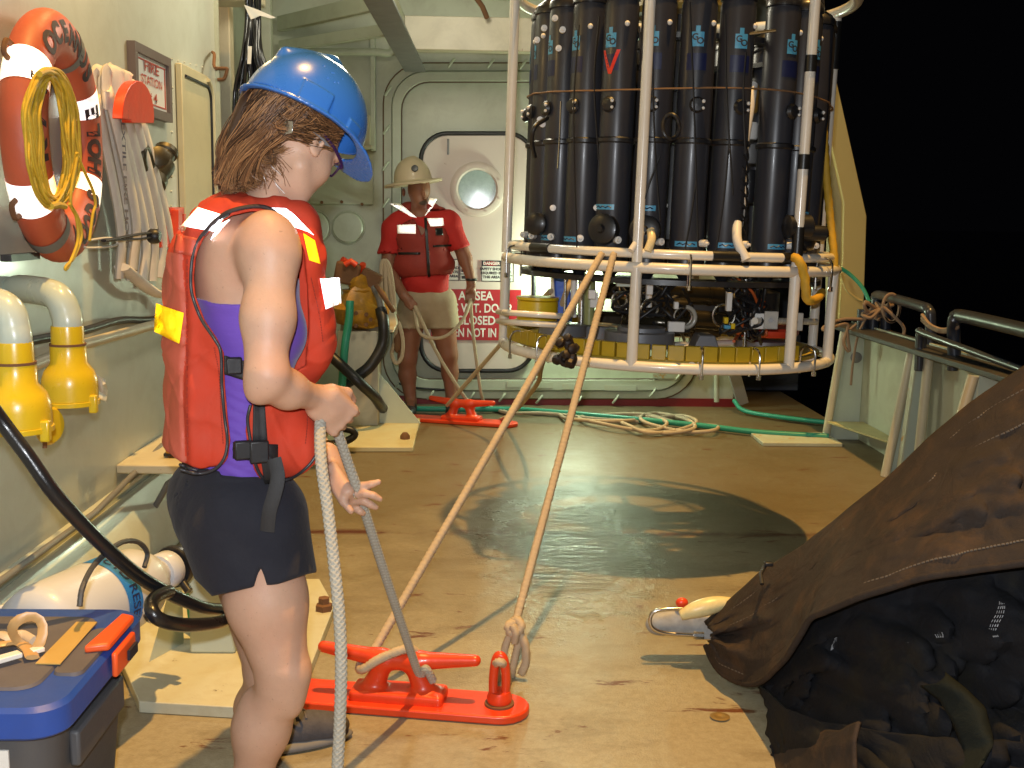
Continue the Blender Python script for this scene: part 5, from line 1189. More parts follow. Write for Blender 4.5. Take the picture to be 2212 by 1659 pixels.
# mooring rope hanging by the man
m_rope = M('tan_braided_rope', (.50, .40, .27), .85, var=.15, vscale=40, bmp=.6, bscale=260, bdist=.002, dirt=.25, dcol=(.3, .22, .13))
ms = thing('rope_sling', 'cream rope sling with a dark shackle hanging beside the man', 'rope', PY(845, 650, 7.6))
for dx in (0, 10): MB().tube(dense([PY(828 + dx, 690, 7.4), PY(824 + dx, 620, 7.4), PY(824 + dx * .8, 575, 7.4), PY(830 + dx * .3, 563, 7.4), PY(838 + dx * .4, 580, 7.4), PY(846 + dx * .5, 640, 7.4), PY(852, 690, 7.4)], 6, .02), .014, 8).build('rope_strand', m_rope, ms)
MB().tube([PY(853, 695, 7.38), PY(856, 710, 7.38), PY(852, 740, 7.38), PY(846, 765, 7.38), PY(856, 785, 7.38), PY(868, 770, 7.38), PY(870, 735, 7.38), PY(862, 700, 7.38)], .013, 8, closed=True, smooth=5).build('eye_splice', m_rope, ms)
MB().tube([PY(852 + 8 * math.cos(t), 690 + 10 * math.sin(t), 7.37) for t in np.linspace(0, 6.28, 11)[:-1]], .010, 8, closed=True).build('shackle', m_rusty, ms)
MB().sphere(PY(858, 740, 7.38), (.028, .02, .07)).build('thimble', m_rusty, ms)
# ================================================================= cleats, tag lines and gear on deck
def stadium(c, L, Wd, ang, z, n=10):
    ca, sa = math.cos(ang), math.sin(ang); pts = []
    for s_, a0 in ((1, -90), (-1, 90)):
        for k in range(n + 1):
            a = R_(a0 + 180 * k / n); x = s_ * (L / 2 - Wd / 2) + Wd / 2 * math.cos(a); y = Wd / 2 * math.sin(a); pts.append(np.array((c[0] + x * ca - y * sa, c[1] + x * sa + y * ca, z)))
    return pts
def cleat(p0, p1, zscale, label, hornc, shackle=True, L=None, gname='red horn cleats bolted to the deck'):
    """p0, p1: deck positions of the base plate ends"""
    c = (p0 + p1) / 2; d = p1 - p0; ang = math.atan2(d[1], d[0]); L = np.linalg.norm(d); Wd = .165
    t = thing('horn_cleat', label, 'cleat', c, gname); ux = np.array((math.cos(ang), math.sin(ang), 0)); uy = np.array((-math.sin(ang), math.cos(ang), 0)); Z = np.array((0, 0, 1.0))
    MB().prism(stadium(c, L, Wd, ang, 0.002), (0, 0, .024)).build('base_plate', m_red, t, bevel=.005)
    h = c + ux * hornc; g = []
    # casting: foot, two legs and the long horns, one smooth solid
    prims = [Boxx(h + Z * .036, (.135, .052, .018), (ux, uy, Z), .012, .015),
             Cone(h - ux * .085 + Z * .03, h - ux * .042 + Z * .125, .036, .024, .02), Cone(h + ux * .085 + Z * .03, h + ux * .042 + Z * .125, .036, .024, .02),
             Cone(h - ux * .06 + Z * .135, h + ux * .06 + Z * .135, .028, .028, .02),
             Cone(h - ux * .05 + Z * .137, h - ux * .22 + Z * .160, .027, .0165, .015), Cone(h + ux * .05 + Z * .137, h + ux * .22 + Z * .150, .027, .0165, .015)]
    lo = np.min([p.lo for p in prims], 0) - .02; hi = np.max([p.hi for p in prims], 0) + .02
    lo[2] = .02
    solid('horns', lambda P: field(prims, P), lo, hi, .005, m_red, t)
    if shackle:
        s_ = c + ux * (L / 2 - .085)
        MB().lathe([(.042, .026), (.042, .032), (.030, .034), (.028, .046)], s_, (0, 0, 1), 20).build('swivel_base', m_rusty, t)
        MB().lathe([(.034, .034), (.036, .05), (.030, .066)], s_, (0, 0, 1), 16).build('padeye_foot', m_red, t)
        MB().tube([s_ - uy * .010 - ux * .015 + Z * .05, s_ - ux * .018 + Z * .10, s_ - ux * .012 + Z * .155, s_ + Z * .17, s_ + ux * .012 + Z * .155, s_ + ux * .018 + Z * .10, s_ + ux * .015 + Z * .05], .013, 10, smooth=5).build('pad_eye', m_red, t)
        return t, s_ + Z * .155, h
    return t, None, h
c1, eye, h1 = cleat(PZ(560, 1500) + (0, 0, 0), PZ(1143, 1545), 1, 'nearest red horn cleat on a long orange red base plate with a pad eye', .02)
c2, _, h2 = cleat(PZ(880, 906), PZ(1118, 922), 1, 'far red horn cleat on deck in front of the man', .0, False)
def rope(name, pts, r, label, mat=None, rf=None, sm=6, n=14, step=.0045, cat='rope', group=None):
    P = dense(pts, sm, step); o = MB().tube(P, r, n, rfun=rf).build(name, mat or m_rope, None, pts[len(pts) // 2], smooth=80); tag(o, label, cat, group); return o
fr1 = PY(1300, 548, 4.12); fr2 = PY(1326, 548, 4.12)
ux1 = _n(PZ(1143, 1545) - PZ(560, 1500)); Zv = np.array((0, 0, 1.0))
bz = braid(520, 4, .18)
rope('tag_line', [fr1, (fr1 * .5 + (h1 - ux1 * .09 + Zv * .12) * .5) + (0, 0, -.004), h1 - ux1 * .10 + (0, .03, .10)], .0125, 'tan rope stretched from the bottle cage to the left horn of the near cleat', rf=bz, n=12)
kn = PY(1112, 1352, 3.22)
rope('tag_line', [fr2, fr2 * .5 + kn * .5 + (0, 0, -.003), kn], .0125, 'tan rope stretched from the cage and knotted above the near pad eye', rf=bz)
kt = thing('bowline_knot', 'tan bowline knot and long eye through the near pad eye', 'knot', kn)
def kpart(pts, nm, r=.0115): MB().tube(dense(pts, 6, .005), r, 12, rfun=bz).build(nm, m_rope, kt, smooth=80)
K = lambda x, y, d=0.0: PY(x, y, 3.2 - d)
kpart([K(1112, 1345), K(1098, 1352, .012), K(1104, 1368, .02), K(1118, 1366, .02), K(1126, 1352, .015), K(1118, 1340, 0), K(1106, 1344, -.01)], 'knot_turn', .0135)
kpart([K(1106, 1350, .02), K(1114, 1368, .028), K(1111, 1388, .02)], 'knot_turn', .0125)
kpart([K(1104, 1365, 0), K(1092, 1395, 0), K(1083, 1440, 0), K(1078, 1470, -.01), eye + (-.012, .01, -.015), eye + (.012, -.0, -.012), K(1100, 1478, -.01), K(1108, 1440, .01), K(1118, 1395, .01), K(1120, 1370, 0)], 'eye_loop')
kpart([K(1122, 1365, .01), K(1134, 1392, .02), K(1136, 1430, .02), K(1126, 1456, .015)], 'rope_tail', .0125)
# far lines
lc = PY(1090, 745, 4.75)
rope('tag_line', [PY(1190, 628, 5.2), PY(1130, 690, 5.9), PY(1080, 745, 6.7), h2 + (-.10, .0, .12)], .013, 'tan rope running from behind the cage down to the far cleat', step=.03, n=8)
rope('tag_line', [PY(1236, 600, 5.0), PY(1215, 655, 5.0), PY(1170, 790, 5.5), PY(1160, 830, 6.0), PY(1110, 890, 7.0), h2 + (.25, .1, .0)], .013, 'tan rope dropping from the cage to the deck right of the far cleat', step=.03, n=8)
rope('deck_line', [PZ(1060, 880, .02), PZ(1100, 892, .02), PZ(1180, 893, .02), PZ(1290, 905, .02), PZ(1380, 910, .02)], .013, 'tan rope end trailing across the deck behind the far cleat', step=.03, n=8)
fk = [(1207, 895), (1230, 905), (1320, 910), (1400, 905), (1470, 898), (1505, 912), (1460, 930), (1400, 935), (1360, 920), (1340, 908), (1400, 900), (1440, 912), (1420, 928), (1370, 928), (1300, 915), (1250, 902), (1330, 895), (1400, 896), (1470, 915), (1545, 920), (1540, 930), (1480, 933), (1400, 915), (1385, 900), (1420, 893), (1480, 905), (1500, 925), (1440, 936), (1380, 930)]
rope('coiled_rope', [PZ(x, y, .018 + .012 * (i % 3)) for i, (x, y) in enumerate(fk)], .013, 'tan rope faked down in loose loops on deck beside the green hose', step=.03, n=8)
# deck marks
o = MB().lathe([(.026, .0035), (.028, .005), (.022, .006), (.015, .0065), (.009, .004), (1e-4, .003)], PZ(2157, 2152) if False else PZ(1555, 1551), (0, 0, 1), 24).build('deck_socket', M('worn_brass', (.30, .20, .07), .5, .6), None, PZ(1555, 1551)); tag(o, 'small brass deck socket set flush near the canvas', 'socket')
# snatch block and shackle sticking out of the canvas
sb = thing('snatch_block', 'worn grey block with a chrome shackle poking out of the brown canvas', 'block', PY(1440, 1370, 3.35))
m_worn = M('worn_white_grey', (.33, .33, .32), .5, var=.5, vscale=22, bmp=.4, dirt=.5, dcol=(.04, .04, .04))
by = 3.35
prims = [Ell(PY(1425, 1348, by), (.045, .03, .036), k=.02), Ell(PY(1480, 1344, by), (.10, .03, .045), k=.02), Boxx(PY(1530, 1350, by), (.05, .03, .04), rr=.01)]
solid('block_body', lambda P: field(prims, P), PY(1370, 1400, by) - (.05, .06, .02), PY(1580, 1290, by) + (.05, .06, .05), .004, m_worn, sb, prims=prims)
MB().tube([PY(x, y, by - .045) for x, y in ((1500, 1372), (1440, 1368), (1412, 1358), (1404, 1340), (1412, 1322), (1440, 1316), (1480, 1316), (1520, 1322))], .0065, 10, smooth=6).build('chrome_shackle', m_steel, sb, smooth=80)
MB().tube([PY(x, y, by - .045) for x, y in ((1498, 1372), (1520, 1373))], .012, 8).build('shackle_nut', m_steel, sb)
MB().sphere(PY(1473, 1302, by - .01), (.020, .014, .017)).build('red_knob', m_red, sb)
o = MB().tube([PY(1470, 1330, by - .06), PY(1500, 1318, by - .065), PY(1545, 1306, by - .06), PY(1580, 1300, by - .05)], (lambda t: .012 + .016 * math.sin(math.pi * min(1, t * .9 + .05))), 14, smooth=6).build('rope_eye', M('cream_poly_rope', (.70, .60, .30), .35, var=.2, vscale=60, bmp=.3), sb, smooth=80)
# ---- foreground canvas
def canvas_mat(name, col, warm):
    m, nt, b = nodes_of(name); c = mixc(nt, noise(nt, 2.6, 8, 0.7, None, .6), sc(col, .5), sc(col, 1.5)); c = mixc(nt, ramp(nt, noise(nt, 5, 8, .7), .5, .62), c, warm)
    nt.links.new(c, b.inputs['Base Color']); b.inputs['Roughness'].default_value = .85; b.inputs['Specular IOR Level'].default_value = .18
    bump(nt, b, math_(nt, 'ADD', noise(nt, 9, 6, .6, None, .8), math_(nt, 'MULTIPLY', noise(nt, 400, 2), .10)), .8, .012); return m
m_canv = canvas_mat('oiled_brown_canvas', (.034, .026, .022), (.058, .037, .024))
m_dark = canvas_mat('black_heavy_canvas', (.008, .0085, .011), (.013, .012, .010))
from mathutils import noise as mnoise
def sheet(outline_a, outline_b, Ya, Yb, nu, nv, name, mat, par, amp=.02, fr=5.0, bulge=.06, thick=.006, seed=0.0, cuff=None):
    """cloth between two edges given as photo polylines with depths"""
    def res(pl, Ys, n):
        pl = np.array(pl, float); L = np.r_[0, np.cumsum(np.linalg.norm(np.diff(pl, axis=0), axis=1))]; t = np.linspace(0, L[-1], n + 1)
        return [PY(np.interp(q, L, pl[:, 0]), np.interp(q, L, pl[:, 1]), np.interp(q, L, Ys)) for q in t]
    A, Bp = res(outline_a, Ya, nu), res(outline_b, Yb, nu); vs = []; LU = sum(np.linalg.norm(A[i + 1] - A[i]) for i in range(nu)); LV = float(np.mean([np.linalg.norm(A[i] - Bp[i]) for i in range(nu + 1)]))
    for i in range(nu + 1):
        for j in range(nv + 1):
            v = j / nv; p = A[i] * (1 - v) + Bp[i] * v; w_ = math.sin(math.pi * v)
            p = p + np.array((0, -1, .35)) * bulge * w_
            U_, V_ = i / nu * LU * fr, v * LV * fr
            k = mnoise.fractal(Vector((U_ * .9 + V_ * .5 + seed, V_ * 2.6 - U_ * .8, seed)), 1.0, 2.1, 3) + .9 * (.35 - abs(mnoise.noise(Vector((U_ * .55 + V_ * .4 + seed, V_ * 1.7 - U_ * .9, seed + 4)))))
            k += .5 * (.3 - abs(mnoise.noise(Vector((U_ * 1.9 - V_ * .8, V_ * 1.5 + U_ * 1.1, seed + 9)))))
            if cuff is not None:
                e_ = i / nu - cuff - .05 * (v - .5); k += .30 * (1 / (1 + math.exp(e_ / .004))) * (1 if e_ > -.12 else math.exp((e_ + .12) / .1)); k += .12 * math.exp(-(e_ / .012) ** 2)
            p = p + np.array((0, -1, .3)) * amp * k * (w_ * .8 + .2); vs.append(p)
    fs = [(i * (nv + 1) + j, (i + 1) * (nv + 1) + j, (i + 1) * (nv + 1) + j + 1, i * (nv + 1) + j + 1) for i in range(nu) for j in range(nv)]
    o = MB().add(vs, fs).build(name, mat, par, smooth=80); s_ = o.modifiers.new('thickness', 'SOLIDIFY'); s_.thickness = thick; s_.offset = -1; return o, vs
cv = thing('canvas_cover', 'brown oiled canvas cover draped over gear in the near right corner', 'canvas cover', PZ(1900, 1700))
top = [(1522, 1345), (1560, 1312), (1640, 1240), (1735, 1180), (1800, 1130), (1900, 1050), (2000, 955), (2100, 870), (2212, 795), (2330, 715)]
Yt = [3.32, 3.3, 3.2, 3.1, 3.0, 2.88, 2.78, 2.7, 2.6, 2.5]
bot = [(1524, 1395), (1545, 1445), (1600, 1478), (1640, 1478), (1690, 1430), (1750, 1335), (1850, 1290), (2000, 1245), (2212, 1215), (2330, 1205)]
Yb_ = [3.28, 3.2, 3.05, 2.9, 2.75, 2.6, 2.45, 2.3, 2.15, 2.05]
cs, vs_ = sheet(top, bot, Yt, Yb_, 110, 60, 'canvas_sheet', m_canv, cv, .085, 3.4, .07, .006, 0.0, .30)
# the lower hem, stitched
hem = [(1540, 1440), (1600, 1470), (1640, 1466), (1682, 1425), (1742, 1328), (1850, 1268), (2000, 1215), (2212, 1170), (2330, 1150)]
def seam(off, name, r=.0016, mat=None, col=None):
    n = 61; pts = [vs_[i * n + int(n * off)] + _n(CAM - vs_[i * n + int(n * off)]) * .011 for i in range(0, 111)]
    return pts
m_thr = M('pale_thread', (.13, .105, .08), .8)
for off in (.90, .12, .30):
    pts = seam(off, 'seam'); mb = MB()
    for i in range(4, len(pts) - 2): mb.tube([pts[i] * .85 + pts[i + 1] * .15, pts[i] * .25 + pts[i + 1] * .75], .0022, 5)
    mb.build('stitching', m_thr, cv, kind='stuff')
MB().tube(crom([vs_[i * 61 + 60] for i in range(0, 111, 4)], 4), .009, 8).build('hem_roll', m_canv, cv, smooth=80)
P = [PY(1650, 1225, 3.1), PY(1648, 1262, 3.08)]; MB().tube([PY(1655, 1218, 3.1), PY(1643, 1240, 3.05), PY(1646, 1262, 3.02)], .006, 8).build('cable_tie', m_black, cv); MB().box(PY(1660, 1218, 3.08), (.025, .02, .012)).build('tie_head', m_black, cv, bevel=.003)
dk = thing('dark_canvas_pile', 'heap of black and dark green heavy fabric below the brown canvas', 'fabric pile', PZ(2000, 1700))
A1 = [(1640, 1470), (1700, 1400), (1752, 1330), (1850, 1275), (2000, 1235), (2212, 1200), (2360, 1190)]; Y1 = [2.98, 2.88, 2.78, 2.62, 2.46, 2.3, 2.2]
B1 = [(1690, 1600), (1720, 1610), (1760, 1640), (1850, 1680), (2000, 1720), (2212, 1740), (2360, 1750)]; Y1b = [2.92, 2.8, 2.6, 2.4, 2.2, 2.05, 2.0]
_, vu_ = sheet(A1, B1, Y1, Y1b, 90, 50, 'upper_fold', m_dark, dk, .15, 4.6, .02, .008, 7.0)
A2 = [(1642, 1480), (1668, 1500), (1700, 1530), (1780, 1560), (1900, 1580), (2100, 1600), (2360, 1610)]
B2 = [(1660, 1665), (1700, 1720), (1760, 1760), (1850, 1780), (2000, 1800), (2200, 1800), (2360, 1800)]
sheet(A2, B2, [2.95, 2.85, 2.7, 2.5, 2.3, 2.1, 2.0], [2.72, 2.6, 2.45, 2.25, 2.1, 2.0, 1.9], 90, 50, 'lower_fold', m_dark, dk, .13, 4.5, .03, .008, 13.0)
sheet([(1650, 1480), (1672, 1520), (1690, 1560), (1700, 1600)], [(1900, 1450), (1900, 1500), (1900, 1550), (1900, 1600)], [2.93, 2.9, 2.87, 2.85], [2.6, 2.58, 2.56, 2.54], 30, 30, 'side_fold', m_dark, dk, .03, 6, .02, .006, 3.0)
sheet([(1668, 1600), (1655, 1640), (1648, 1665), (1640, 1700)], [(1860, 1560), (1850, 1600), (1850, 1680), (1850, 1750)], [2.8, 2.76, 2.72, 2.7], [2.3, 2.28, 2.26, 2.2], 30, 30, 'brown_fold', m_canv, dk, .04, 6, .03, .006, 5.0)
m_gr = canvas_mat('dark_green_fabric', (.007, .010, .009), (.009, .014, .011))
sheet([(1990, 1480), (2030, 1510), (2060, 1560), (2080, 1620), (2060, 1680)], [(2040, 1455), (2085, 1490), (2125, 1530), (2140, 1590), (2110, 1660)], [2.25, 2.2, 2.14, 2.1, 2.05], [2.22, 2.17, 2.12, 2.08, 2.0], 30, 12, 'green_strip', m_gr, dk, .02, 6, .04, .004, 9.0)
# bar tacks of white thread
m_th2 = M('white_thread', (.30, .31, .33), .8)
for (ui, vi, du, dv) in ((24, 14, 2, -3), (36, 17, 2, -4), (47, 11, 1, 4), (58, 15, 5, -8)):
    mb = MB()
    def U(a_, b_):
        a_, b_ = min(max(a_, 0), 89), min(max(b_, 0), 49); i0, j0 = int(a_), int(b_); fa, fb_ = a_ - i0, b_ - j0; g = lambda i, j: vu_[i * 51 + j]
        p_ = g(i0, j0) * (1 - fa) * (1 - fb_) + g(i0 + 1, j0) * fa * (1 - fb_) + g(i0, j0 + 1) * (1 - fa) * fb_ + g(i0 + 1, j0 + 1) * fa * fb_
        return p_ + _n(CAM - p_) * .012
    for k in range(4):
        for j in range(9): mb.tube([U(ui + du * j / 9 + k * .35, vi + dv * j / 9), U(ui + du * (j + .6) / 9 + k * .35, vi + dv * (j + .6) / 9)], .0013, 4)
    mb.build('bar_tack', m_th2, dk, kind='stuff')
# hidden crate that the canvas lies over
o = MB().box((1.42, 2.75, .14), (.55, .5, .28)).build('gear_crate', m_tgrey, None, (1.42, 2.75, 0), bevel=.01); tag(o, 'dark crate under the heap of black fabric at right', 'crate')
# ================================================================= people
def skin(name, col, rough=.5):
    m, nt, b = nodes_of(name); c = mixc(nt, noise(nt, 26, 6, .7), sc(col, .84), sc(col, 1.10))
    c = mixc(nt, math_(nt, 'MULTIPLY', ramp(nt, noise(nt, 5, 4, .6), .45, .7), .35), c, (min(1, col[0] * 1.05), col[1] * .78, col[2] * .72))
    c = mixc(nt, math_(nt, 'MULTIPLY', ramp(nt, noise(nt, 160, 2, .5), .70, .74), .5), c, sc(col, .5))
    nt.links.new(c, b.inputs['Base Color']); b.inputs['Roughness'].default_value = rough; b.inputs['Specular IOR Level'].default_value = .4
    b.inputs['Subsurface Weight'].default_value = .12; b.inputs['Subsurface Radius'].default_value = (.02, .008, .004); b.inputs['Subsurface Scale'].default_value = .5
    bump(nt, b, math_(nt, 'ADD', noise(nt, 300, 3), math_(nt, 'MULTIPLY', noise(nt, 45, 4), .8)), .28, .0012); return m
m_skin = skin('woman_skin', (.53, .325, .225))
fd = _n((math.cos(R_(22)), math.sin(R_(22)), 0)); rd = np.array((fd[1], -fd[0], 0)); UP = np.array((0, 0, 1.0))     # facing, her right (towards us), up
WO = np.array((PY(520, 1500, 2.42)[0], 2.42, 0))
wm = thing('person', 'woman in blue hard hat, orange life vest and black shorts hauling a rope', 'person', WO)
P_ = lambda x, y, Y: PY(x, y, Y)
# head frame
hf = _n((.66 * .81, .75 * .81, -.588)); hs = _n(np.cross(hf, UP)); hu = np.cross(hs, hf)   # forward, her right, up
HC = P_(640, 303, 2.42)
def H(f, s, u): return HC + hf * f + hs * s + hu * u
HA = (hf, hs, hu)
AX3 = (fd, rd, UP)
sR, sL = P_(585, 528, 2.27), P_(575, 530, 2.62)
eR, wR = P_(574, 820, 2.20), P_(690, 862, 2.34)
eL, wL = P_(600, 880, 2.80), P_(706, 985, 2.58)
hipR, hipL = P_(548, 1140, 2.36), P_(520, 1130, 2.56)
kR, aR = P_(606, 1462, 2.32), P_(520, 1800, 2.36)
kL, aL = P_(582, 1440, 2.60), P_(585, 1650, 2.74)
def rootof(c, off): return c
body = []
A = body.append
# torso
A(Ell(P_(500, 1085, 2.46), (.125, .168, .125), AX3, .03)); A(Ell(P_(515, 960, 2.45), (.100, .140, .13), AX3, .05)); A(Ell(P_(520, 850, 2.45), (.098, .130, .14), AX3, .05))
A(Ell(P_(530, 700, 2.45), (.108, .150, .17), AX3, .05)); A(Ell(P_(535, 590, 2.45), (.100, .155, .13), AX3, .04)); A(Ell(P_(482, 1110, 2.40), (.095, .085, .10), AX3, .04)); A(Ell(P_(478, 1105, 2.53), (.095, .085, .10), AX3, .04))
A(Ell(P_(590, 720, 2.40), (.065, .06, .06), AX3, .04)); A(Ell(P_(600, 720, 2.54), (.065, .06, .06), AX3, .04))
A(Cone(P_(560, 520, 2.44), P_(585, 532, 2.29), .058, .052, .05)); A(Cone(P_(560, 520, 2.46), sL, .058, .052, .05)); A(Ell(P_(480, 560, 2.38), (.05, .09, .09), AX3, .05))
# neck
A(Cone(P_(552, 500, 2.45), P_(600, 385, 2.43), .054, .046, .03)); A(Cone(P_(535, 490, 2.45), P_(560, 520, 2.33), .040, .03, .04)); A(Cone(P_(600, 395, 2.39), P_(560, 480, 2.42), .022, .022, .03))
# head
A(Ell(H(-.012, 0, .035), (.098, .075, .094), HA, .02)); A(Ell(H(.028, 0, -.03), (.066, .060, .075), HA, .03)); A(Ell(H(.045, 0, -.078), (.040, .042, .036), HA, .03))
A(Cone(H(.010, .047, -.062), H(.058, .020, -.100), .017, .017, .025)); A(Cone(H(.010, -.047, -.062), H(.058, -.020, -.100), .017, .017, .025)); A(Ell(H(.068, 0, -.100), (.018, .022, .017), HA, .015))
A(Ell(H(.052, .034, -.034), (.034, .028, .032), HA, .02)); A(Ell(H(.052, -.034, -.034), (.034, .028, .032), HA, .02))
A(Cone(H(.086, 0, .005), H(.098, 0, -.028), .010, .011, .012)); A(Ell(H(.094, 0, -.032), (.011, .014, .009), HA, .008)); A(Ell(H(.085, 0, .020), (.018, .05, .012), HA, .015))
A(Ell(H(.085, .031, .000), (.016, .019, .013), HA, .006, True)); A(Ell(H(.085, -.031, .000), (.016, .019, .013), HA, .006, True))
A(Ell(H(.077, .030, .000), (.012, .0125, .0125), HA, .002)); A(Ell(H(.077, -.030, .000), (.012, .0125, .0125), HA, .002))
A(Ell(H(.086, 0, -.064), (.011, .022, .0055), HA, .006)); A(Ell(H(.084, 0, -.074), (.011, .019, .006), HA, .005)); A(Ell(H(.099, 0, -.0695), (.008, .02, .0012), HA, .002, True))
for sg_ in (1, -1):      # ears
    A(Ell(H(-.002, sg_ * .077, -.008), (.019, .008, .032), HA, .008)); A(Ell(H(.003, sg_ * .085, -.006), (.011, .006, .021), HA, .004, True)); A(Ell(H(.006, sg_ * .079, -.032), (.008, .006, .010), HA, .005)); A(Ell(H(.006, sg_ * .083, -.008), (.004, .006, .008), HA, .004))
# right arm
A(Ell(sR + (-.010, .004, -.012), (.046, .044, .072), AX3, .06)); mid = sR * .45 + eR * .55
A(Cone(sR + (.002, -.005, -.03), mid, .051, .050, .03)); A(Cone(mid, eR + (0, 0, .02), .050, .041, .03)); A(Ell(eR + (-.016, .004, -.022), (.027, .029, .029), AX3, .025)); fm = eR * .62 + wR * .38 + (0, 0, -.004)
A(Cone(eR + (.008, 0, .002), fm, .037, .036, .03)); A(Cone(fm, wR, .036, .0245, .03)); A(Ell(wR + (-.004, -.018, .010), (.013, .011, .012), AX3, .012))
# left arm
A(Cone(sL, eL, .050, .042, .03)); A(Cone(eL, eL * .6 + wL * .4, .040, .040, .02)); A(Cone(eL * .6 + wL * .4, wL, .040, .026, .02))
# legs
A(Cone(hipR, hipR * .5 + kR * .5, .100, .084, .04)); A(Cone(hipR * .5 + kR * .5, kR + (0, 0, .03), .084, .060, .03)); A(Ell(kR + (.024, -.004, .004), (.040, .044, .048), AX3, .03)); A(Ell(kR + (.022, -.006, -.055), (.026, .030, .030), AX3, .03))
cm = kR * .66 + aR * .34 + (-.012, .01, 0); A(Cone(kR + (-.004, 0, -.03), cm, .050, .056, .03)); A(Cone(cm, aR, .054, .032, .04)); A(Ell(cm + (-.016, 0, .01), (.040, .045, .085), AX3, .03))
A(Cone(hipL, kL + (0, 0, .02), .100, .066, .04)); A(Ell(kL + (.02, 0, 0), (.05, .05, .06), AX3, .03)); cl_ = kL * .6 + aL * .4 + (-.028, 0, 0); A(Cone(kL + (-.01, 0, -.03), cl_, .050, .054, .03)); A(Cone(cl_, aL, .052, .034, .04))
A(Cone(aR, aR + fd * .10 + (0, 0, -.05), .036, .03, .02)); A(Cone(aL, aL + fd * .10 + (0, 0, -.04), .036, .03, .02))
# right hand: a fist closed on the rope
GR = P_(702, 872, 2.35)                     # where the fist grips
hx = _n(P_(728, 893, 2.37) - P_(690, 858, 2.34)); hy0 = np.array((-.25, .97, 0)); hz = _n(np.cross(hx, hy0)); hz = hz if hz[2] > 0 else -hz; hy = np.cross(hz, hx); hy = hy if hy[1] > 0 else -hy     # along the hand, across it (up), into the palm
A(Cone(wR, wR + hx * .03, .027, .029, .02))
A(Boxx(wR + hx * .040 + hz * .002 - hy * .006, (.044, .043, .018), (hx, hz, hy), .014, .02))
for i, (o_, L_) in enumerate(((.031, .95), (.011, 1.05), (-.010, 1.0), (-.030, .85))):
    k0 = wR + hx * .074 + hz * o_ - hy * .012; k1 = k0 + (hx * .026 + hy * .026) * L_; k2 = k1 + (-hx * .014 + hy * .022) * L_; k3 = k2 + (-hx * .022 - hy * .004) * L_
    A(Ell(k0 - hy * .002, (.0112, .0100, .0112), None, .003)); A(Cone(wR + hx * .04 + hz * o_ * .8 - hy * .008, k0, .0100, .0096, .004)); A(Cone(k0, k1, .0092, .0086, .0015)); A(Cone(k1, k2, .0088, .0082, .0015)); A(Cone(k2, k3, .0082, .0072, .0015))
t0 = wR + hx * .012 + hz * .030 + hy * .004; t1 = wR + hx * .046 + hz * .050 + hy * .012; t2 = wR + hx * .078 + hz * .046 + hy * .026
A(Cone(t0, t1, .015, .012, .010)); A(Cone(t1, t2, .0115, .009, .003))
# left hand: open palm up, fingers loosely spread over the rope
PL_ = P_(745, 1040, 2.53)
A(Cone(wL, wL * .5 + P_(722, 1020, 2.56) * .5, .026, .027, .015))
ax_ = _n(P_(770, 1085, 2.50) - P_(712, 995, 2.57)); az_ = _n(np.cross(ax_, (0.55, .5, .65))); ay_ = np.cross(az_, ax_)
pc = P_(738, 1048, 2.53)
A(Boxx(pc, (.050, .016, .042), (ax_, ay_, az_), .013, .015)); A(Ell(pc - ax_ * .02 - az_ * .02, (.030, .018, .022), (ax_, ay_, az_), .012)); A(Cone(wL, pc - ax_ * .02, .026, .022, .015))
fing = [((752, 1062), (782, 1050), (802, 1046), (818, 1041), 2.51), ((758, 1070), (788, 1066), (806, 1070), (821, 1078), 2.50), ((758, 1082), (786, 1082), (800, 1090), (812, 1096), 2.51), ((752, 1092), (770, 1098), (778, 1104), (784, 1109), 2.53)]
for a_1, b_1, c_1, d_1, Yf in fing:
    q = [P_(a_1[0], a_1[1], Yf + .01), P_(b_1[0], b_1[1], Yf - .01), P_(c_1[0], c_1[1], Yf - .015), P_(d_1[0], d_1[1], Yf - .01)]
    A(Cone(pc, q[0], .012, .0120, .008)); A(Cone(q[0], q[1], .0115, .0100, .003)); A(Cone(q[1], q[2], .0098, .0088, .003)); A(Cone(q[2], q[3], .0088, .0072, .003))
A(Cone(P_(718, 1040, 2.51), P_(742, 1084, 2.48), .014, .0105, .008)); A(Cone(P_(742, 1084, 2.48), P_(758, 1104, 2.47), .0098, .0078, .003))
fb = lambda P: field(body, P)
lo, hi = np.min([p.lo for p in body], 0) - .02, np.max([p.hi for p in body], 0) + .02
solid('body', fb, lo, hi, .0044, m_skin, wm, prims=body, relax=0)
torso = body[:13]
# ---- clothes
def zpx(y, Y=2.42): return PY(520, y, Y)[2]
m_purple = M('purple_knit', (.13, .055, .40), .75, var=.12, vscale=14, bmp=.45, bscale=30, bdist=.004, stretch=(.35, .35, 1.8), sheen=.3)
armR = [p for p in body if isinstance(p, Cone) and (np.allclose(p.a, sR + (.002, -.005, -.03)))] + [Ell(sR, (.07, .07, .09), AX3)]
def tank(P):
    d = field(torso, P) - .005
    wr = .0016 * np.sin(P[:, 2] * 260 + 6 * np.sin(P[:, 0] * 25)) * np.clip((zpx(760) - P[:, 2]) / .1, 0, 1)
    a = (P - P_(530, 640, 2.45)) @ fd
    top = np.where(a < .02, zpx(648) + .22 * np.clip(-a - .075, 0, 1), zpx(600)) + .0
    return np.maximum.reduce([d - wr, P[:, 2] - top, np.where(a < -.045, zpx(1008), zpx(1060)) - P[:, 2]])
tlo, thi = P_(380, 1100, 2.2) - (.1, .0, 0), P_(700, 420, 2.2) + (.1, .55, 0)
tlo = np.array((min(tlo[0], -.78), 2.18, zpx(1075))); thi = np.array((-.25, 2.75, zpx(480)))
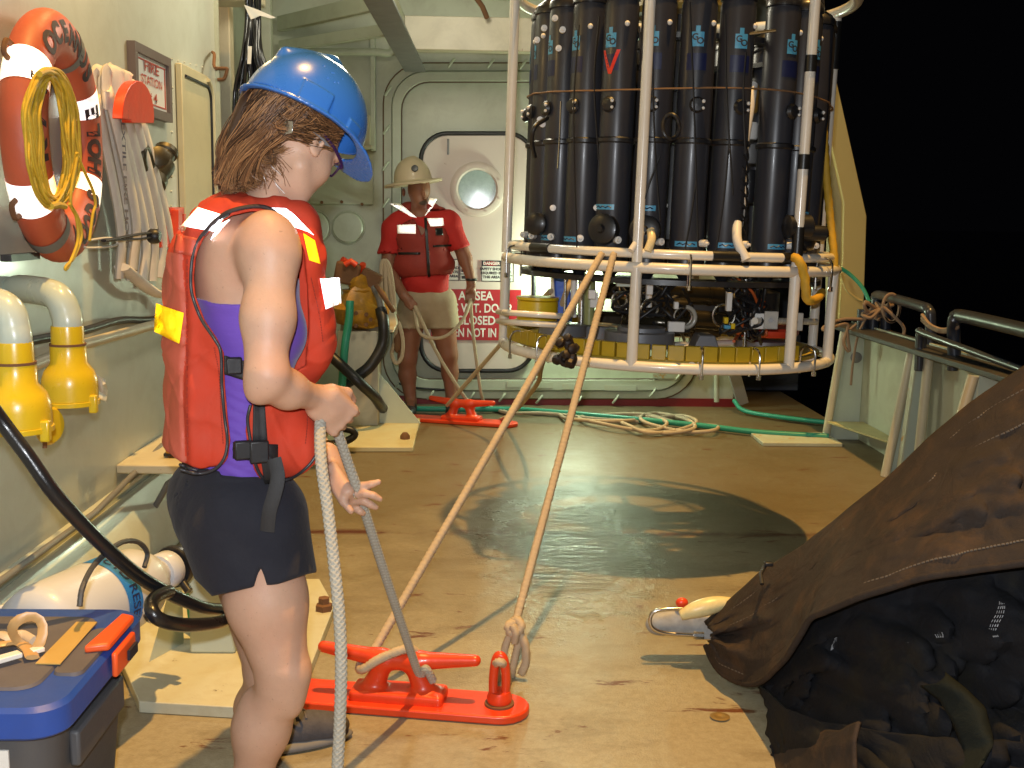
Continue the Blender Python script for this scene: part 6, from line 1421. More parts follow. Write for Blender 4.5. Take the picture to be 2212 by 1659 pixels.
solid('tank_top', tank, tlo, thi, .006, m_purple, wm, relax=0, prims=torso)
# vest: padded shell with a deep armhole and open side
m_vest = M('orange_vest_nylon', (.52, .047, .020), .75, var=.10, vscale=6, bmp=.30, bscale=18, bdist=.006, dirt=.30, dcol=(.36, .10, .07), rscale=5, spec=.22)
m_vfade = M('faded_orange_nylon', (.50, .095, .055), .65, var=.14, vscale=5, bmp=.35, bscale=40, bdist=.003, dirt=.45, dcol=(.34, .14, .09), rscale=4, stretch=(1, 1, .4))
vt = [Ell(P_(520, 950, 2.45), (.135, .165, .11), AX3, .05), Ell(P_(528, 840, 2.45), (.135, .165, .14), AX3, .05), Ell(P_(530, 700, 2.45), (.145, .178, .17), AX3, .05), Ell(P_(530, 590, 2.46), (.125, .170, .14), AX3, .05),
      Cone(P_(500, 520, 2.46), P_(520, 500, 2.33), .07, .05, .04), Cone(P_(505, 520, 2.46), P_(560, 510, 2.62), .07, .05, .04), Ell(P_(530, 462, 2.45), (.098, .115, .050), AX3, .04), Cone(P_(450, 492, 2.36), P_(425, 560, 2.36), .038, .05, .04), Cone(P_(480, 470, 2.35), P_(600, 462, 2.35), .035, .032, .03), Cone(P_(480, 470, 2.55), P_(600, 462, 2.55), .04, .035, .03),
      # fullness of the padding: back panel, breast pocket and lower front
      Ell(P_(408, 640, 2.43), (.05, .12, .14), AX3, .05), Ell(P_(412, 850, 2.42), (.052, .13, .15), AX3, .05), Ell(P_(430, 965, 2.42), (.07, .13, .07), AX3, .04), Ell(P_(655, 560, 2.38), (.045, .08, .12), AX3, .04), Ell(P_(668, 715, 2.42), (.055, .10, .105), AX3, .05), Ell(P_(640, 960, 2.43), (.055, .12, .085), AX3, .04),
      Cone(P_(600, 470, 2.38), P_(655, 560, 2.33), .035, .04, .03)]
vyL = np.array((440, 455, 470, 520, 560, 640, 700, 745, 800, 900, 960, 1000, 1025, 1060)); vxL = np.array((515, 495, 470, 432, 424, 427, 450, 480, 488, 495, 500, 488, 460, 380))
vyR = np.array((440, 470, 520, 600, 700, 800, 870, 910, 960, 1000, 1035, 1060)); vxR = np.array((560, 612, 640, 652, 630, 580, 541, 533, 538, 548, 562, 640))
def proj(P):
    v = (P - CAM) @ ROT; return CXP + v[:, 0] / -v[:, 2] * FPX, CYP - v[:, 1] / -v[:, 2] * FPX
AXC = P_(530, 700, 2.45)
def slotcoord(P):
    """fore-and-aft place and height on her side, in photo units at her right side"""
    q = P - AXC; a = q @ fd; b_ = q @ rd
    X_ = (AXC + fd * a[:, None] + rd * .15 + UP * q[:, 2:3]); x, y = proj(X_); return x, y, b_
SLOT = np.array([(545, 456), (500, 466), (468, 487), (440, 515), (424, 550), (419, 600), (423, 640), (442, 690), (470, 732), (484, 762), (486, 830), (492, 900), (498, 950), (492, 990), (470, 1018), (430, 1045), (430, 1120), (600, 1120), (566, 1045), (549, 1015), (536, 970), (530, 930), (535, 900), (545, 870), (590, 830), (660, 790), (668, 700), (662, 600), (656, 540), (636, 503), (604, 474), (575, 460)], float)
def poly2(x, y, V):
    d = np.full(len(x), 1e9); ins = np.zeros(len(x), bool); n = len(V)
    for i in range(n):
        a, b = V[i], V[(i + 1) % n]; e = b - a; wx, wy = x - a[0], y - a[1]; t = np.clip((wx * e[0] + wy * e[1]) / (e @ e), 0, 1)
        d = np.minimum(d, (wx - e[0] * t) ** 2 + (wy - e[1] * t) ** 2)
        c = (a[1] > y) != (b[1] > y); xc_ = a[0] + (y - a[1]) / (b[1] - a[1] if b[1] != a[1] else 1) * e[0]; ins ^= c & (x < xc_)
    return np.sqrt(d) * np.where(ins, -1, 1)
def vest(P):
    d = field(vt, P)
    x, y, b_ = slotcoord(P); xl_ = np.interp(y, vyL, vxL); xr_ = np.interp(y, vyR, vxR); s = P[:, 1] * 0 + 2.35 / FPX
    slot = np.minimum(x - xl_, xr_ - x) * s                # >0 inside the side opening
    px_, py_ = proj(P); near_ = -poly2(px_, py_, SLOT) * s
    slot = np.where(b_ > 0, near_, slot)
    slot = np.minimum(slot, (np.abs(b_) - .05) * 1.5)
    ztop = np.where(y < 455, 1, 0)
    inner = -(field(torso, P) - .004)
    hemr = np.interp(x, (330, 400, 440, 500, 555, 600, 640, 690, 740), (985, 1012, 1022, 1000, 1040, 1046, 1036, 985, 930)); hem = (y - hemr) * s * .9
    neck = .066 - np.linalg.norm((P - P_(606, 392, 2.43)) * (1, 1, .75), axis=1)
    X3, Y3, Z3 = P[:, 0], P[:, 1], P[:, 2]
    wr = .0050 * np.sin(Z3 * 34 + X3 * 42 + 2 * np.sin(Z3 * 23)) * np.clip(np.sin(Z3 * 9 + X3 * 12), 0, 1)
    wr = .6 * wr + .0035 * (1 - np.abs(np.sin(Z3 * 26 + X3 * 37 + 1.5 * np.sin(X3 * 21 + Y3 * 15)))) ** 3 - .0035 * (1 - np.abs(np.sin(Z3 * 19 - X3 * 30 + 1.3 * np.sin(Z3 * 17)))) ** 4
    px_, py_ = proj(P); sm_ = px_ - (399 + 3 * np.sin(py_ * .02)); wr = wr - .007 * np.exp(-(sm_ / 5.0) ** 2) * (Y3 < 2.5) + .003 * np.exp(-((sm_ - 14) / 9.0) ** 2)
    v = np.maximum.reduce([d - wr, slot * .95, hem])
    v = -smin(-v, -neck, .02)
    return np.maximum(v, inner)
vo = solid('life_vest', vest, np.array((-.86, 2.10, zpx(1075))), np.array((-.22, 2.80, zpx(395))), .005, [m_vest, m_vfade], wm, relax=0, prims=vt, matfun=lambda C: ((proj(C)[0] < 399 + 3 * np.sin(proj(C)[1] * .02)) & (proj(C)[1] > 545)).astype(int))
P0 = lambda xy, off=.003, fn=vest: hits(fn, xy, 3.6, 1.7, off)
m_pipe = M('black_piping', (.03, .03, .035), .4)
edgeL = [(x - 5, y) for x, y in ((500, 462), (466, 484), (438, 512), (422, 550), (417, 600), (421, 640), (440, 690), (468, 732), (482, 762), (484, 830), (490, 900), (496, 950), (490, 988), (468, 1014), (432, 1023), (395, 1014))]
MB().tube(P0(crom([np.array((a, b, 0.)) for a, b in edgeL], 5) if False else [tuple(q[:2]) for q in crom([np.array((a, b, 0.)) for a, b in edgeL], 5)], .003), .0036, 8).build('edge_piping', m_pipe, vo, smooth=80)
edgeR = [(532, 875), (526, 905), (530, 940), (538, 985), (550, 1020), (566, 1041)]
MB().tube(P0([(x + 9, y) for x, y in [tuple(q[:2]) for q in crom([np.array((a, b, 0.)) for a, b in edgeR], 5)]], .003), .0036, 8).build('edge_piping', m_pipe, vo, smooth=80)
for hemp in (((388, 1003), (400, 1008), (412, 1012), (425, 1016)), ((572, 1038), (600, 1040), (636, 1030), (668, 1004), (690, 972))):
    MB().tube(P0([tuple(q[:2]) for q in crom([np.array((a, b, 0.)) for a, b in hemp], 5)], .002), .0034, 8).build('edge_piping', m_pipe, vo, smooth=80)
m_st = M('vest_seam_thread', (.30, .03, .015), .8)
for sm in (((462, 750), (472, 800), (476, 860), (478, 900), (482, 960)), ((404, 560), (404, 700), (404, 850), (406, 990)), ((640, 800), (655, 850), (664, 900), (660, 960)), ((672, 600), (690, 680), (698, 740))):
    pts_ = P0([tuple(q[:2]) for q in crom([np.array((a, b, 0.)) for a, b in sm], 10)], .0012); mbs = MB()
    for i_ in range(len(pts_) - 1): mbs.tube([pts_[i_], pts_[i_] * .3 + pts_[i_ + 1] * .7], .0011, 4)
    mbs.build('stitching', m_st, vo, kind='stuff')
# black mesh lining round the armhole
MB().tube(P0([tuple(q[:2]) for q in crom([np.array((a, b, 0.)) for a, b in ((438, 508), (464, 478), (498, 456), (545, 446), (580, 450), (610, 470))], 5)], .002), .009, 8, flat=.5).build('mesh_lining', M('black_red_mesh', (.035, .022, .022), .7, bmp=.6, bscale=200), vo, smooth=80)
def ctap(nm, quad, mat, nu=10, nv=6, off=.004, par=vo, fn=vest): return cloth_patch(nm, fn, quad, nu, nv, off, mat, par, .002, 3.6, 1.7)
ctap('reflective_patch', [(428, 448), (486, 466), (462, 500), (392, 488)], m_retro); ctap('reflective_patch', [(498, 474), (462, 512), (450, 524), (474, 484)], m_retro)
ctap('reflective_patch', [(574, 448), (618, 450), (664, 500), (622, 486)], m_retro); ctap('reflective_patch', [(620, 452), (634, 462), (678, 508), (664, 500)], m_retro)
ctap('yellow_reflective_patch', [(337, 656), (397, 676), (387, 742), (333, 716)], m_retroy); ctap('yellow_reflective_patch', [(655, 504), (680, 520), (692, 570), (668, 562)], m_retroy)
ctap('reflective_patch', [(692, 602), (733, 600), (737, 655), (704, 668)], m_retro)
ctap('shoulder_patch', [(382, 505), (432, 516), (424, 555), (375, 545)], M('dull_orange_patch', (.45, .06, .03), .5, bmp=.3))
# straps, buckles
m_web = M('black_webbing', (.018, .018, .020), .6, bmp=.5, bscale=300, stretch=(1, 1, 3))
def union(P): return np.minimum(vest(P), fb(P))
tk = lambda P: np.minimum(vest(P), tank(P))
def strap(quad, nm='strap', nu=12, nv=4, off=.007, par=wm): return cloth_patch(nm, tk, quad, nu, nv, off, m_web, par, .004, 3.6, 1.7)
strap([(486, 768), (486, 808), (530, 822), (528, 780)], nu=6); strap([(503, 955), (503, 990), (600, 1000), (600, 960)], nu=10)
strap([(548, 870), (572, 872), (578, 965), (545, 965)], nv=3, nu=10); strap([(560, 972), (592, 990), (606, 1040), (572, 1046)], nu=8, off=.012); 
bt = [P_(592, 990, 2.27), P_(600, 1030, 2.26), P_(592, 1070, 2.255), P_(582, 1105, 2.255), P_(577, 1148, 2.26)]
MB().tube(crom(bt, 5), .015, 8, flat=.18, up=(0, 1, 0)).build('strap_tail', m_web, wm, smooth=50)
B0 = hits(tk, [(525, 972)], 3.6, 1.7, .012)[0]; MB().box(B0, (.036, .016, .040), (fd, rd, UP)).build('buckle', m_black, wm, bevel=.004)
B0 = hits(tk, [(560, 976)], 3.6, 1.7, .016)[0]; MB().box(B0, (.040, .014, .048), (fd, rd, UP)).build('buckle', m_black, wm, bevel=.004)
B0 = hits(tk, [(505, 790)], 3.6, 1.7, .012)[0]; MB().box(B0, (.034, .014, .036), (fd, rd, UP)).build('strap_slider', m_black, wm, bevel=.004)
# shorts
m_short = M('black_shorts', (.010, .0105, .018), .9, var=.25, vscale=7, bmp=.4, bscale=16, bdist=.012, sheen=.05)
sh_pr = [Ell(P_(500, 1070, 2.46), (.138, .180, .11), AX3, .04), Ell(P_(484, 1112, 2.46), (.108, .17, .11), AX3, .04), Cone(P_(545, 1130, 2.37), P_(575, 1330, 2.34), .118, .118, .05), Cone(P_(520, 1130, 2.56), P_(570, 1330, 2.60), .112, .112, .05), Cone(P_(500, 1150, 2.38), P_(545, 1330, 2.38), .10, .10, .04)]
lowb = [p for p in body if p.lo[2] < zpx(1050) and p.hi[2] > zpx(1300) and p.hi[0] < -.30 and p.hi[2] - p.lo[2] > .15]
def shorts(P):
    d = np.minimum(field(sh_pr, P), field(lowb, P) - .009); x, y = proj(P)
    hem = (y - np.interp(x, (350, 400, 458, 548, 600, 665, 720), (1150, 1230, 1288, 1268, 1262, 1240, 1230))) * .001
    hem = np.where(P[:, 1] > 2.48, (y - 1262) * .001, hem)
    nd = np.abs(x - 563) - np.interp(y, (1225, 1240, 1262, 1290), (0, 6, 13, 18)); notch = np.where((P[:, 1] < 2.45), np.minimum(-nd, (y - 1225)) * .001, -1)
    wst = P[:, 2] - np.where((P - P_(500, 1000, 2.45)) @ fd < -.045, zpx(998), zpx(1006)) + .012 * ((P - P_(500, 1000, 2.45)) @ fd) / .15
    wr = .004 * np.sin(P[:, 0] * 34 + P[:, 2] * 10 + 2 * np.sin(P[:, 2] * 12))
    o_ = -(fb(P) - .003)
    return np.maximum.reduce([d - wr, hem, wst, notch, -(fb(P) + .004)])
solid('shorts', shorts, np.array((-.86, 2.16, zpx(1300))), np.array((-.22, 2.80, zpx(975))), .006, m_short, wm, relax=0, prims=sh_pr)
# shoes
m_shoe = M('dark_grey_mesh_shoe', (.07, .065, .07), .8, var=.4, vscale=60, bmp=.7, bscale=120); m_sole = M('shoe_sole', (.16, .155, .15), .7); m_lace = M('shoe_lace', (.10, .09, .10), .8)
for an, sgn in ((aR, 0), (aL, 1)):
    g = np.array((an[0], an[1], 0)); f_ = fd if sgn == 0 else _n((.93, .36, 0)); r_ = np.array((f_[1], -f_[0], 0)); ax3 = (f_, r_, UP)
    sp = [Ell(g + f_ * .0 + UP * .05, (.055, .042, .05), ax3, .02), Ell(g + f_ * .09 + UP * .045, (.08, .045, .045), ax3, .03), Ell(g + f_ * .155 + UP * .038, (.055, .043, .035), ax3, .02), Cone(g + UP * .04, g + UP * .10 + f_ * .01, .045, .042, .02)]
    fsh = lambda P, sp=sp: np.maximum(field(sp, P), .012 - P[:, 2])
    so = solid('shoe', fsh, g + (-.16, -.16, 0), g + (.26, .26, .16), .006, m_shoe, wm)
    sl = [Ell(g + f_ * .07 + UP * .012, (.15, .052, .022), ax3, .01)]
    solid('shoe_sole', lambda P, sl=sl: np.maximum(field(sl, P), .002 - P[:, 2]), g + (-.16, -.16, -.01), g + (.28, .28, .05), .006, m_sole, so)
    for k in range(5):
        c = g + f_ * (.045 + .022 * k) + UP * (.098 - .008 * k)
        MB().tube([c - r_ * .028, c + UP * .008, c + r_ * .028], .0035, 6, smooth=3).build('lace', m_lace, so)
    c = g + f_ * .05 + UP * .115
    MB().tube([c, c + r_ * .03 + UP * .02, c + r_ * .045 + f_ * .03, c + r_ * .02 + f_ * .02, c], .003, 6, smooth=5).build('lace', m_lace, so); MB().tube([c, c - r_ * .03 + UP * .015, c - r_ * .04 + f_ * .04, c - r_ * .02 + f_ * .02, c], .003, 6, smooth=5).build('lace', m_lace, so)
    MB().tube([g + f_ * .0 + UP * .10 + np.array((math.cos(t) * .04, math.sin(t) * .04, .012)) for t in np.linspace(0, 6.28, 17)[:-1]], .010, 8, closed=True).build('shoe_collar', m_shoe, so)
# watch and ring on the left hand
wd = _n(wL - eL); q = wL - wd * .015; a_, b_, _ = frame_from(wd)
MB().tube([q + (a_ * math.cos(t) + b_ * math.sin(t)) * .029 for t in np.linspace(0, 6.283, 21)[:-1]], .006, 8, closed=True).build('bracelet', M('gold_metal', (.6, .4, .15), .25, 1.0), wm)
q = P_(770, 1067, 2.495); a_, b_, _ = frame_from(P_(788, 1066, 2.49) - P_(758, 1070, 2.51)); MB().tube([q + (a_ * math.cos(t) + b_ * math.sin(t)) * .0105 for t in np.linspace(0, 6.283, 17)[:-1]], .0022, 6, closed=True).build('finger_ring', m_steel, wm)
# ---- hair
m_hair, nt, b = nodes_of('brown_hair'); c = mixc(nt, noise(nt, 22, 5, .7), (.10, .042, .018), (.28, .135, .058)); nt.links.new(c, b.inputs['Base Color']); b.inputs['Roughness'].default_value = .34; b.inputs['Specular IOR Level'].default_value = .6
m_hd = M('dark_brown_lock', (.050, .024, .012), .38, var=.3, vscale=20); m_hl = M('golden_brown_lock', (.38, .19, .078), .36, var=.3, vscale=20)
hprims = [Ell(H(-.020, 0, .022), (.090, .076, .088), HA, .02), Ell(P_(552, 262, 2.42), (.044, .062, .07), None, .03), Ell(P_(530, 325, 2.42), (.036, .052, .07), None, .03), Ell(P_(512, 370, 2.42), (.030, .048, .035), None, .03)]
def hairf(P):
    d = field(hprims, P); q = P - HC; f_ = q @ hf; u_ = q @ hu
    return np.maximum(d, (f_ - (-.034 + .35 * np.clip(u_ - .0, -.05, .1))) * .8) + .004 * np.sin(P[:, 0] * 160 + 3 * np.sin(P[:, 2] * 30))
ho = solid('hair', hairf, HC - (.26, .16, .18), HC + (.12, .16, .16), .006, m_hd, wm)
HP, HT = [], []; rnd = random.Random(21); SPX = 2.42 / FPX
for c_k in range(120):
    # each lock starts on the back of the skull under the hat, falls in waves and curls at the nape
    th = rnd.uniform(-1.3, 1.1) if c_k > 60 else rnd.uniform(-.3, 1.1); u0 = rnd.uniform(.0, .07)
    st = HC + hf * (-.022 - .094 * math.cos(th)) + hs * .080 * math.sin(th) + hu * u0
    side = math.sin(th); fx = rnd.random() ** .9
    ex, ey = 472 + 84 * fx, rnd.uniform(372, 420) - 26 * fx
    end = P_(ex, ey, 2.42 - .070 * side)
    if c_k % 9 == 0: th = 1.15; st = HC + hf * (-.022 - .094 * math.cos(th)) + hs * .080 * math.sin(th) + hu * u0; ex, ey = rnd.uniform(556, 596), rnd.uniform(318, 352); end = P_(ex, ey, 2.348)
    lf = -12 - 26 * (1 - fx); w1, w2, phs = rnd.uniform(4, 14), rnd.uniform(-16, -5), rnd.uniform(-1, 1)
    (sx_, sy_) = px_at(*st)
    path = [st]
    for t, wv in ((.22, lf * .55), (.42, lf + w1), (.62, lf * .8 - w1 * .6), (.82, lf * .4 + w2 * .6)):
        x_ = sx_ * (1 - t) + ex * t + wv; y_ = sy_ * (1 - t) + ey * t; dpt = st[1] * (1 - t) + end[1] * t - .026 * max(0, side) * math.sin(math.pi * t) + .004 * phs
        path.append(P_(x_, y_, dpt))
    path += [end, end + np.array((rnd.uniform(.0, .026), rnd.uniform(-.01, .01), rnd.uniform(-.012, .012)))]
    tone = rnd.choice((0, 0, 1, 2)) if fx > .35 else rnd.choice((0, 0, 2, 1))
    for k in range(52):
        o_ = np.array((rnd.gauss(0, .0052), rnd.gauss(0, .005), rnd.gauss(0, .003))); tw = rnd.uniform(-.5, .5); f2 = rnd.uniform(.7, 1.25)
        HP.append([p + o_ * (1.0 + .5 * math.sin(i * 1.3 + tw)) * f2 for i, p in enumerate(path)]); HT.append(tone if rnd.random() < .55 else rnd.choice((0, 1, 2)))
def strands(paths, tones, rad, name, mats, par, sub=4):
    A_ = np.array(paths); S_, K_, _ = A_.shape; E = np.concatenate([2 * A_[:, :1] - A_[:, 1:2], A_, 2 * A_[:, -1:] - A_[:, -2:-1]], 1); o_ = []
    for i in range(1, K_):
        p0, p1, p2, p3 = E[:, i - 1], E[:, i], E[:, i + 1], E[:, i + 2]
        for q_ in range(sub):
            t = q_ / sub; o_.append(.5 * (2 * p1 + (p2 - p0) * t + (2 * p0 - 5 * p1 + 4 * p2 - p3) * t * t + (3 * p1 - p0 - 3 * p2 + p3) * t ** 3))
    o_.append(A_[:, -1]); C_ = np.stack(o_, 1); n_ = C_.shape[1]; T_ = np.gradient(C_, axis=1); T_ /= np.linalg.norm(T_, axis=2, keepdims=True) + 1e-9
    a_ = np.cross(T_, np.array((0.3, 1.0, 0.1))); a_ /= np.linalg.norm(a_, axis=2, keepdims=True) + 1e-9; b_ = np.cross(T_, a_)
    r_ = rad * (1 - .75 * np.linspace(0, 1, n_) ** 2)[None, :, None]; V_ = np.stack([C_ + r_ * (a_ * math.cos(x) + b_ * math.sin(x)) for x in (0, 2.094, 4.189)], 2)
    base = (np.arange(S_)[:, None] * n_ + np.arange(n_ - 1)[None]) * 3; F_ = []
    for k in range(3):
        l = (k + 1) % 3; F_.append(np.stack([base + k, base + l, base + 3 + l, base + 3 + k], -1).reshape(-1, 4))
    me = bpy.data.meshes.new(name); me.from_pydata(V_.reshape(-1, 3).tolist(), [], np.concatenate(F_).tolist()); me.shade_smooth()
    tt_ = np.repeat(np.array(tones), n_ - 1); me.polygons.foreach_set('material_index', np.concatenate([tt_] * 3).astype(np.int32))
    o = link_mesh(name, me, mats, par); o['kind'] = 'stuff'; return o
for k in range(900):     # hair swept back from the temple over the ear
    st = H(rnd.uniform(-.03, .045), .0775, rnd.uniform(.000, .060)); ee = H(rnd.uniform(-.095, -.06), .060 + rnd.uniform(-.01, .01), rnd.uniform(-.05, .04)); md = st * .5 + ee * .5 + hs * rnd.uniform(.006, .014) - hu * rnd.uniform(0, .010)
    q0 = [st, st * .75 + md * .25, md, md * .5 + ee * .5 + hs * .003, ee, ee - hf * .004, ee - hf * .008]; HP.append(q0[:len(HP[0])]); HT.append(rnd.choice((0, 1, 1, 2)))
strands(HP, HT, .00095, 'hair_strands', [m_hair, m_hd, m_hl], ho)
mb = MB()
for k in range(150):    # short wisps at the temple and nape
    st = H(rnd.uniform(-.04, .04), .077, rnd.uniform(.005, .055)); e = st + hf * rnd.uniform(-.05, -.01) + hu * rnd.uniform(-.045, -.005) + hs * rnd.uniform(-.006, .006)
    mb.tube(crom([st, st * .5 + e * .5 + hs * .006, e], 4), (lambda t: .0010 * (1 - .7 * t)), 3, caps=False)
for k in range(46):
    st = P_(rnd.uniform(540, 604), rnd.uniform(330, 370), 2.352); e = st + (rnd.uniform(.0, .03), -.004, rnd.uniform(-.05, -.015)); mb.tube(crom([st, st * .5 + e * .5 + (rnd.uniform(-.012, .012), -.006, 0), e], 4), .0008, 3, caps=False)
mb.build('stray_hairs', m_hair, ho, smooth=80, kind='stuff')
# ---- glasses
m_gl = M('dark_glasses_frame', (.03, .01, .06), .3, coat=.5)
gl = MB().tube([H(-.005, .080, .012), H(.04, .079, .008), H(.082, .066, .002), H(.092, .06, -.004)], .0035, 8, smooth=4).build('glasses', m_gl, wm)
for s_ in (1, -1):
    MB().tube([H(.098 - .012 * abs(math.cos(t)), s_ * (.034 + .026 * math.cos(t)), -.002 + .017 * math.sin(t)) for t in np.linspace(0, 6.283, 21)[:-1]], .0025, 7, closed=True).build('lens_rim', m_gl, gl)
MB().tube([H(-.005, -.080, .012), H(.04, -.079, .008), H(.088, -.062, .0)], .003, 8, smooth=4).build('temple_arm', m_gl, gl)
# ---- hard hat
hf2 = _n((.80 * .88, .60 * .88, -.49)); hs = _n(np.cross(hf2, UP)); hu = np.cross(hs, hf2); hf = hf2; HA = (hf, hs, hu)
m_hat = M('blue_hard_hat', (.035, .155, .52), .28, var=.05, vscale=8, bmp=.08, bscale=90, coat=.35)
HO = HC + hu * .048 - hf * .004
def Hh(f, s, u): return HO + hf * f + hs * s + hu * u
hh_ = thing('hard_hat', 'blue hard hat worn by the woman holding the rope', 'hard hat', HO)
dome = Ell(HO, (.138, .118, .140), HA)
ridge = [Cone(Hh(-.10, 0, .095), Hh(.0, 0, .136), .014, .016, .02), Cone(Hh(.0, 0, .136), Hh(.10, 0, .09), .016, .014, .02)]
def hat(P):
    q = P - HO; f_, s_, u_ = q @ hf, q @ hs, q @ hu
    d = smin(dome.d(P), field(ridge, P), .02)
    d = np.abs(d + .0025) - .0028; shell = np.maximum(d, -.002 - u_)
    rad = np.sqrt((f_ / (.147 + .045 * np.clip(f_ / .12, 0, 1) ** 2)) ** 2 + (s_ / (.128 - .01 * np.clip(f_ / .14, 0, 1))) ** 2)
    uc = -.004 - .018 * np.clip((f_ - .06) / .1, 0, 2) ** 1.5 * 1.2 - .006 * np.clip(-f_ / .15, 0, 1)
    inner = -np.minimum(dome.d(P) + .005, 1)
    brim = np.maximum.reduce([(rad - 1) * .13, np.abs(u_ - uc) - .0028, inner])
    b1 = np.maximum.reduce([np.abs(f_ + .045) - .032, np.abs(u_ - .018) - .022, np.abs(dome.d(P)) - .006, -s_])
    b2 = np.maximum.reduce([np.abs(f_ - .062) - .020, np.abs(u_ - .010) - .012, np.abs(dome.d(P)) - .005, -s_])
    return smin(smin(smin(shell, brim, .006), b1, .004), b2, .004)
solid('shell', hat, HO - .22, HO + .22, .0033, m_hat, hh_, relax=1, prims=[Ell(HO, (.21, .16, .17), HA)])
# suspension: grey nape strap and plate
pq = hits(lambda P: np.minimum(hairf(P), fb(P)), [(596, 258), (634, 262), (632, 288), (598, 296)], 3.6, 1.7, .036)
MB().add([p for p in pq] + [p + np.array((0, -.004, 0)) for p in pq], [(0, 1, 2, 3), (4, 7, 6, 5), (0, 4, 5, 1), (1, 5, 6, 2), (2, 6, 7, 3), (3, 7, 4, 0)]).build('ratchet_plate', m_steel, hh_, bevel=.001)
pq = hits(lambda P: np.minimum(hairf(P), fb(P)), [(634, 256), (700, 300), (715, 318), (632, 290)], 3.6, 1.7, .010)
MB().add(pq, [(0, 1, 2, 3)]).build('suspension_strap', M('grey_headband', (.11, .11, .12), .5), hh_)
# ---- ropes in her hands
def mkrope(pts, r, label, name='working_rope'):
    P = dense(pts, 10, .0018); o = MB().tube(P, r, 32, rfun=braid(520, 5, .17)).build(name, m_wrope, None, pts[1], smooth=80); tag(o, label, 'rope'); return o
m_wrope = M('grey_white_braided_rope', (.36, .34, .285), .85, var=.12, vscale=60, bmp=.5, bscale=400, bdist=.001, dirt=.25, dcol=(.3, .27, .2))
mkrope([wR + hx * .055 + hy * .02 + hz * .03, P_(700, 880, 2.37), P_(692, 915, 2.33), P_(694, 1000, 2.26), P_(708, 1100, 2.22), P_(722, 1220, 2.18), P_(733, 1330, 2.15), P_(737, 1440, 2.13), P_(734, 1560, 2.12), P_(729, 1660, 2.11), P_(722, 1800, 2.10), P_(715, 2000, 2.12)], .0118, 'thick grey braided rope hanging from the woman\'s hand to the deck', 'hanging_rope')
mkrope([wR + hx * .06 + hy * .02 + hz * .02, P_(712, 885, 2.40), P_(728, 930, 2.42), P_(752, 1000, 2.47), P_(780, 1080, 2.52), P_(830, 1235, 2.68), P_(875, 1370, 2.85), P_(905, 1455, 2.98), h1 + ux1 * .08 + (0, -.035, .13), h1 + ux1 * .10 + (0, -.01, .085)], .0112, 'grey braided rope running from the woman\'s hands to the near cleat', 'working_rope')
rope('cleat_turn', [h1 + ux1 * .07 + (0, .03, .13), h1 + ux1 * .03 + (0, -.01, .175), h1 - ux1 * .05 + (0, -.035, .15), h1 - ux1 * .10 + (0, -.035, .115), h1 - ux1 * .115 + (0, .005, .105), h1 - ux1 * .10 + (0, .035, .12)], .0125, 'turn of tan rope crossing over the horns of the near cleat', rf=bz)
# ---------------------------------------------------------------- the man by the door
MY = 7.75
m_mskin = skin('man_skin', (.28, .12, .07), .5)
mo = thing('person', 'man in cream brimmed hat, red shirt and shorts standing by the door', 'person', (PY(920, 885, MY)[0], MY, 0))
q = lambda x, y, dy=0.0: PY(x, y, MY + dy)
XA = (np.array((1, 0, 0.)), np.array((0, 1, 0.)), UP)
mb_ = []; A = mb_.append
A(Ell(q(925, 655), (.165, .115, .13), XA, .03)); A(Ell(q(918, 590), (.165, .12, .16), XA, .06)); A(Ell(q(912, 520), (.175, .115, .17), XA, .05)); A(Cone(q(858, 478), q(968, 474), .06, .06, .05))
A(Cone(q(905, 475), q(905, 430), .058, .052, .03)); A(Ell(q(905, 408, -.01), (.078, .092, .10), XA, .02)); A(Ell(q(908, 436, -.05), (.048, .05, .045), XA, .03)); A(Cone(q(914, 412, -.095), q(917, 426, -.115), .012, .014, .01)); A(Ell(q(872, 415), (.012, .02, .03), XA, .01))
A(Cone(q(848, 490), q(838, 580, -.02), .062, .050, .03)); A(Cone(q(838, 580, -.02), q(872, 638, -.18), .046, .032, .03)); A(Cone(q(978, 488), q(1005, 560, .0), .060, .048, .03)); A(Cone(q(1005, 560), q(1018, 608, -.08), .044, .030, .03))
# hands with fingers
for (x0, y0, x1, y1) in ((872, 638, 893, 660), (1018, 612, 1016, 645)):
    A(Cone(q(x0, y0, -.18 if x0 < 900 else -.08), q((x0 + x1) / 2, (y0 + y1) / 2, -.19 if x0 < 900 else -.09), .030, .036, .02))
    for k in range(4):
        o_ = (k - 1.5) * 5.5; dy = -.20 if x0 < 900 else -.10
        nx, ny = (-.7, .7) if x0 < 900 else (1, .0)
        a1 = q((x0 + x1) / 2 + nx * o_, (y0 + y1) / 2 + ny * o_ + 3, dy); a2 = q(x1 + nx * o_, y1 + ny * o_ * .8 + 2, dy - .02); a3 = q(x1 + nx * o_ - 2, y1 + 10 - abs(o_) * .4, dy + .015)
        A(Cone(a1, a2, .0125, .0115, .006)); A(Cone(a2, a3, .0115, .0095, .004))
    A(Cone(q(x0 + 6, y0 + 4, -.2 if x0 < 900 else -.11), q(x0 + 14 if x0 < 900 else x0 - 11, y0 + 20, -.22 if x0 < 900 else -.13), .014, .011, .008))
A(Cone(q(888, 690), q(880, 772), .098, .066, .04)); A(Cone(q(880, 772), q(880, 810, .02), .062, .060, .03)); A(Cone(q(880, 810, .02), q(888, 868), .058, .038, .03)); A(Cone(q(955, 690), q(968, 765), .098, .066, .04)); A(Cone(q(968, 765), q(972, 805, .02), .062, .058, .03)); A(Cone(q(972, 805, .02), q(975, 862), .056, .038, .03))
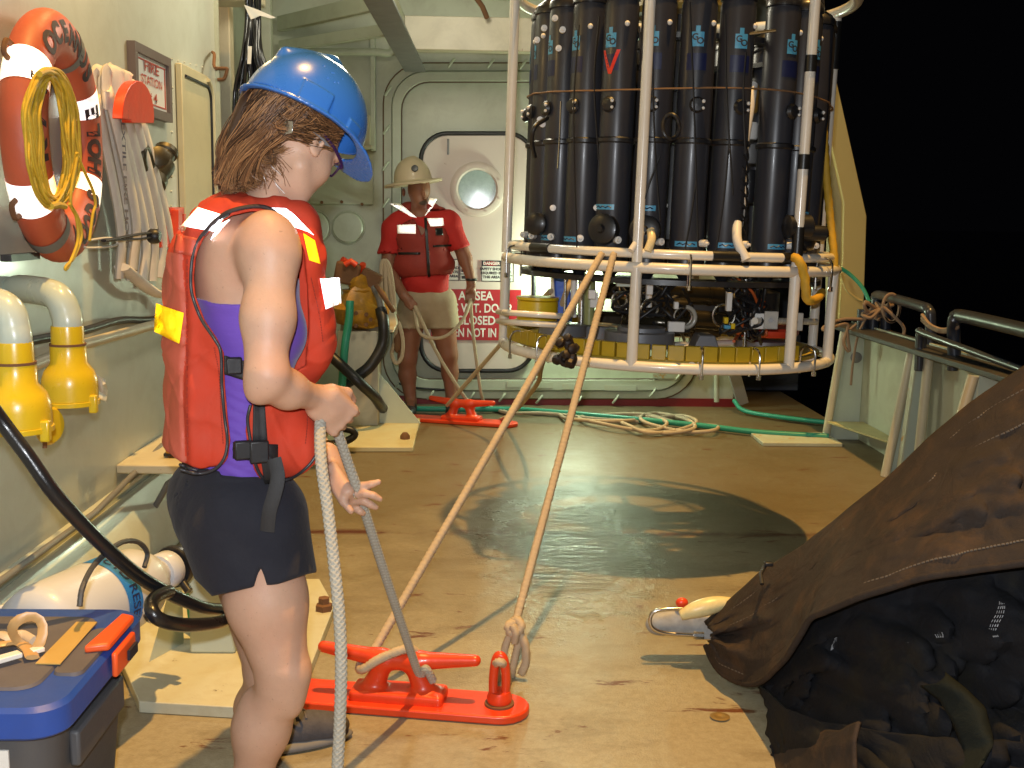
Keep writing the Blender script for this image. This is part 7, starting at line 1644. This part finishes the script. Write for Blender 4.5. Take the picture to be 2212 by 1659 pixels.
A(Cone(q(888, 868), q(886, 880, -.08), .036, .032, .02)); A(Cone(q(975, 862), q(978, 878, -.08), .036, .032, .02))
fm_ = lambda P: field(mb_, P)
lo, hi = np.min([p.lo for p in mb_], 0) - .02, np.max([p.hi for p in mb_], 0) + .02
solid('body', fm_, lo, hi, .009, m_mskin, mo, prims=mb_, relax=0)
m_shirt = M('red_tshirt', (.50, .018, .014), .8, var=.12, vscale=8, bmp=.4, bscale=14, bdist=.01)
mz = lambda y: PY(915, y, MY)[2]
sprims = [Ell(q(920, 610), (.180, .135, .15), XA, .05)] + [Ell(q(912, 530), (.19, .13, .17), XA, .05), Cone(q(860, 480), q(966, 477), .075, .075, .05), Cone(q(850, 492), q(838, 560, -.01), .078, .076, .04), Cone(q(976, 490), q(994, 540), .076, .074, .04)]
def shirt(P):
    x, y = proj(P); slv = np.where(x < 870, y - 548 + (x - 840) * .0, np.where(x > 962, y - 540 + (x - 985) * .35, -99)) * .0032
    slv = np.where(np.abs(P[:, 0] - q(915, 600)[0]) < .17, -1, slv)
    nk = .075 - np.linalg.norm((P - q(905, 447, -.02)) * (1, 1, .8), axis=1)
    wr = .006 * np.sin(P[:, 2] * 30 + P[:, 0] * 18)
    return np.maximum.reduce([field(sprims, P) - wr, (y - 640 - 4 * np.sin(x * .05)) * .0032, slv, nk])
solid('tshirt', shirt, lo + (0, 0, .6), np.array((hi[0], hi[1], mz(440))), .010, m_shirt, mo)
m_sht = M('stained_khaki_shorts', (.40, .31, .20), .85, var=.15, vscale=8, bmp=.4, bscale=16, bdist=.008, dirt=.4, dcol=(.22, .13, .05))
kp = [Ell(q(925, 645), (.185, .135, .12), XA, .04), Cone(q(892, 665), q(884, 725), .112, .110, .04), Cone(q(952, 665), q(962, 725), .112, .110, .04)]
solid('khaki_shorts', lambda P: np.maximum.reduce([np.minimum(field(kp, P), field([mb_[0]] + [p for p in mb_ if isinstance(p, Cone) and p.ra == .098], P) - .012) + .004 * np.sin(P[:, 0] * 40), (proj(P)[1] - 710) * .0032, (618 - proj(P)[1]) * .0032]), lo + (0, 0, .4), np.array((hi[0], hi[1], mz(600))), .010, m_sht, mo)
m_mv = M('dull_red_vest', (.30, .028, .018), .7, var=.2, vscale=9, bmp=.4, bscale=16, bdist=.008, dirt=.4, dcol=(.13, .02, .015))
vp = [Ell(q(913, 570), (.225, .16, .15), XA, .06), Ell(q(912, 515), (.215, .155, .17), XA, .06), Cone(q(868, 470), q(885, 455, .04), .06, .05, .04), Cone(q(958, 468), q(930, 455, .04), .06, .05, .04), Cone(q(880, 455, .08), q(930, 455, .08), .06, .06, .04)]
def mvest(P):
    x, y = proj(P); fr_ = P[:, 1] < MY
    vneck = np.where(fr_, (16 - np.abs(x - 912) - np.clip((y - 455), 0, 200) * .42 + 8) * .0032, -1); slit = np.where(fr_, (1.6 - np.abs(x - (920 + (y - 500) * .05))) * .0032, -1)
    arm = np.maximum(np.maximum((834 - x), (x - 988)) * .0032, -1)
    return np.maximum.reduce([field(vp, P), (y - 600) * .0032, vneck, slit, arm * .9, -(field(sprims, P) - .006)])
vm = solid('life_vest', mvest, lo + (0, 0, .6), np.array((hi[0], hi[1], mz(438))), .009, m_mv, mo)
PM = lambda nm, quad, mat, off=.006: cloth_patch(nm, lambda P: np.minimum(mvest(P), shirt(P)), quad, 6, 4, off, mat, vm, .003, 9.5, 6.5)
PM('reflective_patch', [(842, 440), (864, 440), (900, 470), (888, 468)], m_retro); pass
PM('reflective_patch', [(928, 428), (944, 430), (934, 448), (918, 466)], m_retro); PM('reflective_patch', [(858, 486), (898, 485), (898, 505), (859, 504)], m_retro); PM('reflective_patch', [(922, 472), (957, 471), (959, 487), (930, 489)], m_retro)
PM('chest_badge', [(940, 493), (956, 492), (957, 508), (941, 509)], m_tape); PM('zip', [(916, 470), (922, 470), (930, 598), (924, 598)], m_black, .008)
PM('pocket_flap', [(860, 545), (908, 545), (908, 550), (860, 550)], m_tape, .004); PM('pocket_flap', [(935, 530), (975, 528), (975, 532), (935, 534)], m_tape, .004)
for x in (886, 978):
    g = PY(x, 888, MY); g = np.array((g[0], MY - .03, 0)); sp = [Ell(g + (0, 0, .05), (.05, .06, .05), XA, .02), Ell(g + (0, -.10, .04), (.05, .10, .04), XA, .03)]
    solid('shoe', lambda P, sp=sp: np.maximum(field(sp, P), .004 - P[:, 2]), g + (-.1, -.25, 0), g + (.1, .1, .13), .009, m_black, mo)
wq = q(1018, 604, -.08); MB().tube([wq + (.033 * math.cos(t), .033 * math.sin(t), .0) for t in np.linspace(0, 6.28, 17)[:-1]], .009, 8, closed=True).build('wrist_watch', m_black, mo)
# beard shade and brimmed hat
bd = [Ell(q(909, 437, -.065), (.040, .035, .030), XA, .01)]
solid('goatee', lambda P: field(bd, P), q(890, 455, -.2), q(930, 420, .1), .009, M('grey_brown_beard', (.10, .07, .05), .9, bmp=.6, bscale=200), mo)
m_chat = M('cream_hat', (.62, .50, .33), .5, var=.05, bmp=.1, coat=.15)
hq = q(888, 392, -.01)
bh = thing('brimmed_hard_hat', 'cream full brim hat worn by the man by the door', 'hat', hq)
t_ = _n((.985, 0, .12)); tu = _n(np.cross(t_, (0, 1, 0))); tu = tu if tu[2] > 0 else -tu; HX = (t_, np.array((0, 1.0, 0)), tu)
hc = q(892, 390, -.01); crown = Ell(hc, (.125, .13, .155), HX)
def mhat(P):
    v = P - hc; a, b2, u = v @ HX[0], v @ HX[1], v @ HX[2]; cr = np.maximum(np.abs(crown.d(P) + .004) - .009, -.002 - u)
    r_ = np.sqrt((a / .20) ** 2 + (b2 / .20) ** 2); br = np.maximum.reduce([(r_ - 1) * .18, np.abs(u + .01 + .03 * np.clip(r_ - .6, 0, 1) - .10 * np.clip(a - .10, 0, 1) ) - .009, -(crown.d(P) + .01)])
    rid = Cone(hc + tu * .10 - t_ * .06, hc + tu * .14 + t_ * .02, .02, .022).d(P); return smin(smin(cr, br, .012), rid, .02)
solid('shell', mhat, hc - .26, hc + .26, .008, m_chat, bh)
MB().lathe([(.022, 0), (.024, .004), (.020, .010), (1e-4, .011)], hits(mhat, [(896, 364)], 9.5, 6.5, .002)[0], (.0, -1, .25), 18).build('round_badge', m_tape, bh)
# lines in the man's hands
rope('hand_line', [q(893, 655, -.2), q(905, 680, -.25), PY(940, 755, 7.52), PY(985, 830, 7.50), PY(1020, 880, 7.52), h2 + (.08, .0, .11)], .0125, 'tan rope running from the man\'s right hand down to the far cleat', step=.03, n=8)
rope('hand_line', [q(893, 655, -.2), q(905, 715, -.25), q(930, 730, -.28), q(965, 725, -.28), q(1000, 690, -.22), q(1016, 650, -.13)], .0115, 'slack bight of tan rope between the man\'s two hands', step=.03, n=8)
rope('hand_line', [q(1016, 645, -.13), PY(1022, 720, 7.6), PY(1032, 800, 7.62), PY(1042, 860, 7.66), PZ(1060, 880, .02), PZ(1095, 890, .02)], .0115, 'tan rope falling from the man\'s left hand to the deck', step=.03, n=8)
rs_.rotation_euler = (0, R_(1.2), 0)
